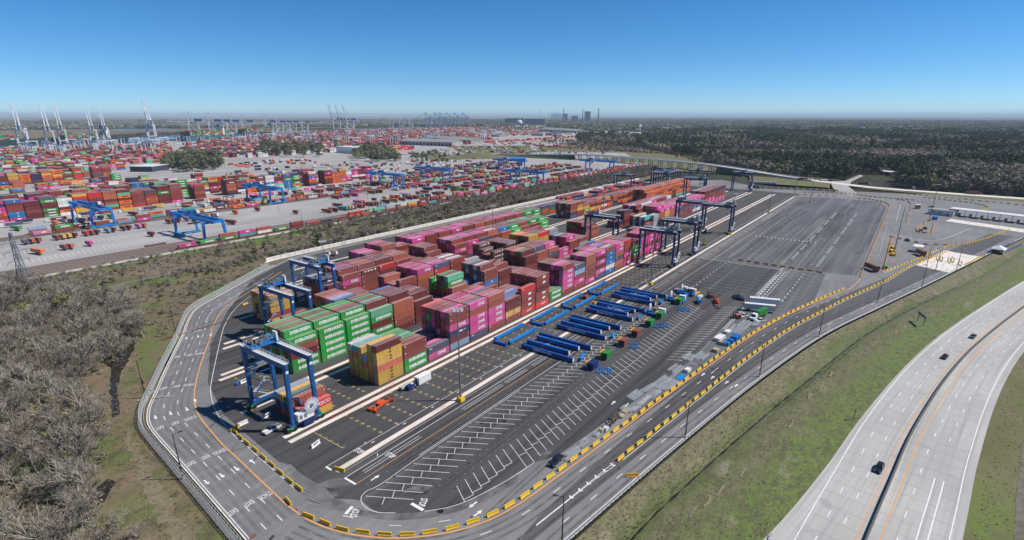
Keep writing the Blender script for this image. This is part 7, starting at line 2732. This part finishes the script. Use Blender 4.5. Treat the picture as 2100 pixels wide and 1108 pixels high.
# stream and puddle in the clearing
flat('stream', rough_edge(GL([(200, 705), (235, 690), (280, 690), (272, 722), (248, 762), (240, 800), (246, 850), (226, 856), (226, 800), (228, 760), (205, 730)]), 1.0, 1.3), -.24, 'mud_water')
flat('puddle', rough_edge(GL([(185, 1040), (195, 1000), (222, 980), (236, 985), (222, 1010), (205, 1045)]), .6, 1.0), -.24, 'mud_water')
flat('bare_earth', rough_edge(GL([(262, 880), (300, 950), (360, 1040), (395, 1108), (350, 1108), (315, 1040), (280, 970), (255, 905)]), 2.4, 1.0), -.24, ground_mat('worn_earth', [(.20, .16, .108), ((.15, .125, .075), .3, (1, 1, 1), .4, .65), ((.26, .215, .155), .8, (1, 1, 1), .5, .75)]))
flat('green_bank', rough_edge(GL([(290, 660), (345, 640), (352, 690), (310, 760), (290, 790), (278, 760)]), 2.2, 1.4), -.23, ground_mat('spring_grass', [(.12, .145, .045), ((.16, .13, .078), .12, (1, 1, 1), .42, .6), ((.08, .10, .035), .4, (1, 1, 1), .5, .75)]))
for i, p in enumerate(((310, 800), (335, 815), (300, 815))):
    x, y = G(*p)
    g = random.Random(90 + i)
    b = MB().cyl((-3, 0, .3), (3.5, .6, .8), .18, .07, 6)
    for k in range(12):
        s0 = g.uniform(-2, 3)
        b.cyl((s0, 0, .4), (s0 + g.uniform(0, 1.6), g.uniform(-1.8, 1.8), g.uniform(.5, 2.0)), .06, .02, 4)
    mk('fallen_tree', b, mat('dead_wood', (.42, .38, .33), .9), None, f'{nth(i)} bleached fallen tree by the stream', 'fallen tree', 'fallen trees', loc=(x, y, -.25), rz=g.uniform(0, 3))

# --- mid distance groves, one by one
oak = [tree_proto('grove_tree', trunk_mesh(6, .35, 300 + i), leaf_crown(420, 13, 6.0, 3.5, 11, .85, 310 + i, .45), 'bark', ['leaf_dark', 'leaf_dark', 'leaf_mid'][i]) for i in range(3)]
groves = [([(325, 348), (345, 330), (400, 318), (450, 322), (462, 338), (440, 352), (380, 352)], 100, 'dark grove left of the gravel field'), ([(525, 318), (545, 296), (600, 300), (660, 306), (655, 322), (590, 322)], 90, 'grove in front of the white stacks'), ([(722, 326), (728, 304), (780, 302), (815, 318), (828, 330), (780, 334)], 80, 'green grove beside the warehouses'), ([(835, 322), (900, 316), (925, 322), (860, 328)], 14, 'scattered trees before the warehouse yard'), ([(835, 330), (890, 326), (930, 332), (870, 338)], 10, 'round trees on the meadow')]
for poly, n, nm in groves:
    P = GL(poly)
    for x, y in sample(P, n, 11 if n > 20 else 9):
        plant(oak[0] if 'dark' in nm and random.random() < .7 else random.choice(oak), x, y, random.uniform(.8, 1.2) * (.6 if 'round' in nm else 1.45 if n > 20 else 1), f'tree of the {nm}', nm, -1.5)

# --- the forest on the right
pine = leaf_crown(210, 9, 3.4, 7.5, 16.5, 1.05, 400, .5)
pine.cyl((0, 0, -1), (0, 0, 13), .35, .2, 5)
dec = leaf_crown(230, 11, 5.0, 4.0, 12.5, 1.1, 401, .45)
dec.cyl((0, 0, -1), (0, 0, 8), .35, .2, 5)
br_tk, br_tw = bare_tree(13, 77, .14, .5)
gr = leaf_crown(220, 11, 4.6, 3.5, 11.5, 1.05, 402, .45)
kinds = [(pine, 'leaf_dark'), (dec, 'leaf_mid'), (gr, 'leaf_brown'), (br_tw, 'twig'), (dec, 'leaf_spring')]


def forest_kind(x, y):
    f = math.sin(x * .0088 + 1.3 * math.sin(y * .012)) + math.sin(y * .016 - x * .0045 + 2) + .7 * math.sin(x * .017 + y * .011)
    f += random.gauss(0, .45)
    return 0 if f < -.7 else 2 if f > .9 else random.choice([2, 3]) if f > .4 else random.choice([1, 0, 2, 3]) if f < .1 else random.choice([1, 4, 2])


fp = GL([(2170, 404), (2100, 400), (1914, 390), (1845, 380), (1753, 369), (1743, 366), (1640, 362.5), (1537, 354), (1445, 336), (1455, 325), (1400, 318), (1330, 306), (1250, 296), (1185, 292), (1180, 283), (1300, 282), (1340, 276), (1500, 268), (2170, 268)])
hole = GL([(1743, 374), (1750, 357), (1838, 353), (1846, 382)])
front = GL([(2150, 403), (2100, 400), (1914, 390), (1845, 380), (1753, 369), (1743, 366), (1640, 362.5), (1537, 354), (1445, 336), (1440, 326), (1500, 335), (1600, 346), (1760, 355), (1900, 371), (2150, 384)])
ftree = [tree_proto('forest_tree', trunk_mesh(8, .35, 500), leaf_crown(260, 9, 3.6, 6.5, 16.5, .95, 501, .5), 'bark', 'leaf_dark'), tree_proto('forest_tree', trunk_mesh(7, .35, 502), leaf_crown(260, 11, 5.0, 3.5, 12.5, 1.0, 503, .45), 'bark', 'leaf_mid'), tree_proto('forest_tree', trunk_mesh(7, .3, 504), leaf_crown(240, 11, 4.6, 3.5, 11.5, .9, 505, .45), 'bark', 'leaf_brown')]
FL = ['dark pine at the front edge of the right-hand forest', 'green broadleaf tree at the front edge of the right-hand forest', 'brownish budding tree at the front edge of the right-hand forest']
for x, y in sample(front, 230, 8.5):
    if inside(hole, x, y):
        continue
    j = random.choice([0, 0, 1, 2, 2])
    plant(ftree[j], x, y, random.uniform(.7, 1.15), FL[j], 'front trees of the right-hand forest', -2.5)
pts, scs = [], []
cnt = 0
bx0, bx1 = min(p[0] for p in fp), max(p[0] for p in fp)
by0, by1 = min(p[1] for p in fp), max(p[1] for p in fp)
for step, d0, d1, ks in ((8.6, 0, 1750, 1.0), (15, 1750, 3800, 1.3)):
    for x in np.arange(bx0, min(bx1, d1), step):
        for y in np.arange(by0, by1, step):
            xx, yy = x + random.uniform(-.6, .6) * step, y + random.uniform(-.6, .6) * step
            d = math.hypot(xx, yy)
            if not d0 <= d < d1 or yy < -.2 * xx - 60 or not inside(fp, xx, yy) or inside(hole, xx, yy):
                continue
            den = math.sin(xx * .008 + 1) * math.sin(yy * .011) + .35 * math.sin(xx * .031 + yy * .027)
            if den < -.62:
                continue
            pts.append((xx, yy, -2.8))
            scs.append(random.uniform(.7, 1.35) * ks * 1.15 * (1 + .15 * den))
# wooded patches elsewhere
for poly, n, s_ in ((GL([(1200, 292), (1330, 300), (1420, 318), (1440, 345), (1400, 338), (1330, 318), (1250, 306)]), 0, 1), ([(1420, 560), (1700, 800), (1900, 1150), (1750, 1150), (1500, 800)], 260, .8), ([(1120, 350), (1200, 340), (1420, 480), (1440, 560), (1300, 440)], 200, .6), (GL([(380, 278), (250, 283), (400, 268), (700, 262), (700, 268)]), 500, .6), (GL([(960, 268), (1000, 262), (1330, 262), (1330, 268)]), 600, 1.2)):
    for x, y in sample(poly, n, 9) if n else []:
        pts.append((x, y, -2.8))
        scs.append(random.uniform(.6, 1.1) * s_)
scatter('forest', pts, scs, kinds, 'wide mixed forest stretching to the horizon on the right', 'forest', kind=[forest_kind(p[0], p[1]) for p in pts])
# beyond four kilometres the canopy is carried by clumps of crowns
cl1 = MB()
for k in range(16):
    sub = leaf_crown(26, 3, 9, 4, 14, 4.0, 600 + k, .5)
    ox, oy = random.uniform(-34, 34), random.uniform(-34, 34)
    o0 = len(cl1.v)
    cl1.v += [(a + ox, b + oy, c) for a, b, c in sub.v]
    cl1.f += [tuple(o0 + i for i in f) for f in sub.f]
pts, scs = [], []
for _ in range(9000):
    d = 3600 + 9500 * random.random() ** 1.3
    a = random.uniform(-.16, .56)
    x, y = d * math.cos(a), d * math.sin(a)
    if math.sin(x * .0017) * math.sin(y * .0021) < -.6:
        continue
    pts.append((x, y, -3))
    scs.append(random.uniform(.8, 1.5))
for _ in range(5200):
    a = random.uniform(.60, 1.42)
    d = random.choice([random.uniform(8200, 15000), random.uniform(5200, 6400), random.uniform(9000, 12000)])
    x, y = d * math.cos(a), d * math.sin(a)
    if math.sin(x * .0011 + 1) * math.sin(y * .0014) < -.2:
        continue
    pts.append((x, y, -3))
    scs.append(random.uniform(.7, 1.4))
scatter('distant_woods', pts, scs, [(cl1, 'leaf_dark'), (cl1, 'leaf_mid'), (cl1, 'leaf_brown')], 'hazy woods spreading to the horizon', 'forest')
# reeds along the river bank
pts, scs = [], []
for x, y, h in walk(spline([(560, 2640), (1000, 2920), (1500, 3220), (2300, 3350), (3500, 3640)], 4), 7):
    for k in range(3):
        pts.append((x + random.uniform(-30, 20), y + random.uniform(5, 110), -2.6))
        scs.append(random.uniform(.6, 1.1))
scatter('riverside_trees', pts, scs, [(dec, 'leaf_mid'), (dec, 'leaf_dark')], 'low green trees along the far river bank', 'forest')

# ================================================================== AIR
hz = bpy.data.materials.new('haze_air')
hz.use_nodes = True
T = hz.node_tree
T.nodes.remove(T.nodes['Principled BSDF'])
pv = T.nodes.new('ShaderNodeVolumePrincipled')
pv.inputs['Color'].default_value = (.72, .88, 1.0, 1)
pv.inputs['Density'].default_value = 4.4e-5
pv.inputs['Anisotropy'].default_value = 0
T.links.new(pv.outputs[0], T.nodes['Material Output'].inputs['Volume'])
mk('haze', MB().box((BIG / 2 - 1500, 0, 98), (BIG + 4000, 2 * BIG + 1000, 204)), hz, None, None, None, None, 'stuff')
tag(bpy.data.objects['haze'], 'thin blue haze lying over the whole landscape', 'haze')

# ================================================================== build the merged far stacks
mk('shipping_containers', FAR.build('shipping_containers', 'container_far'), None, None, 'thousands of multicoloured shipping containers stacked in the distance', 'containers', None, 'stuff')
if TXT.c:
    mk('container_markings', TXT.build('container_markings', 'container_far'), None, bpy.data.objects['shipping_containers'])
# kinds that were never planted leave no stray copies
for o in [o for o in COL.objects if o.get('label') == 'x']:
    for c in list(o.children):
        for d in list(c.children):
            bpy.data.objects.remove(d)
        bpy.data.objects.remove(c)
    bpy.data.objects.remove(o)
